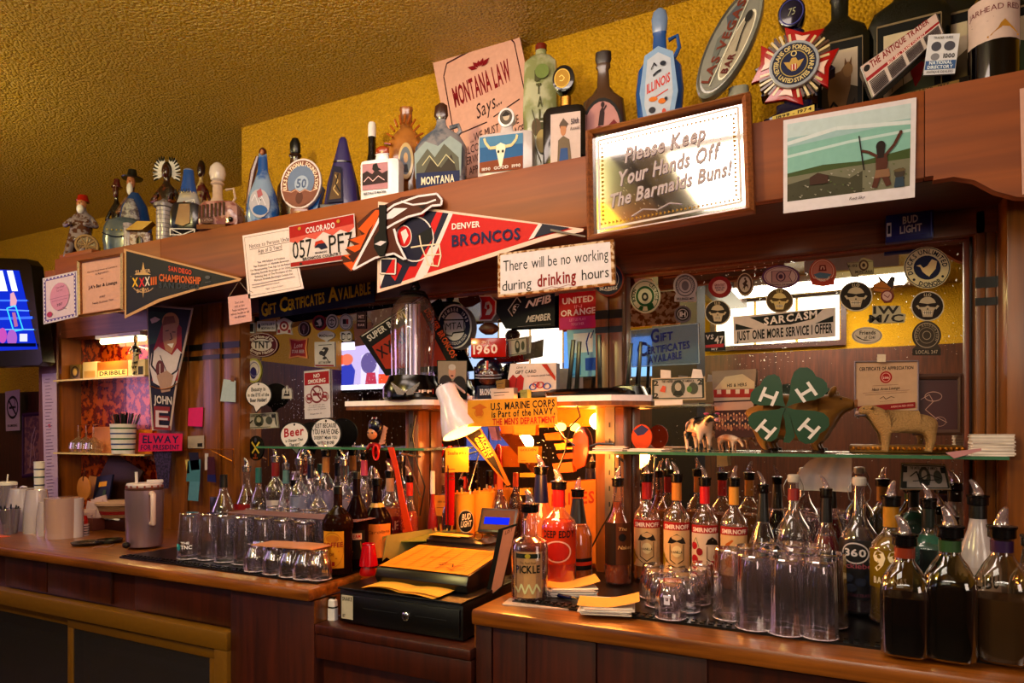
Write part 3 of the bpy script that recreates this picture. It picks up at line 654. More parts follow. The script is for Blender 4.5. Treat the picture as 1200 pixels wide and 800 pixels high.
def train(t, hw, H):
    m = MB()
    for i in range(7): m.box(-.85*hw+i*.2*hw, -.75*hw+i*.2*hw, -.68*hw, -.6*hw, .35*H+.02*H*i, .80*H+.02*H*i, CM('#4a2c28'))
    m.build('carved_letter', t)
    m = MB(); draw(m, [('r', '#6a4a48', 12, 62, 45, 82), ('o', '#3a2220', 28, 72, 17, 12, 2), ('t', '#d8c0bc', 'STATION', 14, 76, 43, 75, 8, 'b')], lambda x, y_, k: Vector(((x-50)/50*hw, -.70*hw, (100-y_)/100*H))); m.build('plaque', t, fix=False, sharp=0)
    m = MB(); m.sph((.72*hw, -.62*hw, .32*H), .12*hw, BLK, 10, 6); m.build('knob', t)
    m = MB(); m.box(-.98*hw, .45*hw, -.6*hw, .2*hw, .0, .16*H, CM('#7a4a20', .5)); m.build('wood_block', t)
dec('depot_decanter', 'shiny mauve carved building shaped decanter on a wood block before the white jug', 260, 239, 1.85, 47, [(.17, .95, 8), (.3, 1, 8), (.75, .98, 7), (.9, .92, 6), (1, .8, 5)], CM('#b08a88', .12, b=.8, mottle='#8a5a58', bs=30), extra=train, f=.5)
def belt(t, hw, H):
    m = MB()
    for i in range(12): m.box(-.28*hw, .28*hw, -.5*hw, .3*hw, H*(.03+.077*i), H*(.09+.077*i), CM('#8a8690', .3, b=1))
    m.build('ridged_band', t)
dec('ridged_pillar_decanter', 'leaning narrow grey ridged decanter beside the blue fish-like bottle', 283, 222, 1.96, 20, [(0, .3), (.95, .3), (1, .2)], CM('#4a4650'), extra=belt, tilt=.28)
def fish(t, hw, H):
    m = MB(); m.sph((0, 0, .93*H), (.24*hw, .22*hw, .06*H), CM('#5a2c22')); m.build('figure_head', t)
    m = MB(); m.sph((0, -.18*hw, .92*H), (.11*hw, .12*hw, .035*H), SKN); m.build('face', t)
    m = MB(); m.tube([(-.3*hw, 0, .88*H), (-.6*hw, .1*hw, .7*H), (-.95*hw, .1*hw, .3*H)], [.12*hw, .2*hw, .12*hw], CM('#6a4030')); m.build('brown_strap', t)
dec('pear_decanter', 'blue and white pear shaped decanter topped by a small brown head', 308, 172, 1.9, 38, [(0, .7), (.05, .9), (.25, 1.0), (.42, .82), (.58, .5), (.7, .32), (.9, .26), (.93, .22)], CM('#8fa3c4', .2, mottle='#2c5fa6', bs=9), extra=fish, art=[('e', '#b8b4c4', 48, 72, 30, 17), ('e', '#2a66a8', 50, 80, 22, 6), ('p', '#b06a78', [(40, 58), (52, 54), (58, 62), (44, 66)]), ('l', '#e0dce8', 1.2, [(25, 70), (35, 62), (45, 74), (55, 64), (66, 74)]), ('e', '#1a1a24', 52, 68, 1.5, 1)])
dec('whiskey_bottle', 'dark brown glazed bottle with ribbed black stopper behind the round lodge plaque', 346, 162, 2.03, 44, [(0, .8), (.3, 1), (.5, .92), (.62, .6), (.68, .28), (.8, .26), (.82, .34), (.84, .3)], CM('#3a1c10', .25, mottle='#5c3a18', bs=20), stop=[(.84, .2), (.86, .28), (.95, .28), (1, .15)], smat=BLK)
def elk(t, hw, H):
    disc(t, 'plaque', 0, .56*H, .98*hw, .46*H, -.45*hw, .25*hw, CM('#c7bcc0'), [('e', '#8a5a4a', 50, 50, 47, 47), ('o', '#d8ccd0', 50, 50, 49, 49, 3), ('e', '#7686a8', 50, 46, 33, 33), ('a', '#e8d8c8', 'ELKS NATIONAL FOUNDATION', 50, 50, 35, 35, -110, 110, 8), ('e', '#a8b4cc', 52, 50, 17, 16), ('t', '#5a6a90', '50', 40, 58, 64, 58, 17, 'b'), ('p', '#8a5848', [(4, 62), (25, 66), (38, 60), (50, 66), (62, 60), (75, 66), (96, 58), (84, 82), (50, 96), (16, 84)]), ('e', '#6a3c30', 50, 78, 9, 12), ('l', '#d0a898', 1.5, [(6, 64), (30, 67), (40, 62), (50, 68), (62, 62), (76, 66), (94, 60)])], tl=.12)
    m = MB().box(-.5*hw, .35*hw, -.5*hw, .35*hw, 0, .12*H, CM('#8a5a48')); m.build('foot', t, bevel=.002)
    m = MB().prism([(.1*hw, .0), (.6*hw, 0), (.98*hw, .55*H), (.5*hw, .7*H)], -.15*hw, .3*hw, CM('#2f6cb0')); m.build('blue_back', t)
dec('lodge_decanter', 'round ceramic lodge foundation plaque decanter on a small foot with blue back', 356, 191, 1.86, 48, [(.1, .4), (.5, .7), (.9, .5)], CM('#2f6cb0'), dep=.3, extra=elk, f=.6)
def wedge(t, hw, H):
    a = MB(); draw(a, [('p', '#1c1640', [(14, 88), (30, 40), (52, 42), (58, 86)]), ('p', '#6a5234', [(22, 84), (34, 48), (50, 50), (52, 82)]), ('l', '#c0a878', 2, [(36, 52), (44, 60), (32, 70), (46, 78)]), ('l', '#2a2018', 3, [(44, 50), (38, 64), (50, 74)])], lambda x, y, k: Vector(((x-50)/50*hw, -.82*hw-k*.0004+((100-y)/100)*.5*hw, (100-y)/100*H))); a.build('picture', t, sharp=0, fix=False)
    m = MB().box(-1.02*hw, 1.02*hw, -.85*hw, .6*hw, 0, .1*H, BLK); m.build('black_base', t, bevel=.002)
    m = MB().loft([(.66*H, .5*hw, .4*hw, 3), (.68*H, .5*hw, .4*hw, 3)], CM('#14102e'), 20); m.build('seam', t)
dec('wedge_decanter', 'tall purple tapered wedge decanter on a black base', 402, 161, 1.92, 44, [(.08, .95, 5), (.4, .78, 4), (.67, .5, 3), (.9, .26, 3), (.97, .2, 3), (1, .12, 2)], CM('#3a3070', .3), dep=.7, extra=wedge)
dec('liquor_bottle', 'slim black bottle with white banded neck behind the white book shaped decanter', 436, 144, 2.06, 26, [(0, 1), (.5, 1), (.62, .5), (.7, .35), (.98, .33), (1, .28)], CM('#120c10', .15), stop=[(.86, .36), (.97, .36), (1, .3)], smat=WHT, dep=1)
dec('stage_decanter', 'white book shaped decanter with an orange stopper and purple rider picture', 448, 167, 1.85, 48, [(0, .98, 12), (.60, 1, 12), (.66, .95, 8), (.67, .4), (.78, .32), (.8, .38)], CM('#dcdce6', .25), dep=.42, f=.35, stop=[(.8, .3), (.83, .36), (.9, .34), (.93, .2)], smat=CM('#a04a20'),
    art=[('r', '#b88a96', 8, 40, 74, 84), ('p', '#3a1a28', [(8, 56), (20, 52), (34, 58), (44, 50), (60, 58), (74, 54), (74, 74), (8, 76)]), ('p', '#1c0a14', [(36, 42), (46, 40), (50, 48), (58, 52), (40, 54), (34, 50)]), ('l', '#e8c0c8', 1.4, [(12, 70), (24, 62), (36, 70), (50, 62), (66, 70)]), ('t', '#2a1420', 'MARYSVILLE TO MONTANA', 12, 92, 70, 91, 4, 'b')])
def ribs(t, hw, H):
    for i in range(11):
        a = radians(-75+i*15); m = MB(); m.tube([(.62*hw*sin(a)*1.0, -.5*hw, .55*H+.26*H*cos(a)), (.96*hw*sin(a), -.28*hw, .55*H+.36*H*cos(a))], .05*hw, CM('#b06a30', .1)); m.build('fan_rib', t)
    disc(t, 'oval_portrait', .1*hw, .45*H, .36*hw, .17*H, -.62*hw, .06*hw, CM('#c8b088'), [('e', '#7a808c', 48, 50, 36, 38), ('e', '#c8a888', 50, 42, 14, 14), ('p', '#3a3a48', [(34, 82), (40, 60), (60, 60), (68, 82)])])
dec('fan_decanter', 'amber glazed fan ribbed flask with an oval portrait on the ledge', 476, 126, 1.99, 50, [(0, .55, 3), (.12, .7, 3), (.3, .85), (.5, .96), (.65, .9), (.76, .5), (.8, .3), (.96, .28), (.97, .32), (1, .3)], CM('#8a5828', .12, mottle='#b07a40', bs=8), dep=.5, extra=ribs)
dec('state_decanter', 'grey mountain scene flask shaped like the state with MONTANA at its foot and dark stopper', 517, 121, 1.88, 62, [(.02, .9, 5), (.1, .95, 5), (.5, .98, 4), (.62, .75, 2.5), (.72, .28), (.76, .2), (.84, .17)], CM('#5f6878', .25, b=.4, mottle='#8d8a92', bs=14), dep=.42, stop=[(.82, .2), (.86, .28), (.97, .24), (1, .1)], smat=CM('#4a2c22'), f=.5, handle=(.75, .62, .72),
    art=[('p', '#98a4a8', [(4, 58), (26, 46), (50, 52), (74, 42), (96, 52), (94, 86), (6, 86)]), ('p', '#6a6a60', [(8, 70), (30, 54), (44, 64), (62, 50), (90, 66), (92, 84), (8, 84)]), ('p', '#463c34', [(20, 84), (36, 66), (56, 76), (76, 62), (88, 84)]), ('l', '#c8c0a0', 1.2, [(20, 72), (34, 62), (50, 74), (66, 62), (82, 72)]), ('r', '#1c2c60', 8, 80, 92, 96), ('t', '#d8d0c0', 'MONTANA', 18, 93, 82, 92, 8, 'b')])
def round_head(col, ring): 
    def f(t, hw, H): disc(t, 'round_stopper', 0, .86*H, .30*hw, .13*H, -.12*hw, .25*hw, ring, col)
    return f
dec('longhorn_decanter', 'blue rectangular decanter with a longhorn skull and an oval photo stopper', 594, 127, 1.88, 66, [(0, .96, 10), (.04, 1, 10), (.58, .98, 10), (.62, .95, 8), (.63, .3), (.72, .22), (.76, .22)], CM('#c0b8bc', .25), dep=.36, f=.45, extra=round_head([('e', '#6a625c', 50, 50, 38, 38), ('e', '#c0b0a0', 52, 46, 20, 22), ('p', '#383030', [(26, 40), (50, 18), (76, 36), (66, 44), (34, 46)])], CM('#d8d4dc')),
    art=[('r', '#2f6a9e', 5, 42, 84, 90), ('r', '#5a8ab0', 5, 42, 84, 56), ('p', '#8a4a24', [(5, 76), (84, 72), (84, 90), (5, 90)]), ('p', '#e0dccc', [(34, 56), (44, 52), (54, 56), (50, 70), (46, 84), (42, 84), (38, 70)]), ('l', '#d8c8a0', 4, [(36, 58), (24, 58), (16, 50), (14, 44)]), ('l', '#d8c8a0', 4, [(52, 58), (64, 57), (72, 50), (74, 44)]), ('e', '#2a2420', 40, 64, 2, 2), ('e', '#2a2420', 48, 64, 2, 2), ('t', '#d8ccc8', '1890  GOOD  1990', 10, 88, 80, 87, 4, 'b')])
def italy(t, hw, H):
    a = MB(); draw(a, [('t', '#5a5a38', c, 34+i*5, 30+i*9, 52+i*5, 30+i*9, 7, 'b') for i, c in enumerate('ITALIA')]+[('e', '#7a8a50', 60, 24, 24, 5), ('e', '#6a5a44', 40, 62, 16, 6), ('e', '#a89868', 60, 72, 20, 8), ('l', '#5a5a40', 2, [(25, 50), (40, 60), (34, 74), (56, 86)])], lambda x, y, k: Vector(((x-50)/50*hw*.8, -.76*hw-k*.0004, (100-y)/100*H))); a.build('picture', t, sharp=0, fix=False)
dec('vase_bottle', 'tall frosted green and white relief bottle beside the state law sign', 634, 52, 1.97, 42, [(0, .75, 5), (.1, .85, 5), (.5, .98, 5), (.85, .9, 5), (.9, .6, 3), (.92, .32), (.96, .3)], CM('#b4b49c', .25, b=1.2, mottle='#8f946c', bs=10), dep=.75, extra=italy, stop=[(.955, .33), (.99, .33), (1, .28)], smat=CM('#7a2c18'))
dec('anniversary_decanter', 'black square decanter with a gold medal ball stopper and soldier portrait card', 663, 79, 1.87, 50, [(0, .96, 10), (.05, 1, 10), (.52, 1, 10), (.58, .85, 7), (.6, .3), (.64, .22), (.70, .22)], CM('#0c0a10', .12), dep=.55, f=.5, extra=lambda t, hw, H: disc(t, 'round_stopper', -.05*hw, .86*H, .52*hw, .13*H, -.35*hw, .6*hw, CM('#0e0c14', .1), [('e', '#b08c38', 45, 50, 36, 36), ('o', '#d8b860', 45, 50, 36, 36, 4), ('l', '#e8d080', 3, [(32, 44), (44, 38), (56, 50), (46, 60), (34, 58)])]), stop=[(.62, .26), (.71, .26)], smat=mt('#b08a48', .25, 1),
    art=[('r', '#c8b6b4', 20, 50, 90, 98), ('e', '#8a5c4c', 50, 62, 9, 5), ('e', '#b88868', 50, 66, 7, 6), ('p', '#7a6a58', [(36, 98), (38, 76), (50, 72), (64, 76), (70, 98)]), ('p', '#6a5a50', [(40, 62), (50, 55), (62, 61), (58, 63)]), ('p', '#3a5a90', [(40, 98), (44, 84), (60, 84), (62, 98)]), ('t', '#4a3a44', '50th', 68, 62, 86, 61, 5, 'b'), ('t', '#4a3a44', 'Annual', 66, 68, 88, 67, 3.5), ('o', '#8a6a5a', 50, 82, 38, 30, .0)])
dec('rider_decanter', 'bronze brown flask with a pink oval scene of a man on a bucking red horse', 707, 60, 1.93, 54, [(0, .9, 3), (.1, .98, 3), (.4, 1, 2.5), (.58, .88, 2.2), (.64, .5), (.7, .28), (.84, .24), (.86, .32), (.9, .3)], CM('#5a4230', .2), dep=.45, f=.6, stop=[(.89, .3), (.93, .36), (.99, .34), (1, .2)], smat=CM('#2c1a16', .4),
    art=[('e', '#1c1618', 50, 70, 44, 27), ('e', '#b88c8c', 50, 70, 39, 24), ('p', '#7a1c28', [(20, 82), (26, 70), (44, 66), (60, 68), (76, 62), (84, 66), (74, 74), (60, 80), (66, 90), (56, 82), (40, 80), (34, 92), (30, 82)]), ('p', '#3a1c24', [(42, 66), (46, 54), (52, 50), (56, 56), (54, 66)]), ('e', '#3a1c24', 52, 49, 4, 2.4), ('l', '#3a1c24', 2, [(50, 56), (60, 50)])])
IL = [('p', '#8fa8c8', [(22, 34), (50, 29), (80, 34), (90, 60), (74, 88), (50, 97), (26, 86), (12, 58)]), ('p', '#b6bccb', [(28, 37), (50, 33), (75, 38), (80, 60), (68, 80), (62, 90), (50, 93), (36, 82), (28, 74), (22, 66), (24, 52)]), ('t', '#c03c28', 'ILLINOIS', 27, 59, 74, 53, 6, 'b'), ('l', '#c03c28', .8, [(44, 62), (70, 58)]), ('e', '#c87a28', 40, 63, 9, 1.6), ('e', '#c87a28', 58, 65, 8, 1.8), ('e', '#3a3a48', 38, 70, 7, 2), ('e', '#c05a48', 62, 72, 4, 2), ('p', '#c86428', [(42, 80), (48, 76), (52, 79), (58, 78), (56, 84), (46, 85)]), ('l', '#2a3040', 1.4, [(40, 48), (48, 46), (56, 45)]), ('l', '#2a3040', 1.2, [(36, 44), (42, 40), (47, 42)]), ('e', '#2a3040', 60, 41, 6, 1.5), ('l', '#2a3040', .8, [(54, 88), (60, 86)]), ('e', '#2a3040', 66, 64, 3, 1)]
dec('state_decanter', 'bright blue pear flask painted with a white map of ILLINOIS', 773, 10, 1.93, 56, [(0, .72), (.06, .76), (.25, .9), (.45, 1), (.6, .9), (.68, .55), (.72, .30), (.82, .26), (.84, .3)], CM('#2f5f9e', .2), dep=.5, f=.55, art=IL, stop=[(.84, .26), (.85, .3), (.93, .34), (.98, .26), (1, .1)], smat=CM('#7f93b4'), handle=(.8, .66, .78))
# leaning oval casino decanter: an oval dish standing on edge
def vegas():
    Y = 1.9; X = XP(856, Y); s = mpp(856, Y); t = thing('oval_decanter', 'leaning glazed oval dish decanter lettered LAS VEGAS', 'decanter', (X, Y, LZ), facing(X, Y, .5))
    P = [W(856+a, 57+b, Y) for a, b in ((0, 0),)][0]; c = Vector((0, -.02, P.z-LZ)); n = 32; a0 = radians(62)
    def el(k, y, g=1): return [(c.x+(cos(2*pi*i/n)*66*g*s)*cos(a0)-(sin(2*pi*i/n)*24*g*s)*sin(a0), y, c.z+(cos(2*pi*i/n)*66*g*s)*sin(a0)+(sin(2*pi*i/n)*24*g*s)*cos(a0)) for i in range(n)]
    v = el(0, .02, .9)+el(0, .0, 1)+el(0, -.03, 1)+el(0, -.035, .96)+el(0, -.028, .9); f = [tuple(range(n)), tuple(range(4*n, 5*n))]
    for j in range(4): f += [(j*n+i, j*n+(i+1) % n, (j+1)*n+(i+1) % n, (j+1)*n+i) for i in range(n)]
    MB().add(v, f, CM('#8f9088', .12)).build('oval_body', t)
    def fn(x, y, k):
        u, w = (x-50)/50*58*s, (50-y)/50*21*s
        return Vector((c.x+u*cos(a0)-w*sin(a0), -.0288-k*.0005, c.z+u*sin(a0)+w*cos(a0)))
    a = MB(); draw(a, [('e', '#8a8a84', 50, 50, 49, 49), ('e', '#a8a090', 50, 72, 36, 22), ('o', '#e0dccc', 50, 72, 36, 22, 2.5), ('p', '#5a6068', [(60, 30), (72, 10), (84, 20), (92, 36), (80, 34)]), ('p', '#707470', [(20, 40), (34, 22), (50, 14), (60, 26), (50, 34), (34, 36)]), ('t', '#7a3a20', 'LAS VEGAS', 8, 48, 92, 40, 20, 'nb'), ('t', '#6a2014', 'BAR', 22, 82, 42, 80, 16, 'nb'), ('l', '#2c2822', 3, [(44, 78), (60, 70), (78, 66)]), ('e', '#2c2822', 78, 66, 6, 8), ('l', '#d8d4c4', 2, [(6, 54), (30, 52), (60, 50), (94, 44)])], fn); a.build('painting', t, sharp=0, fix=False)
    m = MB().loft([(0, .042, .03, 3, .03, .01), (.06, .032, .025, 3, .02, .01), (.15, .026, .02, 3, .02, .015)], CM('#9a9a90', .2), 18); m.build('foot', t)
    m = MB().tube([(.045, .0, c.z+.075), (.055, 0, c.z+.13), (.05, 0, c.z+.16)], [.012, .010, .010], CM('#a8a8a0', .2)); m.build('neck', t)
vegas()
def vfw():
    Y = 1.86; px, py = 931, 83; X = XP(px, Y); s = mpp(px, Y); t = thing('medal_decanter', 'red, white and blue cross of honour decanter with a blue 75 anniversary stopper', 'decanter', (X, Y, LZ), facing(X, Y, .5)); cz = ZP(px, py, Y)-LZ
    MB().loft([(0, 34*s, .035, 6), (.015, 34*s, .035, 6), (.03, 20*s, .025, 4), (.05, 20*s, .02, 4)], CM('#14143c')).build('base', t)
    b = MB(); n = 8; P = []
    for i in range(16): r = (44 if i % 2 else 30)*s; a = 2*pi*i/16+.2; P.append((r*cos(a), cz+r*sin(a)))
    b.prism(P, -.012, .035, CM('#181848', .2)); b.build('blue_body', t)
    for k in range(4):
        a = pi/2*k+radians(75)
        def rot(x, z): return (x*cos(a)-z*sin(a), cz+x*sin(a)+z*cos(a))
        o = MB().prism([rot(*p) for p in ((8*s, -7*s), (43*s, -22*s), (38*s, 0), (43*s, 22*s), (8*s, 7*s))], -.026, -.010, CM('#a01418', .2)).build('cross_arm', t, bevel=.0015)
        MB().prism([rot(*p) for p in ((27*s, -4*s), (35*s, -8*s), (33*s, 0), (35*s, 8*s), (27*s, 4*s))], -.029, -.026, CM('#d8b8ac', .3)).build('cream_inlay', o)
        a += pi/4
        for j in range(-3, 4):
            aa = a+j*.13-.0; c_, s_ = cos(aa), sin(aa); r0, r1 = 22*s, (42-abs(j)*1.5)*s
            MB().obox((c_*(r0+r1)/2, -.020, cz+s_*(r0+r1)/2), (Vector((c_, 0, s_)), Vector((0, 1, 0)), Vector((-s_, 0, c_))), ((r1-r0)/2, .007, 1.3*s), CM('#c8b890' if j % 2 else '#5a3a1c', .25)).build('ray', t)
    disc(t, 'seal', 0, cz, 27*s, 27*s, -.036, .012, CM('#b8b4bc'), [('e', '#9ea2ac', 50, 50, 49, 49), ('e', '#2c3048', 50, 50, 44, 44), ('a', '#c8b888', 'VETERANS OF FOREIGN WARS', 50, 50, 31, 31, -120, 120, 9), ('a', '#c8b888', 'UNITED STATES', 50, 50, 31, 31, 232, 128, 9), ('e', '#1a2450', 50, 50, 28, 28), ('o', '#a89860', 50, 50, 28, 28, 2), ('p', '#b89a58', [(30, 44), (42, 46), (46, 38), (54, 38), (58, 46), (70, 44), (62, 58), (54, 66), (46, 66), (38, 58)]), ('r', '#a83030', 44, 52, 56, 64), ('l', '#d8d0c0', 2, [(47, 52), (47, 64)]), ('l', '#d8d0c0', 2, [(53, 52), (53, 64)]), ('o', '#c8b888', 50, 30, 6, 6, 2)])
    z = ZP(928, 40, Y)-LZ
    MB().loft([(cz+38*s, 12*s, 10*s), (z, 11*s, 10*s)], CM('#1a1a50', .15)).build('neck', t)
    zz = ZP(928, 18, Y)-LZ
    disc(t, 'round_stopper', -3*s, zz, 15*s, 17*s, -.015, .04, CM('#14143a', .12), [('o', '#4a4a8a', 50, 50, 44, 44, 4), ('t', '#a8a888', '75', 36, 62, 62, 60, 24, 'i')])
    a = MB(); draw(a, [('p', '#c8b468', [(18, 88), (80, 80), (80, 92), (18, 98)]), ('t', '#2a2010', '1899 - 1974', 24, 95, 76, 89, 6, 'b')], lambda x, y, k: Vector(((x-50)/50*36*s, -.037-k*.0004, (100-y)/100*.13))); a.build('gold_plate', t, sharp=0, fix=False)
vfw()
def wild(col, body): return [('r', '#0e120e', 12, 40, 88, 98), ('o', '#7a6a50', 50, 69, 0, 0, 0), ('r', '#c9bca6', 20, 46, 80, 94)]+[('l', '#8a7a60', 1.2, p) for p in ([(12, 40), (88, 40)], [(12, 40), (12, 98)], [(88, 40), (88, 98)], [(12, 98), (88, 98)])]+body
CATP = wild('', [('p', '#4a3c28', [(20, 70), (30, 64), (80, 72), (80, 94), (20, 94)]), ('p', '#8a6a44', [(30, 74), (34, 62), (52, 60), (60, 56), (70, 60), (68, 72), (60, 84), (34, 86)]), ('e', '#9a7a50', 64, 60, 8, 5), ('p', '#7a5a38', [(58, 57), (59, 52), (63, 56)]), ('p', '#7a5a38', [(66, 56), (70, 52), (70, 58)]), ('l', '#3a2c1c', 1.4, [(28, 56), (34, 52), (30, 48)]), ('l', '#2c2418', 2, [(24, 90), (40, 80), (60, 90), (76, 80)])])
BIRP = wild('', [('p', '#5c6048', [(20, 84), (40, 78), (80, 70), (80, 94), (20, 94)]), ('p', '#8a1c14', [(52, 70), (54, 58), (60, 52), (66, 56), (70, 66), (64, 76), (58, 80)]), ('p', '#8a1c14', [(58, 54), (61, 46), (64, 54)]), ('l', '#5a5840', 1.4, [(70, 60), (78, 50)]), ('l', '#5a5840', 1.4, [(66, 66), (78, 64)]), ('l', '#6a6848', 1, [(30, 80), (36, 66)]), ('l', '#6a6848', 1, [(44, 78), (42, 64)])])
DG = CM('#0d1a12', .12)
WB = [(0, .96, 8), (.04, 1, 8), (.62, 1, 8), (.7, .85, 6), (.76, .45, 4), (.80, .3), (.9, .3), (.92, .36), (.95, .3)]
dec('wildlife_decanter', 'dark green square bottle with a framed wildcat picture', 984, -14, 2.0, 62, WB, DG, dep=.5, f=.5, art=CATP, stop=[(.94, .34), (1, .34)], smat=BLK)
dec('wildlife_decanter', 'dark bottle with a framed red bird picture partly behind the newspaper block', 1064, -46, 2.02, 84, WB, DG, dep=.4, f=.4, art=BIRP, stop=[(.94, .34), (1, .34)], smat=BLK)
dec('wildlife_decanter', 'dark bottle at the top right, between the newspaper block and the wine bottle', 1122, -60, 2.04, 44, WB, DG, dep=.6, f=.4, art=wild('', [('p', '#6a5a40', [(20, 70), (80, 60), (80, 94), (20, 94)])]))
dec('wildlife_decanter', 'dark bottle at the far right end behind the wine bottle', 1204, -60, 2.0, 46, WB, DG, dep=.6, f=.2, art=wild('', [('p', '#4a5a40', [(20, 60), (80, 66), (80, 94), (20, 94)])]))
# newspaper shaped decanter with card
NEWS = [(1007, 78), (1098, 14), (1107, 38), (1022, 116)]
def nq(u, v): 
    a, b, c, d = NEWS; return ((a[0]*(1-u)+b[0]*u)*(1-v)+(d[0]*(1-u)+c[0]*u)*v, (a[1]*(1-u)+b[1]*u)*(1-v)+(d[1]*(1-u)+c[1]*u)*v)
def qitems(Q, items):
    """items on a 0..100 canvas mapped into a four-cornered outline"""
    a, b, c, d = Q; f = lambda x, y: ((a[0]*(1-x/100)+b[0]*x/100)*(1-y/100)+(d[0]*(1-x/100)+c[0]*x/100)*y/100, (a[1]*(1-x/100)+b[1]*x/100)*(1-y/100)+(d[1]*(1-x/100)+c[1]*x/100)*y/100)
    return f
def qflat(name, label, cat, Y, Q, col, items=(), th=.003, asp=None, root=None, group=None, sx=0, sz=0, prt='printing', bev=0):
    """a four-cornered flat thing; canvas 0..100 both ways, printed through the corners so rows follow the sheet"""
    f = qitems(Q, items); o = flat(name, label, cat, Y, Q, col, (), th, sx, sz, group, root, bev=bev)
    cxp = sum(p[0] for p in Q)/4; cyp = sum(p[1] for p in Q)/4; c = W(cxp, cyp, Y)
    if items:
        m = MB(); draw(m, items, lambda x, y, k: WP(*f(x, y), Y, sx, sz, c.x, c.z)-c-Vector((0, k*.00022, 0))); m.build(prt, o, sharp=0, fix=False)
    return o
it = [('r', '#c9b4b0', 2, 3, 98, 40), ('t', '#8a1c1c', 'THE ANTIQUE TRADER', 12, 26, 88, 20, 20, 'b'), ('r', '#c9bcb8', 2, 40, 98, 97), ('r', '#a02830', 2, 40, 98, 50), ('t', '#e8d0cc', 'BUY SELL TRADE COLLECT', 30, 49, 80, 49, 8, 'b'), ('e', '#2a2220', 7, 17, 4, 9)]
for i in range(9):
    for j in range(4): it.append(('l', '#4a4044', 3.2, [(4+j*24, 56+i*4.7), (24+j*24, 56+i*4.7)]))
o = qflat('newspaper_decanter', 'grey newspaper shaped block headed THE ANTIQUE TRADER leaning on the ledge', 'decanter', 1.88, NEWS, CM('#6a6260'), it, th=.045, bev=.003)
qflat('directory_card', 'small white and blue national directory card leaning on the newspaper block', 'card', 1.865, [(1088, 41), (1125, 39), (1119, 86), (1082, 88)], '#d0d0da', [('e', '#5a5a68', 30, 30, 16, 12), ('e', '#5a5a68', 72, 30, 18, 12), ('e', '#8a8a94', 30, 56, 14, 9), ('t', '#2a2a34', '1000', 56, 60, 92, 60, 11, 'b'), ('r', '#4a6a9c', 2, 66, 98, 88), ('t', '#dce4f0', 'NATIONAL', 14, 75, 86, 75, 8, 'b'), ('t', '#dce4f0', 'DIRECTORY', 10, 86, 90, 86, 8, 'b'), ('t', '#3a3a44', 'ANTIQUE DEALERS', 8, 97, 92, 97, 6), ('t', '#3a3a44', 'TRADER GUIDE', 18, 12, 80, 12, 6)], th=.006)
t = thing('wooden_rest', 'dark stepped rest with a worn tan strip under the newspaper block', 'stand', W(1080, 110, 1.86)*1.0)
t.location = (XP(1080, 1.87), 1.87, LZ)
hx = 46*mpp(1080, 1.87); MB().prism([(-hx, 0), (hx*.95, 0), (hx, .035), (-.6*hx, .018)], -.02, .05, BLK).build('block', t, bevel=.002)
MB().prism([(-hx*.75, .0), (hx*.78, .012), (hx*.78, .027), (-hx*.75, .017)], -.024, -.02, mt('#7c6434', .6)).build('tan_strip', t); a = MB(); draw(a, [('t', '#2c2010', '1957  TRADER  1977', 10, 62, 88, 20, 30, 'b')], lambda x, y, k: Vector(((x-50)/50*hx*.75, -.0245, .003+(100-y)/100*.02))); a.build('lettering', t, sharp=0, fix=False)
# wine bottle
def wrap_art(t, items, r, z0, z1, hw_ang, name='paper_label', z_off=0, strips=8, cx=0, rot0=0):
    """printed label around a round bottle: canvas 100 x 100, front centre at x 50"""
    m = MB(); draw(m, items, lambda x, y, k: Vector((cx+(r+.0006+k*.0003)*sin(rot0+(x-50)/50*hw_ang), -(r+.0006+k*.0003)*cos(rot0+(x-50)/50*hw_ang), z1+(z0-z1)*y/100)), strips); return m.build(name, t, sharp=60, fix=False)
Y = 1.9; X = XP(1164, Y); t = thing('wine_bottle', 'black wine bottle with a cream JARHEAD RED label at the top right of the ledge', 'bottle', (X, Y, LZ), facing(X, Y, .8)); r = 25.5*mpp(1164, Y)
MB().lathe([(0, r*.9), (.004, r), (.19, r), (.215, r*.8), (.235, .016), (.30, .015)], CM('#08060c', .08), 28).build('glass_body', t); MB().lathe([(.24, .0165), (.305, .0165)], CM('#5a1018'), 16).build('foil', t)
z_a, z_b = ZP(1164, 58, Y)-LZ, ZP(1164, 8, Y)-LZ
wrap_art(t, [('r', '#cdb8b4', 0, 0, 100, 100), ('t', '#7a2c38', 'JARHEAD RED', 6, 34, 94, 34, 13), ('l', '#9a8a88', 1, [(12, 48), (50, 48)]), ('l', '#9a8a88', 1, [(12, 55), (42, 55)]), ('p', '#c09030', [(44, 90), (56, 76), (60, 66), (66, 58), (72, 68), (80, 78), (90, 88)]), ('l', '#c09030', 4, [(40, 92), (92, 92)])], r, z_a, z_b, 1.25)
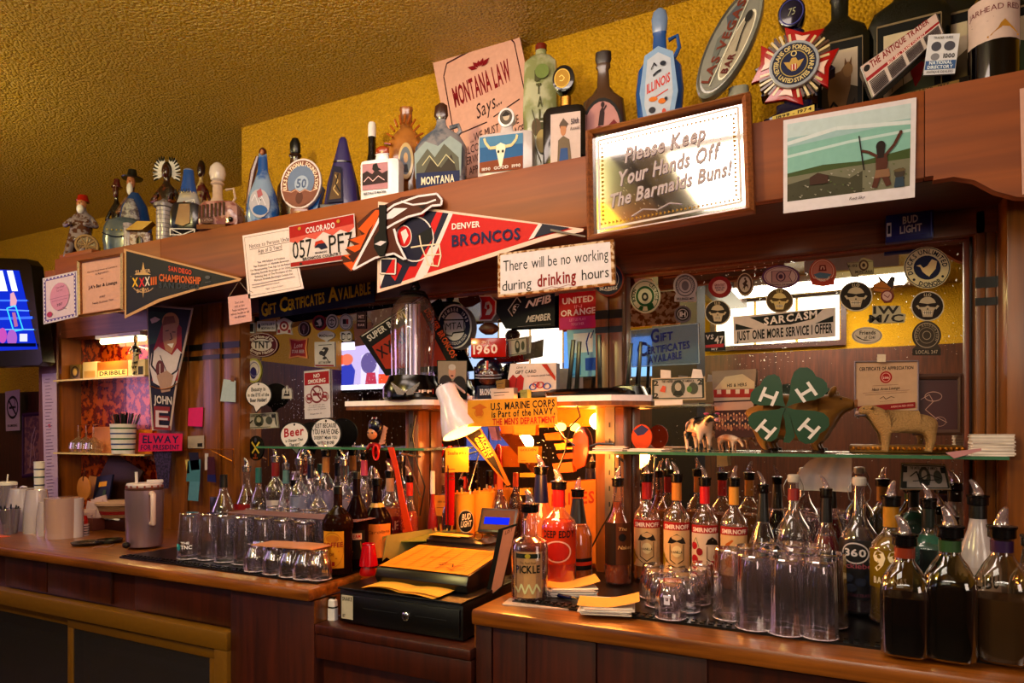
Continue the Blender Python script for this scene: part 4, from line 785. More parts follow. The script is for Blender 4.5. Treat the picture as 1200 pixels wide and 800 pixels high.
# state law sign
LAW = [(505, 62), (602, 11), (640, 190), (534, 212)]
it = [('l', '#4a1026', 1.2, [(9, 21), (15, 13), (85, 11), (93, 20), (93, 96)]), ('l', '#4a1026', 1.2, [(9, 21), (7, 96)]),
  ('t', '#8a1228', 'MONTANA LAW', 15, 46, 82, 42, 14, 'b'), ('t', '#3a1020', 'Says...', 36, 60, 66, 55, 10, 'i'), ('l', '#3a1020', .8, [(16, 66), (46, 64)]), ('l', '#3a1020', .8, [(54, 62), (86, 56)]),
  ('t', '#3a1020', '...WE MUST REFUSE', 24, 75, 80, 71, 5.6, 'i'), ('t', '#3a1020', 'ALCOHOLIC BEVERAGE', 14, 83, 84, 78, 5.6, 'i'), ('t', '#3a1020', 'SERVICE TO ANYONE WHO', 13, 90.5, 86, 85, 5.6, 'i'), ('t', '#3a1020', 'APPEARS INTOXICATED', 16, 98, 82, 93, 5.6, 'i')]
for a_, l_ in ((-60, 9), (-28, 7), (0, 6), (28, 7), (60, 9)):
    ca, sa = sin(radians(a_)), cos(radians(a_)); x0, y0 = 50+ca*3, 27-sa*1.5; x1, y1 = 50+ca*(l_+6), 27-sa*(l_)
    it.append(('p', '#8a1228', [(x0, y0), ((x0+x1)/2-sa*2.4, (y0+y1)/2-ca*1.6), (x1, y1), ((x0+x1)/2+sa*2.4, (y0+y1)/2+ca*1.6)]))
qflat('law_sign', 'pink MONTANA LAW refusal of service sign leaning on the yellow wall', 'sign', 2.07, LAW, '#d2aa9e', it, th=.004, sz=.12)
# ---------------------------------------------------------------- things hanging on the fascia
F1 = FY-.004
PK = '#e0cfd6'
def frame4(name, label, Y, Q, fw, fmat, inner, items, th=.018, cat='picture frame', glassy=None):
    """a framed picture: four mitred rails and the sheet, outlined in photo pixels"""
    c = W(sum(p[0] for p in Q)/4, sum(p[1] for p in Q)/4, Y); t = thing(name, label, cat, c)
    P = [W(x, y, Y)-c for x, y in Q]; m_ = sum(P, Vector())/4
    I = [p+(m_-p).normalized()*fw*1.35 for p in P]
    for i, nm in zip(range(4), ('top_rail', 'side_rail', 'bottom_rail', 'side_rail')):
        j = (i+1) % 4; mid = (P[i]+I[i])/2, (P[j]+I[j])/2; fy = Vector((0, -th*.35, 0)); b = Vector((0, th, 0))
        v = [P[i], P[j], I[j], I[i]]; m = MB()
        v8 = [P[i], P[j], mid[1]+fy, mid[0]+fy, I[i], I[j], P[i]+b, P[j]+b, I[i]+b, I[j]+b]
        m.add(v8, [(0, 1, 2, 3), (3, 2, 5, 4), (0, 6, 7, 1), (4, 5, 9, 8), (6, 8, 9, 7), (0, 3, 4, 8, 6), (1, 7, 9, 5, 2)], fmat); m.build(nm, t)
    y = Vector((0, th*.5, 0)); s = MB().add([p+y for p in I]+[p+b for p in I], [(0, 1, 2, 3), (7, 6, 5, 4)], inner); so = s.build('sheet', t, sharp=0)
    f = lambda x, y_: ((I[0]*(1-x/100)+I[1]*x/100)*(1-y_/100)+(I[3]*(1-x/100)+I[2]*x/100)*y_/100)
    a = MB(); draw(a, items, lambda x, y_, k: f(x, y_)+y-Vector((0, .0003+k*.00022, 0))); a.build('printing', so, sharp=0, fix=False); return t
BR1 = CM('#9a8f9a', .3)
# framed mirror sign
SILV = new_mat('etched_mirror'); b_ = SILV[2]; b_.inputs['Metallic'].default_value = 1; b_.inputs['Roughness'].default_value = .06; b_.inputs['Base Color'].default_value = (.85, .84, .83, 1); SILV = SILV[0]
WB_ = '#cfc6c8'; it = []
it += [('l', WB_, 2.0, [(3, 6), (97, 4)]), ('l', WB_, 2.0, [(3, 95), (97, 93)]), ('l', WB_, 1.6, [(3, 6), (3, 95)]), ('l', WB_, 1.6, [(97, 4), (97, 93)])]
for i in range(34): x = 4+i*2.75; it += [('p', '#a8812c', [(x, 8.5), (x+1.6, 10), (x, 11.5)]), ('p', '#a8812c', [(x, 88.5), (x+1.6, 90), (x, 91.5)])]
for i in range(18): y = 13+i*4.2; it += [('p', '#a8812c', [(93.5, y), (95.6, y+1.3), (93.5, y+2.6)]), ('p', '#a8812c', [(5, y), (7, y+1.3), (5, y+2.6)])]
for i in range(60): x, y = 63+RN.random()*29, 14+RN.random()*60; it.append(('p', '#b8b0bc', [(x, y), (x+.5, y+.3), (x+.3, y+1)]))
for i in range(40): x, y = 20+RN.random()*33, 10+RN.random()*80; it.append(('p', '#d8c8b8', [(x, y), (x+.5, y+.3), (x+.3, y+1.2)]))
ET = '#b0a2a8'
it += [('t', ET, 'Please Keep', 22, 34, 76, 28, 14, 'ib'), ('t', ET, 'Your Hands Off', 16, 56, 84, 48, 14, 'ib'), ('t', ET, 'The Barmaids Buns!', 10, 76, 91, 66, 13, 'ib'), ('l', ET, .9, [(26, 88), (34, 83), (44, 86), (52, 82), (60, 85)])]
frame4('framed_mirror_sign', 'oak framed etched mirror sign reading Please Keep Your Hands Off The Barmaids Buns!', FY-.035, [(686, 153), (879, 107), (884, 247), (688, 281)], .018, WFRM, SILV, it, th=.028)
# photograph print
it = [('r', '#9ab4bc', 3, 5, 96, 88), ('r', '#b6c4cc', 3, 5, 96, 20), ('p', '#86b0ac', [(3, 30), (96, 22), (96, 60), (3, 60)]), ('l', '#c4ccd4', 4, [(3, 26), (40, 18), (96, 24)]), ('l', '#b4c8cc', 3, [(3, 40), (50, 34), (96, 32)]), ('p', '#4a5a30', [(3, 58), (30, 54), (60, 56), (96, 50), (96, 62), (3, 64)]), ('p', '#7a7868', [(3, 62), (50, 60), (96, 60), (96, 88), (3, 88)]), ('p', '#4c4a38', [(3, 70), (30, 64), (50, 72), (60, 66), (60, 88), (3, 88)])]
for i in range(60): x, y = 4+RN.random()*90, 62+RN.random()*24; it.append(('p', RN.choice(['#8f8a80', '#3c3a28', '#5f6a44', '#a8a4a0']), [(x, y), (x+2, y+.4), (x+1.4, y+2)]))
it += [('p', '#4a2c1c', [(20, 66), (26, 62), (34, 66), (34, 74), (20, 74)]), ('p', '#5c3324', [(70, 52), (78, 52), (79, 62), (78, 70), (82, 84), (78, 86), (74, 74), (71, 86), (67, 85), (70, 70)]), ('e', '#2a1812', 73.5, 44, 3.6, 5.5), ('p', '#2a1812', [(70, 44), (77, 44), (76, 56), (71, 56)]), ('l', '#5c3324', 2.6, [(71, 54), (64, 48), (59, 46)]), ('l', '#5c3324', 2.6, [(77, 54), (84, 44), (88, 34)]), ('e', '#5c3324', 88.5, 33, 1.4, 2.2), ('l', '#2a1c14', 1.0, [(57, 30), (61, 66)]), ('p', '#8a6a54', [(70, 68), (80, 68), (81, 76), (69, 76)]), ('e', '#4a4038', 88, 74, 4, 5), ('p', '#3a4a5c', [(84, 88), (85, 78), (91, 78), (92, 88)]), ('e', '#6a5a40', 88, 71, 4.5, 1.6), ('t', '#4a4048', 'Red Sky', 50, 95, 62, 95, 3, 'i')]
qflat('photo_print', 'unframed landscape photograph of a bare backed person raising both arms with a rifle', 'photograph', FY-.006, [(918, 141), (1074, 114), (1072, 231), (918, 250)], '#cfc8d2', it, th=.002)
qflat('paper_note', 'pink paper edge pinned at the far right end of the fascia', 'paper', FY-.003, [(1195, 104), (1216, 100), (1217, 222), (1198, 228)], '#c9a49a', [('l', '#8a6a64', 1, [(30, 20), (90, 20)])], th=.001)
# pennant: football team
NV, RD, WT = '#1a1840', '#c01c24', '#d8ccd0'
o = flat('team_pennant', 'big red DENVER BRONCOS pennant with a helmet and horse head on the fascia', 'pennant', FY-.008, [(443, 236), (684, 268), (683, 271), (640, 281), (442, 343)], '#d8c0b8', [
 ('p', RD, [(446, 240), (672, 268), (636, 277), (445, 338)]), ('p', NV, [(446, 240), (470, 243), (450, 290), (445, 300)]), ('p', NV, [(445, 300), (470, 262), (478, 244), (500, 247), (512, 248), (470, 332), (446, 338)]),
 ('p', WT, [(480, 244), (484, 245), (474, 262), (470, 262)]), ('p', RD, [(448, 246), (468, 246), (464, 262), (452, 282), (448, 282)]), ('p', RD, [(489, 246), (500, 247), (492, 262), (484, 258)]), ('p', WT, [(520, 248), (531, 250), (500, 322), (492, 324)]), ('p', NV, [(519, 249), (526, 250), (498, 315), (493, 316)]), ('p', WT, [(504, 290), (512, 288), (496, 326), (484, 330)]),
 ('p', RD, [(456, 318), (466, 304), (474, 306), (462, 332)]), ('p', WT, [(445, 318), (453, 300), (458, 302), (446, 336)]), ('p', NV, [(449, 336), (456, 320), (464, 330), (462, 334)]),
 ('p', NV, [(466, 276), (470, 262), (480, 255), (496, 254), (505, 262), (507, 280), (494, 300), (488, 312), (472, 312), (464, 306)]), ('o', WT, 486, 280, 23, 27, 1.6), ('e', RD, 474, 277, 9, 13), ('o', WT, 474, 277, 9, 13, 1), ('p', WT, [(470, 272), (476, 268), (479, 276), (474, 286)]),
 ('p', '#0e0c1c', [(488, 276), (506, 266), (508, 280), (494, 292)]), ('l', '#d8c8b8', 1.6, [(482, 290), (494, 288), (515, 286)]), ('l', '#d8c8b8', 1.4, [(492, 276), (494, 288), (503, 311)]), ('l', '#d8c8b8', 1.6, [(515, 286), (517, 300), (514, 312), (500, 310)]), ('l', '#d8c8b8', 1.3, [(498, 299), (517, 298)]), ('l', '#d8c8b8', 1.3, [(506, 287), (508, 311)]),
 ('t', '#e0d4d4', 'DENVER', 530, 269, 563, 266, 6.8, 'b'), ('t', '#201c58', 'BRONCOS', 530, 289, 610, 280, 13, 'b'),
 ('p', NV, [(634, 262), (668, 267), (636, 276), (624, 279)]), ('p', WT, [(632, 262), (636, 263), (626, 279), (620, 281)])], th=.003)
qflat('pennant_tie', 'frayed string tied round the tip of the red pennant', 'string', FY-.014, [(645, 268), (686, 276), (686, 278), (645, 270.5)], '#8a7f78', [('l', '#5a4a40', 10, [(0, 50), (100, 50)])], th=.003)
# wire wall horse head
HB, HO = CM('#5a2a1c', .5), mt('#d0601c', .5)
flat('horse_head_emblem', 'cut metal orange maned horse head emblem overlapping the licence plate and red pennant', 'emblem', FY-.022, [(401, 300), (412, 300), (404, 292), (418, 290), (407, 280), (424, 276), (418, 262), (436, 246), (446, 242), (470, 231), (490, 228), (513, 226), (519, 233), (518, 241), (506, 243), (484, 252), (470, 262), (462, 270), (472, 296), (478, 306), (464, 297), (449, 301), (440, 303), (420, 316), (410, 318), (402, 309)], HB, [
 ('p', HO, [(402, 308), (414, 306), (402, 299), (419, 297), (405, 290), (422, 286), (410, 281), (428, 274), (420, 268), (440, 246), (446, 246), (440, 262), (430, 280), (424, 296), (412, 317)]), ('p', '#4a2018', [(408, 300), (422, 292), (432, 270), (438, 262), (426, 290), (414, 308)]),
 ('l', '#d8d0dc', 3, [(414, 316), (424, 296), (440, 266), (446, 254)]), ('l', '#d8d0dc', 2.4, [(446, 252), (462, 240), (490, 230), (512, 227), (518, 234), (517, 240), (506, 241), (494, 250), (478, 254), (462, 262), (452, 268)]), ('l', '#d8d0dc', 2, [(470, 236), (484, 240), (500, 238), (511, 234)]), ('l', '#d8d0dc', 2.6, [(462, 268), (466, 284), (476, 304)]), ('l', '#d8d0dc', 2.4, [(416, 315), (440, 302), (452, 299), (462, 297), (474, 304)]), ('p', '#d8d0dc', [(446, 258), (462, 244), (478, 244), (460, 256)]), ('p', '#1c1418', [(490, 242), (500, 240), (496, 245)])], th=.004)
o = flat('wall_key', 'small black hanging opener with a horse badge in front of the horse head', 'opener', FY-.030, [(444, 240), (452, 240), (452, 272), (454, 284), (450, 299), (444, 300), (438, 290), (438, 278), (444, 270)], '#100e14', [('p', '#c8c0cc', [(439, 286), (446, 282), (453, 283), (446, 288)])], th=.006)
flat('clip_plate', 'small clear plastic tag with white outline on the pennant corner', 'tag', FY-.0135, [(445, 302), (465, 302), (464, 322), (445, 321)], NV, [('l', WT, 1.6, [(446, 303), (464, 303), (463, 321), (446, 320), (446, 303)]), ('p', RD, [(452, 320), (460, 304), (463, 304), (462, 320)])], th=.0015)
# licence plate
Q = [(338, 265), (415, 250), (418, 303), (340, 314)]
it = [('p', '#a81e22', [(1, 2), (99, 2), (99, 30), (90, 40), (78, 30), (66, 40), (52, 28), (40, 42), (26, 34), (12, 44), (1, 38)]), ('p', '#c8645c', [(1, 30), (99, 22), (99, 30), (90, 40), (78, 30), (66, 40), (52, 28), (40, 42), (26, 34), (12, 44), (1, 38)]), ('r', '#a01c24', 1, 88, 99, 98), ('t', '#d8ccd4', 'COLORADO', 26, 25, 70, 24, 13, 'b'), ('t', '#100c14', '057', 5, 80, 34, 80, 42), ('t', '#100c14', 'PF7', 60, 80, 96, 80, 42), ('p', '#1c2048', [(38, 62), (44, 50), (54, 54), (58, 66), (48, 68), (44, 62)]), ('p', '#b83c1c', [(38, 60), (40, 48), (50, 46), (54, 54), (44, 54)]), ('t', '#2a2430', 'BRONCOS', 39, 76, 57, 76, 4, 'b'), ('t', '#2a2430', 'BRONCOS COUNTRY', 20, 87, 78, 87, 6.5, 'b'), ('e', '#b89040', 17, 11, 2.5, 4), ('e', '#b89040', 76, 11, 2.5, 4), ('e', '#3a3030', 17, 94, 2, 3), ('e', '#3a3030', 80, 94, 2, 3)]
qflat('licence_plate', 'red and white mountain licence plate 057 PF7 nailed to the fascia', 'licence plate', FY-.012, Q, CM('#cfc4cc', .3), it, th=.002, bev=.0008)
def para(rows, x0, x1, y0, dy, h, col, b=''):
    r = []
    for i, s in enumerate(rows):
        k = max(len(q) for q in rows); hw = (x1-x0)/2*min(1, len(s)/k*1.05); cx = (x0+x1)/2; r.append(('t', col, s, cx-hw, y0+i*dy, cx+hw, y0+i*dy, h, b))
    return r
it = [('l', '#5a4450', .6, [(4, 4), (96, 4), (96, 96), (4, 96), (4, 4)]), ('t', '#2a1c28', 'Notice to Persons Under', 12, 22, 96, 21, 6.5), ('l', '#2a1c28', .7, [(12, 24), (96, 23)]), ('t', '#2a1c28', 'Age of 21 Years!', 28, 32, 76, 31, 6.5), ('l', '#2a1c28', .7, [(28, 34), (76, 33)])]
it += para(['You Will Subject to Penalties', 'For Possession of Alcoholic Beverages', 'For Misrepresenting Your Age for the Purpose of', 'Obtaining Alcoholic Beverages or for Otherwise', 'Violating Any of The Provisions of the', 'Montana Alcoholic Beverages Control Act'], 10, 92, 48, 5.4, 3.4, '#2a1c28')+lines('#6a5664', 10, 92, 3, 5, 0, .7) 
it[-3:] = [('l', '#6a5664', .7, [(10, 80), (90, 79)]), ('l', '#6a5664', .7, [(10, 84), (60, 83.5)]), ('t', '#4a3a44', 'Liquor Control Division', 34, 91, 66, 90.5, 2.4)]
qflat('notice_paper', 'pale pink notice to persons under age of 21 years on the fascia', 'notice', FY-.006, [(284, 276), (340, 266), (356, 338), (291, 350)], PK, it, th=.001)
# there will be no working sign
it = [('t', '#1c161c', 'There will be no working', 5, 43, 95, 43, 25), ('t', '#1c161c', 'during', 4, 88, 29, 87, 24), ('t', '#8a1420', 'drinking', 34, 87, 67, 84, 27, 'b'), ('t', '#1c161c', 'hours', 72, 83, 95, 82, 24), ('l', '#8a2430', .9, [(38, 94), (46, 90), (52, 94), (60, 90), (66, 93)])]
RUST = mt('#8a5a1c', .7, bs=60, mottle='#c8b09a')
o = qflat('tin_sign', 'rusty edged white tin sign: There will be no working during drinking hours', 'sign', FY-.030, [(583, 297), (719, 280), (721, 333), (583, 348)], RUST, [('r', '#cfc6d0', 2.5, 5, 97, 95)]+it, th=.012, bev=.002)
# left hangings
it = [('r', '#6a5aa8', 3, 3, 97, 97), ('r', '#c8b8d4', 9, 8, 91, 92)]
for i in range(9):
    for yy in (4.5, 95.5): it.append(('e', '#d0c8e4', 8+i*10.5, yy, 2.5, 1.8))
for i in range(11):
    for xx in (6, 94): it.append(('e', '#d0c8e4', xx, 8+i*8.4, 1.6, 2.2))
it += [('e', '#c08cb4', 50, 48, 28, 30), ('t', '#5a2c58', 'Certified', 40, 30, 64, 29, 4), ('t', '#5a2c58', 'Server', 42, 37, 60, 36, 4), ('l', '#7a5a88', .8, [(20, 50), (82, 49)]), ('l', '#7a5a88', .8, [(28, 56), (74, 55)]), ('t', '#4a2c54', '2017', 42, 68, 58, 67, 5, 'b'), ('e', '#a83a6a', 20, 82, 8, 6), ('l', '#4a2c54', .7, [(44, 78), (60, 74), (70, 78)])]
qflat('certificate', 'lilac bordered certificate, leftmost on the ledge front beside the television', 'certificate', FY-.006, [(50, 326), (90, 317), (91, 371), (51, 380)], '#c4bcd8', it, th=.002)
it = [('o', '#c8aab0', 50, 50, 0, 0, 0), ('t', '#4a3038', 'Montana Department of Commerce', 14, 22, 86, 19, 3.4), ('t', '#4a3038', '& Agriculture', 34, 28, 66, 26, 3.4), ('t', '#2a1820', "J.A's Bar & Lounge", 16, 53, 86, 51, 6, 'b'), ('t', '#4a3038', '1997', 44, 74, 58, 73, 4), ('t', '#4a3038', 'Family Business Year', 26, 84, 78, 82, 4), ('t', '#4a3038', 'to', 47, 38, 53, 38, 3)]
frame4('framed_certificate', 'brown framed pink certificate hanging left of the dark blue pennant', FY-.022, [(91, 305), (144, 296), (144, 363), (92, 371)], .012, WFRM, mt('#c79f9c', .6), it, th=.02)
o = flat('team_pennant', 'dark blue SAN DIEGO championship pennant left of the pinned notice', 'pennant', FY-.016, [(145, 291), (283, 326), (281, 329), (230, 340), (188, 353), (146, 373)], '#c09a7c', [('p', '#14182a', [(148, 294), (278, 327), (228, 338), (186, 350), (148, 369)]),
 ('o', '#a88a78', 168, 331, 14, 12, 1.2), ('p', '#c8a87c', [(168, 307), (170, 318), (180, 324), (170, 328), (168, 349), (166, 328), (153, 324), (166, 318)]), ('r', '#14182a', 154, 322, 184, 337), ('t', '#d8b02c', 'X', 155, 336, 162, 335, 10, 'b'), ('t', '#c02030', 'X', 163, 336, 170, 335, 10, 'b'), ('t', '#d8ccd0', 'X', 170, 335, 176, 334, 10, 'b'), ('t', '#c86a20', 'III', 177, 334, 184, 333, 9, 'b'), ('t', '#c0a088', 'SUPER', 159, 321, 177, 319, 4, 'b'), ('t', '#c0a088', 'BOWL', 161, 343, 176, 341, 4, 'b'),
 ('t', '#c8502c', 'SAN DIEGO', 198, 317, 225, 322, 5.5, 'b'), ('t', '#c86a30', 'CHAMPIONSHIP', 187, 329, 236, 333, 8, 'b'), ('t', '#3a4254', 'SAN DIEGO', 187, 337, 234, 339, 6, 'b'), ('e', '#5a5a68', 244, 325, 3, 2), ('l', '#5a5a68', .7, [(241, 331), (248, 330)])], th=.003)
o = flat('player_pennant', 'long pointed pennant with a football player drawing lettered JOHN, beside the lit niche', 'pennant', 2.035, [(172, 357), (226, 361), (218, 400), (207, 450), (200, 504), (178, 504), (174, 440)], '#b8a4a4', [('p', '#101428', [(173.5, 359), (224, 363), (216, 400), (205.5, 450), (198, 503), (180, 503), (175.5, 440)]), ('p', '#1a4a3c', [(173.5, 364), (196, 366), (190, 400), (174.5, 404)]), ('p', '#9a2418', [(180, 410), (190, 380), (204, 372), (213, 384), (213, 410), (208, 446), (178, 446)]), ('p', '#d8ccd0', [(176, 374), (182, 371), (188, 374), (184, 377), (178, 379)]),
 ('e', '#b88c64', 200, 377, 10, 11), ('p', '#b88a6c', [(191, 380), (208, 380), (207, 402), (201, 414), (194, 410), (191, 398)]), ('p', '#8a5a38', [(190, 382), (193, 371), (204, 370), (206, 378), (196, 380)]), ('l', '#2a1414', 1, [(194, 388), (198, 387)]), ('l', '#2a1414', 1, [(202, 389), (206, 389)]), ('l', '#2a1414', 1, [(200, 390), (202, 397), (199, 398)]), ('p', '#e8e0e0', [(196, 403), (204, 402), (202, 408)]),
 ('p', '#c8bcc8', [(178, 414), (186, 406), (196, 412), (202, 416), (208, 408), (214, 414), (211, 428), (204, 450), (196, 457), (180, 448), (176, 430)]), ('l', '#14182c', 2, [(180, 410), (178, 428), (184, 436)]), ('l', '#14182c', 2, [(213, 414), (208, 434), (200, 440)]), ('l', '#3a3450', 1, [(188, 416), (196, 436), (194, 454)]), ('e', '#6a3028', 188, 432, 5, 10), ('l', '#d8ccd0', .8, [(188, 426), (188, 438)]), ('p', '#a88a80', [(184, 440), (196, 434), (204, 440), (200, 458), (190, 460)]),
 ('t', '#c8bcc0', 'JOHN', 181, 472, 202, 474, 9, 'b'), ('t', '#8a3028', 'E', 181, 502, 200, 503, 26, 'b'), ('t', '#c0b0c0', 'E', 183, 500, 198, 501, 20)], th=.003)
m = MB(); m.tube([W(176+i*3.6, 452+4*sin(pi*i/10)*1.6-i*.6, 2.028) for i in range(11)], .0022, BRS, 6); tag(m.build('bead_chain'), 'thin bead chain hung across the player pennant', 'chain')
qflat('bumper_sticker', 'bright pink ELWAY FOR PRESIDENT bumper sticker below the player pennant', 'sticker', 2.03, [(163, 507), (214, 508), (213, 528), (162, 529)], '#c01c5c', [('t', '#1c1450', 'ELWAY', 9, 54, 92, 54, 40, 'b'), ('t', '#1c1450', 'FOR PRESIDENT', 6, 90, 94, 91, 26, 'b')], th=.001)
qflat('dark_pennant', 'dark flowered strip hanging under the pink bumper sticker', 'pennant', 2.045, [(180, 529), (201, 529), (197, 572), (186, 573)], mt('#1c1430', .5, bs=90, mottle='#4a3a5c'), [], th=.002)
qflat('hanging_note', 'small pink joke card hanging on a string under the blue pennant tip', 'note', FY-.006, [(267, 348), (293, 344), (295, 376), (269, 381)], '#cfa4aa', para(['Don\'t drink', 'with an idiot', 'People watching you', 'will not be able to tell', 'the difference'], 10, 90, 28, 13, 8, '#3a2028'), th=.001)
b = MB().tube([W(268, 348, FY-.004), W(280, 329, FY-.006), W(292, 344, FY-.004)], .0008, mt('#b09a94'), 5); tag(b.build('string'), 'thin string holding the pink joke card', 'string')
m = MB(); P = [W(x, y, 2.085) for x, y in ((304, 349), (438, 325), (438, 354), (304, 376))]
it = [('t', '#c8a81c', 'G', 2, 84, 7.5, 84, 62, 'b'), ('t', '#c8a81c', 'IFT', 8, 80, 15, 78, 46, 'b'), ('t', '#c8a81c', 'C', 18, 78, 25, 76, 62, 'b'), ('t', '#c8a81c', 'ERTIFICATES', 25.5, 75, 57, 70, 46, 'b'), ('t', '#c8a81c', 'A', 60, 70, 69, 68, 62, 'b'), ('t', '#c8a81c', 'VAILABLE', 69, 67, 97, 62, 46, 'b')]
qflat('banner', 'navy banner in yellow letters GIFT CERTIFICATES AVAILABLE above the left mirror', 'banner', 2.09, [(303, 350), (438, 325), (439, 354), (304, 375)], '#141440', it, th=.003)
# display can box
t = thing('beer_sign_box', 'blue BUD LIGHT box sign above the right mirror', 'sign', W(1066, 278, 2.07)); c = Vector(t.location); a_, b2 = W(1038, 252, 2.07)-c, W(1094, 278, 2.07)-c
MB().box(a_.x, b2.x, 0, .028, b2.z, a_.z, mt('#16308a', .3)).build('box', t, bevel=.002); m = MB(); draw(m, [('t', '#c8c8dc', 'BUD', 36, 40, 68, 38, 26, 'b'), ('t', '#c8c8dc', 'LIGHT', 30, 74, 76, 71, 26, 'b'), ('r', '#c8c8dc', 2, 30, 12, 80), ('r', '#141a50', 4, 40, 10, 70), ('l', '#5a70c8', 2, [(95, 10), (95, 95)]), ('l', '#4a60b8', 1, [(20, 84), (84, 82)])], lambda x, y, k: Vector((a_.x+(b2.x-a_.x)*x/100, -.0006-k*.0002, a_.z+(b2.z-a_.z)*y/100))); m.build('printing', t, sharp=0, fix=False)

# ---------------------------------------------------------------- stickers on the mirrors
SY = 2.1462
def sticker(name, label, cx, cy, rx, ry, col, items=(), Y=SY, out=None, cat='sticker', th=.0008):
    """items on a canvas -100..100 about the centre"""
    f = lambda x, y: (cx+x/100*rx, cy+y/100*ry); c0 = W(cx, cy, Y)
    O = [f(*p) for p in out] if out else ell(cx, cy, rx, ry)
    cc = W(sum(p[0] for p in O)/len(O), sum(p[1] for p in O)/len(O), Y)
    o = flat(name, label, cat, Y, O, col, (), th)
    if items: m = MB(); draw(m, items, lambda x, y, k: W(*f(x, y), Y)-cc-Vector((0, k*.0002, 0))); m.build('printing', o, sharp=0, fix=False)
    return o
LG, DR = '#b8b2bc', '#7a1c28'
SQ = [(-100, -100), (100, -100), (100, 100), (-100, 100)]
sticker('sticker', 'small flag sticker, top left corner of the left mirror', 290, 384, 8, 6, LG, [('r', '#8a2430', -90, -80, 0, 80), ('r', '#2a2a50', -90, -80, -50, 0), ('r', '#2c2830', 10, -80, 90, 80), ('l', '#d8d0d8', 8, [(-45, -50), (0, -50)]), ('l', '#d8d0d8', 8, [(-90, 30), (0, 30)])], out=SQ)
sticker('sticker', 'white oblong sticker with dark lettering beside the flag sticker', 312, 382, 11, 6, LG, [('e', '#2a2c4c', -75, 0, 14, 50), ('t', '#2a2c4c', 'DISTILLERY', -50, -10, 90, -14, 45, 'b'), ('t', '#2a2c4c', 'MONTANA USA', -50, 65, 90, 60, 45, 'b')], out=SQ)
sticker('sticker', 'white maltese shaped firefighter sticker with a red centre', 333, 382, 9, 10, LG, [('e', '#8a2430', 0, 0, 60, 60), ('e', '#c0b4bc', 0, 0, 36, 36), ('e', '#5a2430', 0, 0, 18, 18), ('r', '#8a2430', -85, 40, -50, 80), ('r', '#8a2430', 50, 40, 85, 80)], out=[(-50, -80), (0, -100), (50, -80), (100, -50), (80, 0), (100, 100), (0, 85), (-100, 100), (-80, 0), (-100, -50)])
sticker('sticker', 'dark maroon oval sticker between the maltese and black round ones', 356, 385, 7, 9, '#3c1820', [('o', '#a08a90', 0, 0, 88, 88, 10), ('e', '#7a5058', 0, -10, 30, 40), ('l', '#a08a90', 10, [(0, 0), (0, 60)])])
sticker('sticker', 'round black sticker with red rim and white figure', 374, 378, 8, 9, '#8a1c28', [('e', '#15121a', 0, 0, 74, 74), ('p', '#b8b0b8', [(-40, -20), (20, -50), (40, 10), (10, 50), (-10, 10)]), ('l', '#b8b0b8', 9, [(-50, 40), (40, 30)])])
sticker('sticker', 'white round sticker with a grinning outline face', 389, 377, 7, 9, LG, [('e', '#25202a', 0, 0, 80, 80), ('e', '#b8b2bc', 0, 0, 64, 64), ('l', '#25202a', 12, [(-40, -10), (0, -30), (40, -10)]), ('l', '#25202a', 12, [(-35, 20), (0, 44), (35, 20)]), ('l', '#25202a', 10, [(0, -40), (0, 30)])])
sticker('sticker', 'white round sticker with a dark and red square centre', 405, 377, 7.5, 9.5, LG, [('o', '#3a3440', 0, 0, 92, 92, 8), ('r', '#24202c', -44, -34, 10, 30), ('r', '#9a2430', 12, -34, 46, 30), ('l', '#3a3440', 8, [(-40, 52), (40, 52)])])
sticker('sticker', 'upright dark maroon sticker right of the round ones', 423.5, 375, 5.5, 10, '#3a1a26', [('t', '#a88a98', 'MT', -60, -20, 60, -20, 40, 'b'), ('t', '#a88a98', 'BAR', -70, 70, 70, 70, 26, 'b'), ('l', '#a88a98', 6, [(-80, 10), (80, 10)])], out=SQ)
sticker('sticker', 'small white speech bubble sticker reading MADtown', 382, 394, 10, 7, LG, [('t', '#2a2630', 'MADtown', -78, 10, 78, 6, 44, 'b')], out=[(100*cos(a*pi/8), -20+75*sin(a*pi/8)) for a in range(3)]+[(30, 60), (10, 100), (-20, 62)]+[(100*cos(a*pi/8), -20+75*sin(a*pi/8)) for a in range(6, 16)])
sticker('sticker', 'white DC monogram sticker', 405.5, 394, 6.5, 6.5, LG, [('t', '#201c28', 'DC', -80, 60, 80, 60, 120, 'b'), ('t', '#b8b2bc', 'DC', -64, 44, 64, 44, 80)], out=[(-100, -80), (60, -100), (100, -40), (90, 80), (-40, 100), (-100, 50)])
sticker('sticker', 'large maroon oval sticker around white TNT letters', 306.5, 404, 19.5, 14.5, '#5a1420', [('o', '#b0a0a8', 0, 0, 96, 96, 5), ('e', '#c4bcc4', 0, 0, 62, 50), ('t', '#1c1820', 'TNT', -48, 26, 48, 26, 56, 'b'), ('a', '#c4b8bc', 'The Wave of the', 0, 8, 70, 64, -58, 58, 24), ('a', '#c4b8bc', 'Savage Nation', 0, -8, 66, 60, 236, 124, 24), ('l', '#1c1820', 4, [(-30, -30), (30, -30)])])
sticker('sticker', 'red concave square beer sticker with cream rim', 349.5, 408, 11, 12, '#c88a58', [('p', '#9a1820', [(-84, -84), (0, -70), (84, -84), (72, 0), (84, 84), (0, 70), (-84, 84), (-72, 0)]), ('t', '#d0a0a0', 'Lone', -44, 0, 44, -14, 44, 'bi'), ('t', '#c8b0b0', 'STAR BEER', -66, 46, 66, 44, 30, 'b')], out=[(-100, -100), (0, -84), (100, -100), (86, 0), (100, 100), (0, 86), (-100, 100), (-86, 0)])
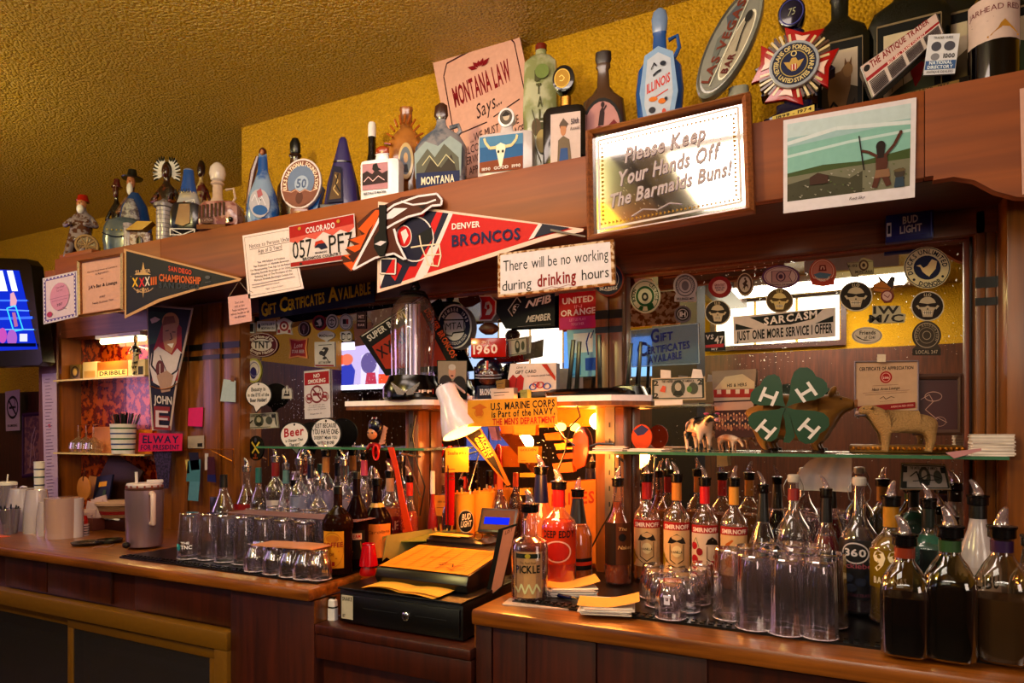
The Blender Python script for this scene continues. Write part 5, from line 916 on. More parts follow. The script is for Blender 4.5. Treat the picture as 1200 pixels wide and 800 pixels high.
sticker('sticker', 'white square sticker with a black question mark figure above the no smoking card', 380.5, 415, 12, 15, LG, [('t', '#2a2630', '?', -30, 40, 40, 30, 90, 'b'), ('l', '#2a2630', 5, [(-60, -70), (70, -76)]), ('e', '#3a3640', -30, -10, 24, 18), ('l', '#3a3640', 8, [(-20, 0), (20, 30), (40, 60)]), ('t', '#4a4450', 'GET THE BUMP', -60, 74, 60, 70, 16, 'b'), ('r', '#8a2430', -90, 82, 90, 94)], out=[(-100, -96), (96, -100), (100, 96), (-98, 100)])
sticker('sticker', 'white sticker with a blue drop oval and yellow corners', 297, 434, 9.5, 14.5, '#a8a468', [('e', '#c4bcc8', 0, 0, 84, 84), ('e', '#3c3478', 0, 20, 40, 48), ('o', '#7a74a8', 10, -10, 60, 60, 8)])
sticker('sticker', 'tiny white castle shaped sticker in the dark part of the left mirror', 336, 459, 6, 8, LG, [('p', '#3a3440', [(-60, 60), (-20, -40), (10, 40), (40, -30), (60, 60)]), ('l', '#c8c0c8', 8, [(-40, 20), (40, 20)])], out=[(-100, 100), (-90, -20), (-60, -60), (-30, -30), (0, -100), (30, -30), (60, -60), (90, -20), (100, 100)])
def nosmoke(cx, cy, r, c): return [('o', c, cx, cy, r, r*.72, r*.16), ('r', c, cx-r*.6, cy-3, cx+r*.4, cy+3), ('r', c, cx+r*.44, cy-3, cx+r*.6, cy+3), ('l', c, r*.16, [(cx-r*.68, cy-r*.5), (cx+r*.68, cy+r*.5)]), ('l', c, r*.06, [(cx+r*.3, cy-5), (cx+r*.5, cy-r*.3), (cx+r*.3, cy-r*.5)])]
qflat('no_smoking_sign', 'white NO SMOKING card with red header and three circles on the left mirror', 'sign', SY-.004, [(356, 435), (386, 432), (387, 489), (357, 491)], '#c4bcc8', [('r', '#a01c28', 2, 4, 98, 30), ('t', '#d8ccd4', 'NO', 38, 16, 62, 15, 8, 'b'), ('t', '#d8ccd4', 'SMOKING', 16, 27, 84, 26, 8, 'b')]+nosmoke(50, 50, 26, '#7a2c38')+nosmoke(20, 58, 14, '#8a3440')+nosmoke(82, 56, 14, '#8a3440')+para(['It is against the law', 'to smoke in this place', 'Call to report a violation'], 14, 86, 73, 4.5, 2.6, '#3a343e')+[('t', '#3a343e', 'Montana Clean Air', 24, 92, 70, 91, 3)], th=.002)
def bubble(name, label, cx, cy, rx, ry, tail, items, Y=2.10, edge=12):
    """card speech bubble cut out with a tail and a clip hole"""
    O = []; n = 32
    for i in range(n):
        a = 2*pi*i/n; 
        if abs(a-pi*.5-tail[0]) < .22: O.append((tail[1], tail[2])) if not O or O[-1] != (tail[1], tail[2]) else None
        else: O.append((100*cos(a), -14+80*sin(a)))
    o = sticker(name, label, cx, cy, rx, ry, '#18141a', (), Y, O, 'sign', th=.003)
    c0 = Vector(o.location); f = lambda x, y: (cx+x/100*rx, cy+y/100*ry)
    m = MB(); O2 = [(x*.93, -14+(y+14)*.93) for x, y in O]; draw(m, [('p', '#cfc8d0', O2), ('e', '#18141a', 0, -78, 6, 7)]+items, lambda x, y, k: W(*f(x, y), Y)-c0-Vector((0, k*.00022, 0))); m.build('printing', o, sharp=0, fix=False)
bubble('speech_bubble_sign', 'white speech bubble sign: Beauty is in the EYE of the Beer Holder!', 303, 465, 15.5, 19, (.1, -20, 100), [('t', '#1a161c', 'Beauty is', -54, -34, 52, -40, 24, 'b'), ('t', '#1a161c', 'in the EYE of the', -80, -2, 80, -6, 20, 'b'), ('t', '#1a161c', 'Beer Holder!', -62, 32, 62, 28, 24, 'b')])
bubble('speech_bubble_sign', 'white thought bubble sign with big red Beer lettering', 345, 513, 17, 20, (-.15, 20, 100), [('t', '#a01828', 'Beer', -70, -4, 66, -20, 50, 'b'), ('t', '#1a161c', 'is Cheaper Than', -60, 26, 60, 14, 16, 'b'), ('t', '#1a161c', 'Therapy!', -34, 50, 40, 40, 17, 'b')])
bubble('speech_bubble_sign', 'white speech bubble sign: JUST BECAUSE YOU HAVE ONE', 382, 511, 18, 23, (.1, -26, 110), [('t', '#1a161c', 'JUST BECAUSE', -72, -42, 68, -46, 22, 'b'), ('t', '#1a161c', 'YOU HAVE ONE-', -88, -10, 86, -12, 26, 'b'), ('t', '#1a161c', "DOESN'T MEAN YOU", -76, 16, 74, 14, 17, 'b'), ('t', '#1a161c', 'HAVE TO BE ONE!', -56, 42, 54, 40, 17, 'b')])
BILL = [('r', '#a8a2a0', 2, 4, 98, 96), ('o', '#3c3c38', 50, 50, 0, 0, 0), ('l', '#3c403a', 4, [(4, 8), (96, 8), (96, 92), (4, 92), (4, 8)]), ('e', '#4c504a', 50, 50, 13, 38), ('e', '#a09a92', 50, 42, 6, 18), ('p', '#2e302c', [(40, 80), (44, 60), (56, 60), (60, 80)]), ('e', '#50544c', 78, 50, 9, 26)]
def bill(label, Q, num, Y=SY, th=.0008, col='#b0aaa6', extra=()): return qflat('banknote', label, 'banknote', Y, Q, col, BILL+[('t', '#2e302c', num, 5, 34, 14, 34, 22, 'b'), ('t', '#2e302c', num, 86, 34, 95, 34, 22, 'b'), ('t', '#2e302c', num, 5, 90, 14, 90, 22, 'b'), ('t', '#2e302c', 'THE UNITED STATES OF AMERICA', 20, 22, 80, 22, 10, 'b')]+list(extra), th=th)
bill('grey one dollar note signed with a pen under the Beauty bubble', [(282, 485), (324, 483), (326, 501), (282, 503)], '1', extra=[('l', '#1a1c24', 4, [(14, 60), (20, 34), (26, 64), (34, 44)]), ('p', '#b8b2b0', [(80, 96), (90, 50), (99, 96)])])
sticker('sticker', 'black oval sticker with crossed yellow arrows low on the left mirror', 299.5, 525, 9, 14.5, '#141014', [('l', '#c8b04c', 16, [(-50, -50), (44, 40)]), ('l', '#c8b04c', 16, [(50, -50), (-44, 40)]), ('e', '#4a4a60', 0, -66, 16, 20), ('e', '#7a3c28', 0, 56, 14, 14), ('t', '#b8602c', 'REXX', -30, 86, 30, 86, 14, 'b')])
# right mirror
def skull(label, cx, cy, rx, ry, col='#2c1a18', bone='#b8a898'):
    sticker('skull_sticker', label, cx, cy, rx, ry, '#c8bcb4', [('e', col, 0, 0, 94, 94), ('e', bone, 0, -8, 52, 54), ('p', bone, [(-40, 20), (40, 20), (28, 72), (-28, 72)]), ('p', col, [(-62, -24), (0, -14), (62, -24), (50, 8), (16, 6), (0, -4), (-16, 6), (-50, 8)]), ('p', col, [(-6, 24), (0, 10), (6, 24)]), ('r', '#d8ccc0', -26, 34, 26, 56)]+[('l', col, 3, [(x, 34), (x, 56)]) for x in (-18, -9, 0, 9, 18)]+[('l', col, 3, [(-28, 45), (28, 45)]), ('p', bone, [(-70, 0), (-52, 24), (-44, 14), (-58, -6)]), ('p', bone, [(70, 0), (52, 24), (44, 14), (58, -6)]), ('t', bone, 'I.I.O', -22, -64, 22, -64, 20, 'b')])
sticker('sticker', 'white and green BOSTON CELTICS ring sticker at the left of the right mirror', 756, 347, 18, 20, '#b8bcb8', [('e', '#1c5a3c', 0, 0, 90, 90), ('e', '#b8bcb8', 0, 0, 86, 86), ('a', '#1c3a2c', 'BOSTON', 0, 0, 66, 66, 246, 300, 20), ('a', '#1c3a2c', 'CELTICS', 0, 0, 66, 66, 20, 110, 20), ('o', '#1c5a3c', 0, 0, 60, 60, 14), ('p', '#1c5a3c', [(10, 50), (50, 40), (60, 66), (20, 88)]), ('p', '#1c5a3c', [(-30, 56), (-10, 60), (-16, 86), (-44, 74)]), ('e', '#20282c', 0, 4, 22, 26), ('e', '#a8a8a8', 0, 4, 10, 12)])
sticker('sticker', 'grey round seal sticker with a nameplate under it, above the round IH one', 803, 337, 14, 16.5, '#a8a4b0', [('o', '#5a5664', 0, -14, 82, 76, 8), ('o', '#5a5664', 0, -14, 56, 52, 6), ('e', '#6c6876', 0, -14, 30, 34), ('a', '#4a4656', 'GRAND COUNCIL AUXILIARY', 0, -12, 62, 58, -130, 130, 14), ('t', '#2a2632', 'BILLINGS MT', -72, 88, 72, 86, 17, 'b')], out=[(100*cos(radians(a)), -14+86*sin(radians(a))) for a in range(-220, 41, 12)]+[(90, 64), (92, 98), (-92, 98), (-90, 64)])
sticker('sticker', 'small dark round sticker with white IH letters', 800, 368, 10, 10, '#6a6470', [('e', '#16131a', 0, 0, 80, 80), ('o', '#a8a4ac', 0, 0, 62, 62, 9), ('t', '#c0bcc4', 'IH', -34, 28, 34, 28, 58, 'b')])
sticker('sticker', 'red and white round sticker beside the skull left of centre', 843.5, 336, 13.5, 12.5, '#8a1c20', [('e', '#c8a8a8', 0, 0, 64, 64), ('t', '#7a2430', 'GREATEST', -46, -6, 46, -10, 22, 'b'), ('t', '#3a3460', 'SHOW ON', -42, 18, 42, 16, 18, 'b'), ('t', '#3a3460', 'EARTH', -30, 40, 30, 38, 18, 'b'), ('l', '#d8b8b4', 5, [(-40, -30), (40, -34)])])
sticker('sticker', 'brown oval sticker with a white bucking horse and rider', 873, 333, 10, 14, '#5a4038', [('o', '#c0a890', 0, 0, 94, 94, 7), ('e', '#b8aca4', 0, 0, 66, 66), ('p', '#4a3028', [(-30, 44), (-14, 10), (-30, -6), (-6, -20), (10, -44), (30, -24), (16, -4), (36, 6), (40, 40), (22, 16), (4, 20), (-4, 52), (-12, 28)]), ('e', '#4a3028', 2, -46, 12, 10)])
sticker('sticker', 'wide purple oval sticker with a flag outline at the top of the right mirror', 915, 324, 22, 13.5, '#6a4068', [('e', '#c0a8a4', 0, 0, 90, 86), ('o', '#7a5470', 0, 0, 84, 80, 4), ('p', '#b08c8c', [(-48, -46), (56, -50), (44, 0), (60, 44), (-48, 50)]), ('l', '#5a3850', 4, [(-48, -46), (56, -50), (44, 0), (60, 44), (-48, 50), (-48, -46)]), ('o', '#5a3850', 0, 0, 26, 42, 7), ('e', '#5a3850', 0, 0, 12, 20), ('t', '#5a3850', 'NORTHERN CHEYENNE', -60, 76, 60, 76, 16, 'b')])
sticker('sticker', 'orange round sticker with a mountain and scroll', 964, 319, 16, 16, '#a85844', [('o', '#d0a898', 0, -8, 84, 84, 6), ('e', '#b87a6a', 0, -10, 72, 72), ('p', '#5a7488', [(-66, 16), (-20, 0), (40, 8), (66, 14), (40, 44), (-40, 44)]), ('p', '#7a2c20', [(-30, -8), (-22, -52), (22, -54), (30, -10)]), ('l', '#d8b0a0', 6, [(-12, -20), (-10, -40), (10, -40), (12, -20)]), ('p', '#a03a24', [(-90, 40), (0, 60), (92, 34), (84, 84), (0, 100), (-80, 88)]), ('a', '#d8c0b4', 'LAWRENCE UNIT', 0, -10, 62, 62, 230, 130, 14)])
sticker('sticker', 'tan sticker shaped like the state of MONTANA with a round seal', 1008, 313, 16, 11.5, '#a09478', [('l', '#5a4c3c', 4, [(-98, -46), (96, -60), (98, 60), (-10, 66), (-30, 96), (-60, 84), (-98, -46)]), ('e', '#5a3c30', 26, -20, 36, 56), ('e', '#a89478', 26, -20, 24, 38), ('e', '#4a3028', 26, -20, 12, 20), ('t', '#3a2c24', 'MONTANA', -36, 62, 92, 54, 26, 'b'), ('t', '#3a2c24', '6-02', -88, 0, -20, -4, 24, 'b')], out=[(-100, -50), (-8, -58), (0, -90), (30, -100), (60, -84), (98, -64), (100, 62), (-10, 70), (-30, 100), (-62, 88), (-80, 20)])
sticker('sticker', 'bird and feather sticker with a pink round badge', 1036.5, 339, 13.5, 16, '#8a5c2c', [('p', '#3c3438', [(20, -40), (60, -96), (92, -84), (70, -10), (40, 20)]), ('p', '#4a4044', [(-60, -94), (-46, -98), (20, -40), (-10, -40)]), ('p', '#a86c24', [(-98, -30), (-20, -60), (60, -10), (30, 24), (-90, 10)]), ('l', '#5a3a18', 5, [(-90, -14), (40, -4)]), ('e', '#7a3038', 22, 50, 54, 44), ('e', '#c0a0a0', 22, 50, 42, 34), ('l', '#7a3038', 6, [(-6, 40), (30, 60), (46, 40)])], out=[(-60, -98), (20, -50), (60, -100), (96, -86), (74, -4), (88, 50), (60, 92), (0, 98), (-34, 62), (-30, 20), (-96, 14), (-100, -34), (-40, -60)])
sticker('sticker', 'grey block letter sticker IW M/C', 1038.5, 368.5, 23, 10.5, '#b0a898', [('t', '#3a3434', 'IW', -66, -10, 66, -14, 84, 'b'), ('t', '#3a3434', 'M/C', -88, 88, 88, 80, 84, 'b')], out=[(-70, -98), (72, -100), (76, -20), (100, 0), (92, 88), (-60, 100), (-98, 70), (-70, 0)])
skull('skull and teeth disc sticker, beside the purple oval and above SARCASM', 913.5, 352, 16, 14.5, '#5a4420', '#c8b488')
skull('skull and teeth disc sticker, leftmost of the four, below the red round one', 841, 366, 15, 14.5)
skull('skull and teeth disc sticker between SARCASM and the IW letters', 1003, 347, 19.5, 17.5)
skull('skull and teeth disc sticker, rightmost of the four, below the duck sticker', 1087, 358.5, 19.5, 17.5)
sticker('sticker', 'black square sticker with 47 in white over a red band', 837.5, 399.5, 12.5, 12, '#1c1820', [('t', '#b8b0b8', 'VS', -84, -14, -10, -20, 44, 'b'), ('t', '#b8b0b8', '47', 0, 24, 86, 20, 70, 'b'), ('p', '#a02c3c', [(-86, 40), (86, 24), (86, 58), (-86, 66)]), ('t', '#b0a8b0', 'MT', -30, 90, 30, 88, 20, 'b')], out=[(-96, -84), (92, -100), (98, 88), (-90, 100)])
sticker('duck_sticker', 'large blue and white round DUCKS UNLIMITED DONOR sticker', 1086.5, 313.5, 27.5, 24.5, '#d0c4a8', [('o', '#1c2048', 0, 0, 97, 97, 4), ('e', '#1c2450', 0, 0, 58, 58), ('a', '#161a3c', 'DUCKS UNLIMITED', 0, 0, 66, 66, -118, 88, 21), ('a', '#161a3c', 'DONOR', 0, 0, 70, 70, 205, 135, 21), ('e', '#161a3c', -56, 58, 6, 6), ('e', '#161a3c', 66, 42, 6, 6), ('p', '#d8c49c', [(-46, -8), (-30, -14), (-16, 2), (0, -8), (20, -40), (42, -30), (36, 6), (18, 30), (0, 38), (-20, 20), (-30, -2)]), ('p', '#d8c49c', [(-4, 30), (8, 44), (18, 28)])])
sticker('sticker', 'white oval Friends of Coal sticker under the letters', 1016, 393, 18, 10, '#c0b4ac', [('o', '#4a3c38', 0, 0, 94, 90, 4), ('t', '#2a2024', 'Friends', -48, -10, 56, -16, 44, 'b'), ('t', '#2a2024', 'of Coal', -18, 40, 52, 34, 34, 'b'), ('p', '#201c24', [(-80, -10), (-60, 30), (-20, 60), (30, 56), (-30, 44), (-66, 6)])])
sticker('sticker', 'dark round union sticker with a LOCAL nameplate, lowest on the right mirror', 1086, 396, 17, 20, '#4c4038', [('o', '#a09080', 0, -16, 86, 74, 5), ('o', '#8a7c6c', 0, -16, 56, 48, 4), ('a', '#a09080', 'UNITED ASSOCIATION', 0, -14, 64, 56, -120, 120, 14), ('o', '#a09080', 0, -16, 30, 26, 4), ('r', '#3a302c', -90, 66, 90, 98), ('t', '#a09080', 'LOCAL 247', -76, 92, 76, 90, 20, 'b')], out=[(100*cos(radians(a)), -16+84*sin(radians(a))) for a in range(-225, 46, 12)]+[(98, 64), (98, 100), (-98, 100), (-98, 64)])
it = [('p', '#15121a', [(16, 8), (88, 2), (78, 34), (56, 46), (34, 44)]), ('p', '#15121a', [(2, 26), (20, 50), (2, 50)]), ('p', '#15121a', [(98, 28), (98, 50), (80, 50)]), ('t', '#d8ccd0', 'SARCASM', 30, 40, 82, 30, 26, 'b'), ('t', '#15121a', 'JUST ONE MORE SERVICE I OFFER', 3, 88, 97, 86, 32, 'b')]
qflat('bumper_sticker', 'wide white sticker SARCASM JUST ONE MORE SERVICE I OFFER', 'sticker', SY, [(859, 371), (979, 360), (979, 394), (860, 403)], '#c4b8bc', it, th=.001)
CLR = glass('#c8dcf0', body=.12)
it = [('l', '#c0ccd8', .8, [(1, 1), (99, 1), (99, 99), (1, 99), (1, 1)]), ('t', '#1c2880', 'G', 30, 38, 42, 38, 34, 'b'), ('t', '#1c2880', 'IFT', 44, 36, 62, 35, 20, 'b'), ('t', '#1c2880', 'C', 10, 72, 24, 71, 36, 'b'), ('t', '#1c2880', 'ERTIFICATES', 25, 68, 86, 60, 18, 'b'), ('t', '#1c2880', 'AVAILABLE', 26, 92, 74, 84, 18, 'b')]
qflat('acrylic_sign', 'clear acrylic Gift Certificates Available plate with blue letters on the right mirror', 'sign', SY-.004, [(738, 387), (819, 378), (820, 426), (739, 430)], CLR, it, th=.002)
# centre mirror signs
sticker('badge_sign', 'round white and navy MTA member sign standing on the centre mirror', 532.5, 382.5, 20, 26, '#c4c0d0', [('e', '#1c2450', 0, 0, 93, 93), ('e', '#c4c0d0', 0, 0, 64, 64), ('a', '#c4c0d0', 'MEMBER  1999', 0, 0, 70, 70, -62, 76, 15), ('a', '#c4c0d0', 'TAVERN ASSOCIATION', 0, 0, 70, 70, 262, 118, 13), ('p', '#1c1c28', [(-66, -32), (60, -34), (62, 26), (-4, 32), (-14, 46), (-50, 40)]), ('p', '#b4b0c0', [(-60, -26), (54, -28), (56, 20), (-8, 26), (-16, 40), (-46, 34)]), ('t', '#1c1c28', 'MTA', -50, 16, 46, 10, 32)], Y=2.13, th=.003, cat='sign')
sticker('letter_decal', 'red and white letter D football decal on the centre mirror', 571, 361, 11, 15.5, '#c8c0d0', [('p', '#b01820', [(-80, -86), (30, -88), (84, -50), (80, 40), (40, 84), (-84, 88), (-60, 60), (-60, -60)]), ('p', '#d0c8d4', [(-20, -44), (20, -52), (50, -20), (52, 20), (24, 50), (-20, 52), (0, 10), (-30, 0)]), ('p', '#b01820', [(-10, -20), (20, -30), (26, 0), (4, 14)])], Y=2.13, th=.002, out=[(-90, -96), (34, -98), (96, -54), (92, 44), (46, 94), (-96, 98), (-84, 60), (-70, 50), (-70, -56)])
qflat('diamond_sign', 'dark navy banner with a 50 diamond left of the NFIB plate', 'sign', 2.135, [(573, 352), (616, 347), (617, 384), (592, 384)], '#14142c', [], th=.002)
sticker('diamond_decal', 'black and white diamond decal numbered 50', 606, 363, 11, 16, '#b8b4bc', [('p', '#0e0c12', [(0, -88), (88, 0), (0, 88), (-88, 0)]), ('o', '#a8a4ac', 0, 0, 48, 44, 5), ('t', '#c8c4cc', '50', -42, 22, 42, 20, 50, 'b')], Y=2.13, out=[(0, -100), (100, 0), (0, 100), (-100, 0)])
qflat('member_plate', 'navy plate with white NFIB MEMBER lettering', 'sign', 2.127, [(613, 350), (650, 343), (650, 382), (592, 385)], '#12142a', [('t', '#d0ccd8', 'NFIB', 22, 34, 90, 26, 24, 'b'), ('t', '#c4c0cc', 'MEMBER', 38, 82, 92, 80, 20, 'b'), ('l', '#8a8898', 1, [(24, 96), (92, 93)])], th=.003)
qflat('bumper_sign', 'red to pink UNITED IN ORANGE placard on the centre mirror', 'sign', 2.13, [(655, 344), (700, 340), (700, 384), (655, 387)], '#a81c2c', [('r', '#b03080', 2, 66, 98, 98), ('t', '#d8ccd4', 'UNITED', 9, 30, 90, 28, 16, 'b'), ('t', '#d88898', 'IN', 40, 44, 60, 43, 9), ('t', '#d8ccd4', 'ORANGE', 5, 63, 95, 60, 16, 'b'), ('t', '#d8a0c8', 'LET US PLAY', 28, 78, 70, 77, 7), ('t', '#d8a0c8', 'TOGETHER', 32, 90, 66, 89, 7)], th=.003)
sticker('badge_sign', 'round navy SEABEES badge half hidden behind the rusty tin sign', 712, 327, 19, 20, '#7a3c34', [('e', '#18204c', 0, 0, 92, 92), ('t', '#b8b4c4', 'SEABEES', -50, 66, 60, 60, 18, 'b'), ('o', '#b8b4c4', 0, 0, 70, 70, 3)], Y=2.085, th=.006, cat='sign')
# marine corps sign
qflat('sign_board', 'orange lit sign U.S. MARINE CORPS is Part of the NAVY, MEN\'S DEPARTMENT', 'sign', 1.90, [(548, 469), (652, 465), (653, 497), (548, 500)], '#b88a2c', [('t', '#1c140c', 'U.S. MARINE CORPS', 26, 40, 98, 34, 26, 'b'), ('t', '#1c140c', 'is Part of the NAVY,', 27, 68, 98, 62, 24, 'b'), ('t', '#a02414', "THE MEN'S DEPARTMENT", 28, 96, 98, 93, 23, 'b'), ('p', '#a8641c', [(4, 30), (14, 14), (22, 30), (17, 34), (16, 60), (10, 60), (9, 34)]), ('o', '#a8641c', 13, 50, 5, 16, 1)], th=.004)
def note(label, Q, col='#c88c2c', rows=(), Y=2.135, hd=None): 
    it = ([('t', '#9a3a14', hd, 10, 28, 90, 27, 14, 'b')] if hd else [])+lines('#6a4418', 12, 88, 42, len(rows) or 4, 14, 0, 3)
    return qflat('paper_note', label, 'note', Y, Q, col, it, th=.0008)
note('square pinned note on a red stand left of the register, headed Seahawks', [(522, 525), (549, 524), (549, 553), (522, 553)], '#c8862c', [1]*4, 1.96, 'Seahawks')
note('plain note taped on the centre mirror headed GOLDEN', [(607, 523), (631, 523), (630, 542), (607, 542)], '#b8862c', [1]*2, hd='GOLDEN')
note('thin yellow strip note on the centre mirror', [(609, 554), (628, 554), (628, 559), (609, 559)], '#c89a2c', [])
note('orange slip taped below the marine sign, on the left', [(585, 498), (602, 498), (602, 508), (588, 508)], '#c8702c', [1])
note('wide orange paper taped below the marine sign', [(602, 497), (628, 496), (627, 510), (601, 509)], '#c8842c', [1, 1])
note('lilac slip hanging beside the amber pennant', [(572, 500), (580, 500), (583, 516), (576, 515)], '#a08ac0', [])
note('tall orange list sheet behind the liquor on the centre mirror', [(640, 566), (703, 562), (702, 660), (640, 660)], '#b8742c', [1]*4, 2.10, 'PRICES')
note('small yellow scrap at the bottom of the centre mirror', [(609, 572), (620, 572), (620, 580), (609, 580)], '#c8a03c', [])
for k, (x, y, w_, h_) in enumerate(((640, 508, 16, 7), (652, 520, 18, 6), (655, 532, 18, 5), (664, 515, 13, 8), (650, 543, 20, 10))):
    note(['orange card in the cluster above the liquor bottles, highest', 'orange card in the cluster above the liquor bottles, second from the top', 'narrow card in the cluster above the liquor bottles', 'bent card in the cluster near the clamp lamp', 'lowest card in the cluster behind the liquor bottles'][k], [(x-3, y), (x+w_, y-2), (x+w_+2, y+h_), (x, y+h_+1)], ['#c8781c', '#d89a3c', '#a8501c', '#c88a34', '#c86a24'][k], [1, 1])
o = flat('team_pennant', 'small dark pennant with yellow edge hanging diagonally under the desk lamp', 'pennant', 2.02, [(541, 506), (562, 500), (580, 530), (598, 568), (594, 569), (560, 528)], '#9a5c14', [('p', '#1a0904', [(544, 507), (562, 503), (578, 532), (592, 564), (562, 527)]), ('t', '#c8902c', 'PACKERS', 561, 511, 574, 536, 5, 'nb'), ('t', '#c8902c', 'GREEN BAY', 556, 514, 570, 538, 4, 'nb')], th=.003)
o = flat('team_pennant', 'black SUPER BOWL DENVER BRONCOS pennant behind the glass dome', 'pennant', 2.10, [(421, 394), (499, 343), (540, 432), (452, 440)], '#141014', [('t', '#c8c0c8', 'SUPER BOWL', 433, 400, 478, 369, 7, 'nb'), ('p', '#a03a20', [(436, 406), (494, 366), (526, 428), (452, 432)]), ('t', '#2a1014', 'XXXII', 447, 420, 478, 398, 12, 'nb'), ('t', '#c05a2c', 'DENVER BRONCOS', 497, 364, 530, 420, 7, 'nb'), ('l', '#c8c0c8', 1, [(424, 394), (498, 346)])], th=.003)
qflat('blue_reflection', 'bright blue and white reflection painted at the right of the centre mirror', 'reflection', 2.135, [(664, 386), (702, 383), (702, 440), (667, 442)], '#8cc0e0', [('r', '#d8e8f0', 20, 10, 80, 50), ('r', '#2c60c0', 55, 62, 98, 88), ('l', '#2c50a0', 4, [(70, 10), (60, 30), (66, 56)]), ('l', '#2c50a0', 3, [(84, 6), (74, 22)]), ('r', '#5aa0d8', 4, 60, 40, 96)], th=.002)  # blue mirror reflection painted onto a thin panel
# pinned things on the left pilaster and cabinet
qflat('sticky_note', 'bright pink sticky note on the left pilaster', 'note', 2.075, [(221, 478), (238, 477), (237, 500), (220, 499)], '#c82c78', [], th=.0008)
qflat('sticky_note', 'pale blue slip pinned by a brown clip near the mirror', 'note', 2.075, [(262, 444), (276, 446), (276, 471), (258, 470)], '#a8b4c4', [('r', '#7a5038', 60, -22, 90, 6)]+lines('#8a98b0', 20, 80, 20, 3, 12, 0, 1), th=.0008)
qflat('sticky_note', 'small grey barcode card above the hanging keys', 'card', 2.075, [(220, 511), (239, 510), (239, 525), (220, 525)], '#a89a98', [('r', '#2a2428', 60, 60, 90, 90)]+lines('#5a4c50', 10, 90, 20, 3, 14, 0, 3), th=.0008)
qflat('price_strip', 'tall narrow white printed list hanging on the cabinet edge', 'list', 2.07, [(49, 438), (66, 437), (68, 600), (53, 602)], '#b8a4c0', sum([[('l', '#7a6488', .5, [(14+RN.random()*10, 4+i*2.4), (80-RN.random()*30, 4+i*2.4)])] for i in range(38)], [])+[('l', '#c8485c', .8, [(40, 37), (56, 36.6)]), ('l', '#c8485c', .5, [(44, 38.5), (60, 38)])], th=.001)
qflat('no_smoking_sign', 'small white card with crossed out cigarette on the far left wall', 'sign', 2.60, [(6, 459), (23, 456), (23, 504), (7, 505)], '#b89cac', nosmoke(50, 42, 40, '#2c1824')+[('t', '#2c1824', 'NO SMOKING', 14, 90, 84, 90, 6, 'b')], th=.003)
frame4('framed_picture', 'purple bordered faded drawing hanging low on the far left wall', 2.60, [(26, 484), (50, 482), (50, 556), (26, 560)], .02, mt('#4a2450', .5), mt('#6a4458', .6, bs=30, mottle='#8a6064'), [('l', '#b89ab0', 2, [(30, 90), (40, 40), (60, 20)]), ('l', '#a88498', 2, [(60, 80), (50, 50), (66, 30)]), ('l', '#8a6880', 2, [(20, 60), (50, 56)])], th=.015)
# ---------------------------------------------------------------- liquor bottles
MZ = CZ+.0096
KIND = {'vodka': [(0, .88), (.012, 1), (.60, 1), (.66, .92), (.72, .6), (.76, .38), (.79, .34), (1, .34)],
 'tall': [(0, .88), (.012, 1), (.50, 1), (.60, .8), (.70, .45), (.77, .36), (1, .34)],
 'flask': [(0, .88), (.02, 1), (.52, 1), (.62, .86), (.70, .5), (.76, .32), (1, .29)],
 'kahlua': [(0, .95), (.02, 1), (.50, .97), (.52, 1.05), (.60, 1.05), (.68, .8), (.74, .42), (.78, .30), (1, .28)],
 'cream': [(0, .95), (.015, 1), (.52, 1), (.60, .85), (.70, .5), (.76, .32), (1, .27)],
 'juice': [(0, .86), (.02, .97), (.10, 1), (.56, 1), (.66, .92), (.76, .66), (.82, .44), (.84, .40), (1, .40)],
 'malibu': [(0, .95), (.015, 1), (.45, 1), (.62, .75), (.76, .46), (.84, .38), (1, .36)],
 'pickle': [(0, .92), (.015, 1), (.60, 1), (.66, .88), (.70, .5), (.73, .40), (1, .38)],
 'bell': [(0, .9), (.02, 1), (.42, .98), (.56, .7), (.70, .38), (.80, .28), (1, .26)]}
def inter(P, z):
    for (a, ra), (b, rb) in zip(P, P[1:]):
        if a <= z <= b: return ra+(rb-ra)*(z-a)/max(1e-6, b-a)
    return P[-1][1]
CLS = glass('#f6f2f8', body=.012)
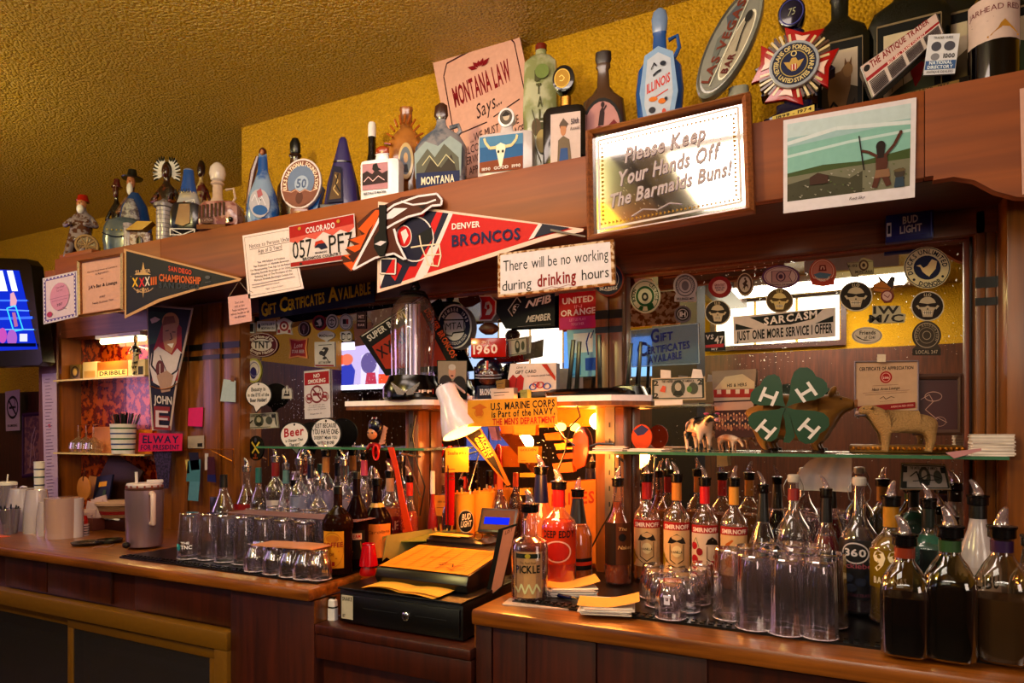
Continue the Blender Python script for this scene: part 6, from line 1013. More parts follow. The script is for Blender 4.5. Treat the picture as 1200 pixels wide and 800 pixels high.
def bottle(label, px, yt, Y, wpx, kind, liq=None, lf=.5, neck=None, lab=None, art=None, ang=1.2, gl=None, top='p', rot=0, sq=2, z0=None, name='liquor_bottle', lean=(0, 0), group=None, dens=.75, nb=(.80, .97), bang=0, cat='bottle', collar=None):
    z0 = MZ if z0 is None else z0
    X = XP(px, Y); r = wpx/2*mpp(px, Y); Ht = ZP(px, yt, Y)-z0; tp = {'p': .052, 'sw': .018, 'cap': .0, 'c': .06}[top]; H = Ht-tp
    P = [(z*H, q*r) for z, q in KIND[kind]]
    t = thing(name, label, cat, (X, Y, z0), group=group, rot=(lean[0], lean[1], facing(X, Y)+rot))
    gl = gl or CLS
    MB().loft([(z, q, q, sq if z < H*.7 else 2) for z, q in P], gl, 24).build('glass_body', t)
    if liq:
        top_z = lf*H; Q = [(z+.003, q*.93) for z, q in P if z+.003 < top_z-.002]; Q.append((top_z, inter(P, top_z)*.93))
        MB().loft([(z, q, q, sq if z < H*.7 else 2) for z, q in Q], liquid(liq, dens), 20).build('drink', t)
    if neck:
        a, b = nb; MB().lathe([(a*H, inter(P, a*H)+.0012), (b*H, inter(P, b*H)+.0012)], mt(neck, .35) if isinstance(neck, str) else neck, 18, False).build('neck_band', t)
    if lab:
        a, b = lab; wrap_art(t, [('r', art[0], 0, 0, 100, 100)]+list(art[1:]), inter(P, (a+b)/2*H) if sq == 2 else r*1.02, a*H, b*H, ang, rot0=bang)
    rn = P[-1][1]
    if top in 'pc':
        MB().lathe([(H-.008, rn*1.12), (H-.006, rn*1.3), (H+.010, rn*1.3), (H+.012, rn*1.42), (H+.016, rn*1.42), (H+.018, rn*.8)], CHR if top == 'c' else (collar or mt('#0e0c10', .22)), 18).build('pourer_collar', t)
        d = RN.choice((-1, -.8, -1.1, .5)) if not rot else -1
        MB().tube([(0, 0, H+.016), (0, 0, H+.024), (d*.003, -.003, H+.034), (d*.008, -.006, H+.044), (d*.014, -.009, H+.052)], [rn*.78, rn*.66, rn*.52, rn*.42, rn*.22], CHR if top == 'c' else glass('#f0dce8', body=.16, g0=.15), 10).build('pourer_spout', t)
    elif top == 'sw':
        MB().lathe([(H-.002, rn*1.05), (H+.004, rn*1.25), (H+.016, rn*1.2), (H+.019, rn*.9)], mt('#b8b0ac', .35), 16).build('stopper', t)
        for s in (-1, 1): MB().tube([(s*rn*1.2, 0, H+.008), (s*rn*1.9, -.004, H-.012), (s*rn*1.7, -.006, H-.035), (s*rn*1.02, 0, H-.045)], .0012, mt('#8f8a8c', .3, .9), 6).build('wire_clip', t)
    else: MB().lathe([(H-.022, rn*1.1), (H, rn*1.12), (H+.001, rn*.9)], mt(neck or '#111111', .3), 16).build('cap', t)
    return t
def smir(label, px, yt, Y, wpx, liq, neck, fl, txt='SMIRNOFF', **k):
    red = '#a01820'
    return bottle(label, px, yt, Y, wpx, 'vodka', liq, .60, neck, (.14, .60), ['#c8a47c' if fl != 'c' else '#c8b0a0', ('r', '#a01c20', 0, 0, 100, 17), ('t', '#e0c8c0', txt, 10, 14, 90, 14, 9, 'b')]+{
      'v': [('p', '#c89828', [(0, 60), (20, 80), (50, 92), (100, 70), (100, 100), (0, 100)]), ('p', '#2a1c14', [(22, 44), (30, 32), (50, 24), (70, 32), (78, 44), (64, 44), (50, 40), (36, 44)]), ('l', '#3a281c', 2, [(30, 46), (30, 78), (50, 88), (70, 78), (70, 46)]), ('e', '#d8c098', 50, 60, 14, 12), ('t', '#3a281c', 'VANILLA', 34, 64, 66, 64, 5, 'b'), ('l', '#3a281c', 1.4, [(4, 70), (24, 84), (40, 92)])],
      'c': [('e', '#a81c2c', 16, 44, 11, 8), ('e', '#8a1424', 34, 56, 10, 8), ('e', '#a81c2c', 18, 72, 12, 9), ('e', '#a81c2c', 72, 84, 14, 10), ('e', '#8a1424', 84, 66, 9, 7), ('p', '#2a1c14', [(52, 40), (58, 30), (72, 24), (88, 32), (94, 42), (72, 40)]), ('l', '#3a281c', 2, [(56, 44), (56, 70), (74, 80), (92, 70)]), ('l', '#4a6a2c', 1.4, [(16, 36), (24, 26), (34, 48)])],
      'o': [('p', '#b8641c', [(24, 36), (44, 26), (70, 34), (74, 50), (50, 58), (28, 50)]), ('e', '#c88430', 38, 72, 14, 11), ('e', '#b86420', 66, 78, 16, 11), ('l', '#6a3414', 1.6, [(20, 90), (50, 62), (86, 88)])]}[fl], dens=.55, **k)
smir('vodka bottle with red neck and gold vanilla label, leftmost of the four red banner bottles', 758, 541, 2.02, 31, '#c07a34', '#a81420', 'v')
smir('vodka bottle with gold neck and yellow label, second of the red banner bottles', 793, 541, 2.0, 31, '#c8883c', '#c08038', 'v')
smir('vodka bottle with bright red neck and cherries on its label', 826, 545, 2.01, 31, '#b8642c', '#c01428', 'c')
smir('vodka bottle with gold neck and orange fruit label, behind the first tall tumbler', 860, 545, 2.0, 31, '#b87434', '#c89040', 'o')
bottle('tall slim amber bottle with brown square label beside the orange post', 724, 546, 1.92, 31, 'tall', '#b04a14', .82, None, (.2, .62), ['#5a3014', ('r', '#2a140a', 0, 0, 44, 100), ('t', '#c8a070', 'The', 50, 18, 78, 18, 8, 'i'), ('e', '#1c100a', 64, 34, 12, 9), ('t', '#c8a070', 'Naked', 50, 62, 96, 62, 9, 'i')], dens=.35)
bottle('dark liqueur bottle with black neck sleeve, first of the dark group on the right counter', 894, 552, 1.97, 37, 'bell', '#1c0408', .68, '#0e0a0e', dens=.95, nb=(.70, .97))
bottle('clear round bellied swing top bottle with circled numeral 360', 930, 556, 1.95, 40, 'flask', None, 0, '#8a2c2c', (.26, .50), [glass('#ccc0c0', body=.05), ('o', '#c8c0c0', 50, 50, 30, 46, 5), ('t', '#d0c8c8', '360', 28, 62, 72, 62, 26, 'b')], ang=.8, top='sw', nb=(.84, .94), gl=glass('#f4ecf0', body=.02))
bottle('black cherry liqueur bottle with a red fruit on a black sleeve', 968, 556, 1.96, 39, 'bell', '#6a0a1c', .62, '#120810', (.14, .48), ['#180a12', ('e', '#b01830', 50, 26, 16, 16), ('r', '#301018', 30, 34, 70, 52), ('t', '#a07080', 'CHERRY', 14, 72, 86, 72, 12), ('t', '#a07080', 'vodka', 30, 88, 70, 88, 9)], nb=(.74, .97), dens=.8)
bottle('dark purple swing top bottle with 360 over huckleberry lettering', 1007, 559, 1.88, 44, 'flask', '#3a2c34', .66, None, (.12, .58), [mt('#1c1a24', .4), ('o', '#b8b0b8', 42, 22, 26, 18, 2.5), ('t', '#c8c0c8', '360', 22, 27, 62, 27, 12, 'b'), ('t', '#a05868', 'Huckleberry', 6, 48, 96, 46, 9), ('e', '#3c4252', 30, 64, 10, 7), ('e', '#343a4c', 52, 70, 10, 7), ('e', '#3c4252', 36, 80, 10, 7), ('e', '#2c3040', 74, 62, 14, 9), ('t', '#7a4a5c', 'DOUBLE CHOCOLATE', 10, 94, 70, 94, 5)], ang=1.3, top='sw', dens=.6)
bottle('yellow banana liqueur bottle numbered 99 with black pourer', 1044, 563, 1.82, 46, 'vodka', '#8a6a1c', .72, '#a87a1c', (.30, .62), [liquid('#8a6a1c', .6), ('t', '#d8ccb8', '99', 14, 54, 70, 52, 50, 'b'), ('t', '#d8ccb8', 'BANANAS', 16, 88, 80, 87, 16, 'b')], dens=.6)
bottle('pale green gin bottle with cream arched label and portrait', 1088, 566, 1.90, 38, 'vodka', '#3c6c5c', .75, '#142420', (.12, .62), ['#1a2a28', ('p', '#b8b098', [(8, 98), (8, 26), (28, 6), (72, 6), (92, 26), (92, 98)]), ('t', '#1c201c', 'BOMBAY', 16, 30, 84, 30, 12, 'b'), ('e', '#3a3c34', 50, 56, 20, 16), ('e', '#a8a088', 50, 54, 10, 9), ('t', '#1c201c', 'DRY GIN', 22, 90, 78, 90, 8, 'b')], dens=.6, sq=5)
bottle('white rum bottle with black pourer behind the front dark bottles', 1146, 562, 1.93, 46, 'malibu', None, 0, '#121014', (.22, .46), ['#b0a4a8', ('t', '#201820', 'MALIBU', 8, 70, 92, 66, 46, 'b'), ('l', '#5a4a50', 3, [(10, 20), (80, 16)])], gl=CM('#b8aeb4', .18), nb=(.86, .97))
COL = [('#a01c14', '#c89a58'), ('#4a5a38', '#c89a68'), ('#3a2450', '#b0601c')]
bottle('front decanter of black liquid with a red neck ring, leftmost of the big front bottles', 1060, 604, 1.57, 51, 'juice', '#060208', .52, '#8a3a1c', sq=4, dens=.99, nb=(.86, .95), gl=glass('#d8c8b8', body=.004))
bottle('front decanter of black liquid with a green neck ring, middle of the big front bottles', 1113, 594, 1.58, 55, 'juice', '#050206', .64, '#3c5a3a', sq=4, dens=.99, nb=(.86, .95), gl=glass('#d8c8a8', body=.004))
bottle('front clear decanter with purple neck ring and golden liquid glinting inside', 1174, 594, 1.61, 55, 'juice', '#6a4a1c', .5, '#3c2050', sq=4, dens=.35, nb=(.86, .95), gl=glass('#e8dcc8', body=.008))
bottle('dark bottle cut by the right edge behind the golden decanter', 1212, 606, 1.72, 50, 'juice', '#0a0606', .6, '#161018', dens=.95)
bottle('small dark bottle between the gin and white rum bottles', 1116, 588, 2.02, 30, 'tall', '#2a2014', .7, '#111111', dens=.9)
# centre liquor
bottle('pickle vodka bottle with cream and dark green label, standing at the counter edge', 621, 574, 1.66, 43, 'pickle', '#a85848', .60, None, (.06, .56), ['#b8946c', ('p', '#1c2a1c', [(0, 60), (100, 58), (100, 100), (0, 100)]), ('o', '#2a3420', 50, 50, 0, 0, 0), ('r', '#1c2a1c', 8, 4, 92, 14), ('e', '#a89838', 50, 9, 9, 5), ('t', '#2a2a1c', 'PICKLE', 10, 46, 90, 45, 16, 'b'), ('t', '#2a2a1c', 'The Real Deal', 24, 26, 76, 26, 5), ('l', '#c8c8a0', 5, [(8, 76), (20, 88), (30, 70), (42, 90), (54, 70), (66, 90), (78, 70), (92, 86)])], dens=.12, sq=3, ang=.8, z0=CZ, bang=-.12)
bottle('tall peach coloured bottle with a blue neck label', 634, 533, 1.93, 38, 'tall', '#e07a3c', .74, '#161c50', None, dens=.8, nb=(.70, .97))
bottle('orange red vodka bottle with a round white ring label', 655, 549, 1.81, 41, 'vodka', '#d83a14', .66, '#b01c1c', (.24, .58), [liquid('#c83818', .7), ('t', '#2a1410', 'DEEP EDDY', 10, 22, 90, 20, 20, 'b'), ('o', '#d8b0a0', 46, 62, 34, 32, 4), ('e', '#b0281c', 46, 62, 26, 26)], dens=.7)
bottle('slim orange bottle with a black and red striped neck label', 677, 559, 1.93, 34, 'tall', '#d8781c', .62, '#1c1410', (.12, .26), ['#1c1410', ('r', '#c8401c', 0, 30, 100, 60)], dens=.6, nb=(.66, .95))
# left dark liqueurs
bottle('brown coffee liqueur bottle with yellow arched label at the end of the glasses', 396, 570, 1.66, 34, 'kahlua', '#140602', .98, None, (.08, .50), ['#c08a1c', ('r', '#8a1810', 18, 82, 62, 94), ('t', '#8a1c10', 'COFFEE', 4, 44, 96, 42, 13, 'b'), ('e', '#a86c14', 50, 20, 30, 10), ('l', '#7a4c10', 2, [(16, 56), (80, 54)]), ('t', '#7a3c10', 'DE', 40, 66, 60, 66, 8, 'b'), ('l', '#7a4c10', 2, [(24, 74), (72, 73)]), ('o', '#8a5c14', 50, 50, 48, 48, 1.5)], ang=.8, top='cap', gl=liquid('#1c0a06', .93), dens=.9, bang=-.4)
bottle('slim dark cream liqueur bottle with small oval picture, between the two yellow labels', 418, 553, 1.76, 28, 'cream', '#100406', .98, None, (.10, .40), ['#140a0c', ('r', '#c8b0a0', 18, 10, 84, 32), ('t', '#a81c14', 'CREAM', 24, 28, 78, 26, 12, 'b'), ('p', '#a87c3c', [(20, 40), (80, 38), (86, 70), (40, 76), (18, 60)]), ('l', '#a89048', 2, [(10, 92), (90, 92)])], gl=liquid('#120608', .95), ang=.9, bang=-.2, top='cap')
bottle('dark bottle with a plain orange script label beside the orange opener', 442, 548, 1.86, 35, 'cream', '#0c0406', .98, '#b09048', (.08, .50), ['#c8823c', ('t', '#5a2c10', 'Carolans', 12, 30, 94, 26, 10, 'i'), ('l', '#8a4c1c', 2, [(20, 50), (60, 48)])], gl=liquid('#120608', .95), nb=(.70, .75), ang=1.0)
# the crowd of bottles behind the glasses on the left
LB = [(262, 556, 2.03, 34, 'bell', None, '#1a1418', 'clear sloping shouldered bottle with black stopper, leftmost behind the glasses', 'cap', None),
 (289, 534, 2.0, 34, 'bell', '#5a1c14', None, 'clear cone necked bottle with a slanted dark red label', 'c', ['#8a1820', ('l', '#d8b0b0', 3, [(10, 60), (90, 40)])]),
 (303, 548, 2.04, 22, 'tall', '#4a2c1c', '#2c6a6c', 'brown bottle with teal neck sleeve', 'cap', None),
 (323, 522, 1.98, 28, 'vodka', None, '#8a1c28', 'clear bottle with white script label and red neck', 'c', ['#c4b8bc', ('t', '#4a2c5c', 'Svedka', 10, 64, 90, 60, 34, 'i')]),
 (335, 530, 2.06, 22, 'tall', None, '#5a7c84', 'clear bottle with pale teal neck between two pourers', 'c', None),
 (345, 552, 2.0, 24, 'vodka', '#3a2430', '#16121a', 'short dark bottle with printed red band label', 'p', ['#3a1820', ('l', '#b08090', 8, [(10, 30), (90, 30)]), ('l', '#b08090', 8, [(10, 60), (90, 60)])]),
 (351, 524, 2.06, 28, 'vodka', '#b0b8d8', None, 'pale blue clear vodka bottle under the thought bubble', 'c', None),
 (364, 524, 2.02, 26, 'flask', '#a8a8d0', '#1a1c48', 'clear bottle with navy collar and white spout', 'c', None),
 (373, 548, 1.93, 26, 'vodka', '#c8a040', None, 'tequila bottle with a yellow rounded label partly behind the coffee liqueur', 'c', ['#c09418', ('t', '#2a1c10', 'Cuervo', 10, 36, 90, 34, 18, 'b'), ('e', '#8a2c14', 50, 70, 16, 16), ('l', '#2a1c10', 3, [(20, 52), (80, 52)])]),
 (382, 517, 2.0, 27, 'vodka', '#b8b8e0', '#b07a48', 'clear vodka bottle with a copper neck band below the JUST BECAUSE bubble', 'p', None),
 (403, 524, 2.02, 28, 'vodka', '#a8a0c0', None, 'clear bottle with chrome pourer left of the winged mascot', 'c', None),
 (427, 520, 2.06, 24, 'tall', '#5a3a48', '#b84a78', 'bottle with a pink pourer spout right of the winged mascot', 'p', None),
 (457, 540, 1.98, 30, 'vodka', '#c86a28', '#a08070', 'amber bottle with small red label next to the left upright', 'p', ['#7a1c14', ('t', '#d0a080', 'FIRE', 14, 66, 84, 62, 40, 'b')]),
 (480, 545, 1.97, 24, 'tall', '#c83c18', '#b02c14', 'red orange liqueur bottle in front of the left upright', 'p', None)]
for i_, (px, yt, Y, wp, kd, lq, nk, lb, tp, la) in enumerate(LB):
    wp *= .86; Y = Y if px > 440 else 1.995 if px == 373 else (1.975, 2.07)[i_ % 2]
    bottle(lb, px, yt, Y, wp, kd, lq, .6, nk, (.24, .5) if la else None, la, top=tp if nk or tp != 'cap' else 'p', dens=.4)
bottle('small red squeeze bottle behind the register beside the left upright', 507, 552, 2.09, 14, 'tall', '#c01c14', .9, '#e0d8d8', z0=BZ, top='cap', dens=.9)
bottle('brown round flask with an orange cap behind the cups', 586, 556, 2.09, 20, 'flask', '#3c2028', .8, '#b0502c', z0=BZ+.156, top='cap', dens=.8)
bottle('slim dark bottle behind the pencil tub', 525, 552, 2.105, 15, 'tall', '#18141c', .9, '#201c28', z0=BZ+.156, group=None, top='p', dens=.9)

# ---------------------------------------------------------------- bar glasses, upside down
GLF = glass('#f4f0f6', body=.012, g0=.16)
def tumbler(r0, r1, h, fl=0, nf=10, th=.9, wide=None, mat=GLF, base=.012):
    """upside down tumbler: rim (r0) on the mat, thick foot (r1) on top; outer and inner wall"""
    m = MB(); pr = [(0, r0), (.002, r0*1.01), (h*.5, (r0+r1)/2*1.01), (h*.8, r1*1.02), (h-.003, r1), (h, r1*.93)]
    if wide: pr = [(0, r0), (h*.3, wide), (h*.6, wide*.92), (h*.8, r1*1.05), (h-.003, r1), (h, r1*.93)]
    pi_ = [(0, r0*th), (h*.5, ((wide or (r0+r1)/2))*th), (h*.8, r1*th*.95), (h-base, r1*th*.8)]
    m.loft([(z, q, q) for z, q in pr], mat, 56, True, flute=fl, nf=nf); m.loft([(z, q, q) for z, q in pi_], mat, 28, True)
    return m
def put(mesh_o, x, y, z, label, group=None, rz=0, first=[None]): return dup(mesh_o, (x, y, z), rz, label)
base = {}
ORD = ['first', 'second', 'third', 'fourth', 'fifth', 'sixth', 'seventh', 'eighth']
def glassrow(key, name, mk, spots, label_, group, nf=0, lf='%s'):
    for i, (x, y, z) in enumerate(spots):
        label = lf % ORD[i] if i < nf else label_
        if key not in base:
            t = thing(name, label, 'glass', (x, y, z), 0, group); mk().build('glass_wall', t, sharp=25)
            MB().tube([(base_r[key]*cos(a*pi/12), base_r[key]*sin(a*pi/12), .0016) for a in range(25)], .0013, mt('#d8ccdc', .08, coat=1), 5).build('rim', t)
            base[key] = t
        else: c = dup(base[key], (x, y, z), RN.random(), label); c['group'] = group
base_r = {'pint': .041, 'rocks': .036, 'collins': .0385, 'short': .036}
sp = []
for j in range(4):
    for i in range(8):
        x, y = -2.02+i*.088+j*.012, 1.64+j*.088
        sp.append((x, y, MZ))
sp = [s for s in sp if s[0] < -1.55]
glassrow('pint', 'pint_glass', lambda: tumbler(.041, .031, .158, .022, 14), sp, 'clear fluted pint glass upside down in the crowded back rows at the left counter end', 'upside down pint glasses in rows', 5, 'clear fluted pint glass upside down, %s from the left in the front pint row')
g = dup(base['pint'], (XP(222, 1.62), 1.62, MZ), 0, 'single pint glass with teal and white print, leftmost of the upside down glasses')
del g['group']
wrap_art(g, [('e', '#2c8c9c', 24, 62, 16, 22), ('e', '#7ac8d0', 18, 50, 9, 10), ('t', '#e0dce8', 'THE', 44, 40, 80, 40, 14, 'b'), ('t', '#e0dce8', 'TNC', 44, 70, 90, 70, 22, 'b')], .039, .02, .075, 1.0, 'printed_logo', rot0=.3)
sp = [(XP(px, Y), Y, MZ) for px, Y in ((300, 1.57), (322, 1.565), (341, 1.56), (358, 1.555), (374, 1.565))]
glassrow('rocks', 'rocks_glass', lambda: tumbler(.036, .026, .088, .03, 9, wide=.038), sp, 'short clear rocks glass upside down in front of the pint glasses', 'upside down rocks glasses on the left', 5, 'short clear glass under the pink cards, %s from the left of the row')
z2 = MZ+.088
for k, Q in enumerate((((311, 632), (358, 624), (360, 630), (313, 640)), ((340, 640), (379, 629), (380, 633), (342, 645)))):
    x0, x1 = XP(Q[0][0], 1.58), XP(Q[1][0], 1.58); m = MB().obox((0, 0, .0015), (Vector((1, 0, 0)), Vector((0, 1, 0)), Vector((0, 0, 1))), ((x1-x0)/2, .05, .0015), mt('#c08a6c', .5))
    tag(m.build('card_tray', loc=((x0+x1)/2, 1.575+.0*k, z2+.003*k), rz=.06), ['pinkish card lying on the short rocks glasses, left one', 'pinkish card lying on the short rocks glasses beside the coffee liqueur'][k], 'card')
z3 = MZ+.158
m = MB().box(-.28, .28, -.05, .05, 0, .002, mt('#8a6a70', .4)); tag(m.build('card_tray', loc=(-1.69, 1.73, z3), rz=.02), 'long thin tray lying across the tops of the pint glasses', 'tray')
# right cluster
sp = [(XP(px, Y), Y, MZ) for px, Y in ((786, 1.62), (773, 1.72), (803, 1.70), (766, 1.80), (816, 1.79), (793, 1.80), (823, 1.88))]
glassrow('short', 'rocks_glass', lambda: tumbler(.036, .028, .088, .03, 9, wide=.037), sp, 'clear rocks glass upside down beside the napkins on the right counter', 'upside down rocks glasses on the right')
a = MB(); 
sp = [(XP(px, Y), Y, MZ) for px, Y in ((855, 1.68), (883, 1.62), (921, 1.61), (960, 1.615), (879, 1.74), (910, 1.73), (940, 1.72), (972, 1.72), (900, 1.84), (930, 1.83), (956, 1.82))]
glassrow('collins', 'highball_glass', lambda: tumbler(.0385, .034, .165, .02, 14), sp, 'tall clear highball glass upside down in the back rows of the right cluster', 'upside down highball glasses', 4, 'tall clear highball glass upside down, %s from the left in the front row')
g = [o for o in bpy.data.objects if o.name.startswith('rocks_glass') and o.get('group', '').endswith('right')][0]
wrap_art(g, [('r', '#d8d0e0', 10, 10, 90, 30), ('p', '#d8d0e0', [(20, 34), (36, 34), (36, 60), (64, 60), (64, 34), (80, 34), (80, 92), (20, 92)])], .037, .035, .062, .3, 'printed_logo'); g['label'] = 'frontmost rocks glass with a white printed logo beside the napkins'; del g['group']

# ---------------------------------------------------------------- animals on the glass shelf
def cowmat():
    return mt('#d0b0a0', .4, bs=26, mottle='#140e10', coat=.3)
def beast(name, label, px, Y, L, rz, mat, spec, parts=None, z0=GZ):
    """spec: scale-free skeleton (points x,y,z,r in body lengths; edges)"""
    t = thing(name, label, 'figurine', (XP(px, Y), Y, z0), rz)
    P = [(x*L, y*L, z*L, (r*L if not isinstance(r, tuple) else (r[0]*L, r[1]*L))) for x, y, z, r in spec[0]]; o = skin('body', t, P, spec[1], mat)
    if parts: parts(t, L)
    return t
def legs(P, E, at, x, dy, top, r, hock=0, w=.045, foot=True):
    for s in (-1, 1):
        i = len(P); P += [(x, s*dy, top, r), (x+hock*.5, s*dy*1.05, top*.55, w*1.1), (x-hock*.2, s*dy*1.05, top*.22, w*.75), (x+.02, s*dy*1.05, w*.9, w)]
        E += [(at, i), (i, i+1), (i+1, i+2), (i+2, i+3)]
# cow: faces +x locally, body length 1
P = [(0, 0, .62, .19), (.3, 0, .63, .19), (-.32, 0, .64, .17), (.48, 0, .70, .12), (.62, 0, .82, .085), (.76, 0, .84, .075), (.90, 0, .76, .055), (-.46, 0, .66, .08), (-.52, 0, .5, .018), (-.53, 0, .28, .018)]
E = [(0, 1), (0, 2), (1, 3), (3, 4), (4, 5), (5, 6), (2, 7), (7, 8), (8, 9)]
legs(P, E, 1, .32, .11, .46, .09); legs(P, E, 2, -.34, .11, .48, .10, -.05)
def cowp(t, L):
    for s in (-1, 1):
        MB().sph((.68*L, s*.13*L, .88*L), (.035*L, .07*L, .03*L), CM('#c05a78')).build('ear', t); MB().sph((.80*L, s*.055*L, .87*L), .014*L, BLK, 8, 6).build('eye', t)
        for x in (.33, -.33): MB().lathe([(0, .05*L), (.05*L, .04*L)], BLK, 12).build('hoof', t, loc=(x*L+.02*L, s*.115*L, 0))
    MB().sph((.92*L, 0, .74*L), (.05*L, .06*L, .045*L), CM('#b8808a')).build('muzzle', t); MB().sph((-.12*L, 0, .42*L), (.11*L, .09*L, .08*L), CM('#c09080')).build('udder', t)
    MB().sph((.72*L, 0, .925*L), (.06*L, .05*L, .02*L), BLK).build('poll_patch', t)
s_ = mpp(820, 1.98); beast('cow_figurine', 'black and white cow figurine with pink ears standing at the left of the glass shelf', 818, 2.0, 50*s_, radians(-52), cowmat(), (P, E), cowp)
P = [(0, 0, .55, .15), (.28, 0, .55, .14), (-.3, 0, .57, .15), (.46, 0, .50, .08), (.60, 0, .36, .06), (.68, 0, .20, .05), (-.44, 0, .55, .05), (-.48, 0, .35, .015)]
E = [(0, 1), (0, 2), (1, 3), (3, 4), (4, 5), (2, 6), (6, 7)]
legs(P, E, 1, .28, .09, .40, .07, 0, .035); legs(P, E, 2, -.32, .09, .42, .08, -.05, .035)
beast('calf_figurine', 'small tan calf figurine grazing between the cow and the pig', 853, 2.03, 30*s_, radians(-25), mt('#a87858', .4, bs=22, mottle='#c8b0a0'), (P, E), lambda t, L: [MB().sph((.5*L, s*.09*L, .5*L), (.03*L, .05*L, .025*L), CM('#a87860')).build('ear', t) for s in (-1, 1)])
s_ = mpp(940, 1.98)
PIGM = mt('#8a6430', .5, bump=.5, bs=30, var=.15)
P = [(0, 0, .52, .36), (.28, 0, .50, .33), (-.30, 0, .54, .37), (.48, 0, .60, .25), (.60, 0, .70, .17), (.74, 0, .70, .085), (.84, 0, .69, .06), (-.52, 0, .56, .16), (-.62, 0, .6, .02)]
E = [(0, 1), (0, 2), (1, 3), (3, 4), (4, 5), (5, 6), (2, 7), (7, 8)]
legs(P, E, 1, .34, .16, .34, .17, 0, .10); legs(P, E, 2, -.34, .16, .36, .19, -.04, .10)
def pigp(t, L):
    for s in (-1, 1):
        MB().sph((0, 0, 0), (.045*L, .11*L, .07*L), PIGM).build('ear', t, loc=(.55*L, s*.17*L, .86*L), rot=(s*.5, .5, 0)); MB().sph((.66*L, s*.12*L, .76*L), .014*L, BLK, 8, 6).build('eye', t)
        for x in (.34, -.34): MB().lathe([(0, .078*L), (.04*L, .07*L)], mt('#3c2414', .5), 12).build('hoof', t, loc=((x+.02)*L, s*.155*L, 0))
    m = MB(); m.tube([(.83*L, 0, .69*L), (.87*L, 0, .69*L)], .062*L, mt('#8a5c3c', .5), 14); m.build('snout_disc', t)
t = beast('pig_figurine', 'big brown pig figurine looking up, behind the green clover on the glass shelf', 926, 2.04, 84*s_, radians(4), PIGM, (P, E), pigp)
WOOL = mt('#a88860', .8, bump=1.5, bs=260, var=.1)
P = [(0, 0, .50, .19), (.25, 0, .50, .18), (-.30, 0, .51, .19), (.38, 0, .60, .13), (.48, 0, .70, .10), (.57, 0, .69, .075), (.64, 0, .66, .05), (-.46, 0, .50, .1)]
E = [(0, 1), (0, 2), (1, 3), (3, 4), (4, 5), (5, 6), (2, 7)]
legs(P, E, 1, .26, .10, .34, .08, 0, .045); legs(P, E, 2, -.33, .10, .36, .09, -.04, .045)
def shp(t, L):
    for s in (-1, 1): MB().sph((.47*L, s*.12*L, .73*L), (.03*L, .05*L, .025*L), WOOL).build('ear', t); MB().sph((.57*L, s*.065*L, .715*L), .011*L, BLK, 8, 6).build('eye', t)
    MB().sph((.655*L, 0, .65*L), (.035*L, .04*L, .035*L), mt('#b09088', .5)).build('muzzle', t)
beast('sheep_figurine', 'woolly tan sheep figurine facing left near the right end of the glass shelf', 1060, 1.99, 76*mpp(1062, 1.99), radians(186), WOOL, (P, E), shp)
# clover emblem
c = W(921, 481, 1.955); t = thing('clover_emblem', 'green four leaf clover sign with a white H on each leaf', 'emblem', c); s_ = mpp(921, 1.955); GR = mt('#0d4a30', .35, coat=.3)
HEART = [(0, 0), (8, 3.5), (16, 9), (24, 15), (32, 18.5), (39, 17.5), (44, 12), (44.5, 6), (42.5, 0)]; HEART += [(x, -y) for x, y in HEART[-2:0:-1]]
for k, (dx, dy, a, sz, wd) in enumerate(((-19, -17, 137, .92, 1.15), (22, -21, 47, 1.12, 1.15), (-22, 22, 222, 1.0, 1.1), (25, 21, -40, 1.12, 1.1))):
    ar = radians(a); pts = [((x*sz*cos(ar)-y*wd*sin(ar))*s_, (4+x*sz*sin(ar)+y*wd*cos(ar))*s_) for x, y in HEART]
    o = MB().prism(pts, -.004-.0012*k, .0-.0012*k, GR).build('leaf', t, sharp=20)
    th = {0: 22, 1: -32, 2: 40, 3: 40}[k]; th = radians(th); hh = MB(); ux, uy = cos(th), sin(th)
    def q(x, y): return ((dx+(x*ux-y*uy))*s_, -(dy+(x*uy+y*ux))*s_)
    yb = -.0045-.0012*k
    for x0, x1, y0, y1 in ((-9, -5.5, -9, 9), (5.5, 9, -9, 9), (-6, 6, -1.8, 1.8)):
        hh.add([(q(x, y)[0], yb, q(x, y)[1]) for x, y in ((x0, y0), (x1, y0), (x1, y1), (x0, y1))], [(0, 1, 2, 3)], mt('#d0ccd0', .5))
    hh.build('white_letter', o, sharp=0, fix=False)
MB().prism([(x*s_, z*s_) for x, z in ((-6, 4), (2, 2), (6, -12), (10, -30), (4, -38), (-3, -37), (0, -26), (-1, -12))], -.003, .001, GR).build('stem', t)
# ---------------------------------------------------------------- flat things behind the glass shelf
Q = [(1003, 424), (1075, 423), (1076, 480), (1003, 487)]
it = [('t', '#2a1c1c', 'CERTIFICATE OF APPRECIATION', 6, 16, 94, 15, 6.5, 'b'), ('e', '#a01c1c', 50, 30, 10, 12), ('o', '#c8988c', 50, 30, 7.4, 9, 1.2), ('t', '#d8b0a8', '2016', 45, 33, 55, 33, 4, 'b'), ('l', '#7a5a50', .6, [(28, 46), (70, 45.5)]), ('t', '#1c1414', 'Haus Area Lounge', 27, 56, 72, 55, 6, 'i'), ('l', '#7a5a50', .5, [(12, 59), (88, 58)]), ('l', '#7a5a50', .6, [(16, 63), (84, 62)]), ('l', '#1c1414', .9, [(40, 72), (46, 68), (50, 74), (58, 69), (64, 72)]), ('l', '#7a5a50', .5, [(40, 78), (62, 77)]), ('r', '#8a1418', 3, 84, 97, 96), ('t', '#d8a8a0', 'AMERICAN RED CROSS', 58, 92, 94, 92, 4)]
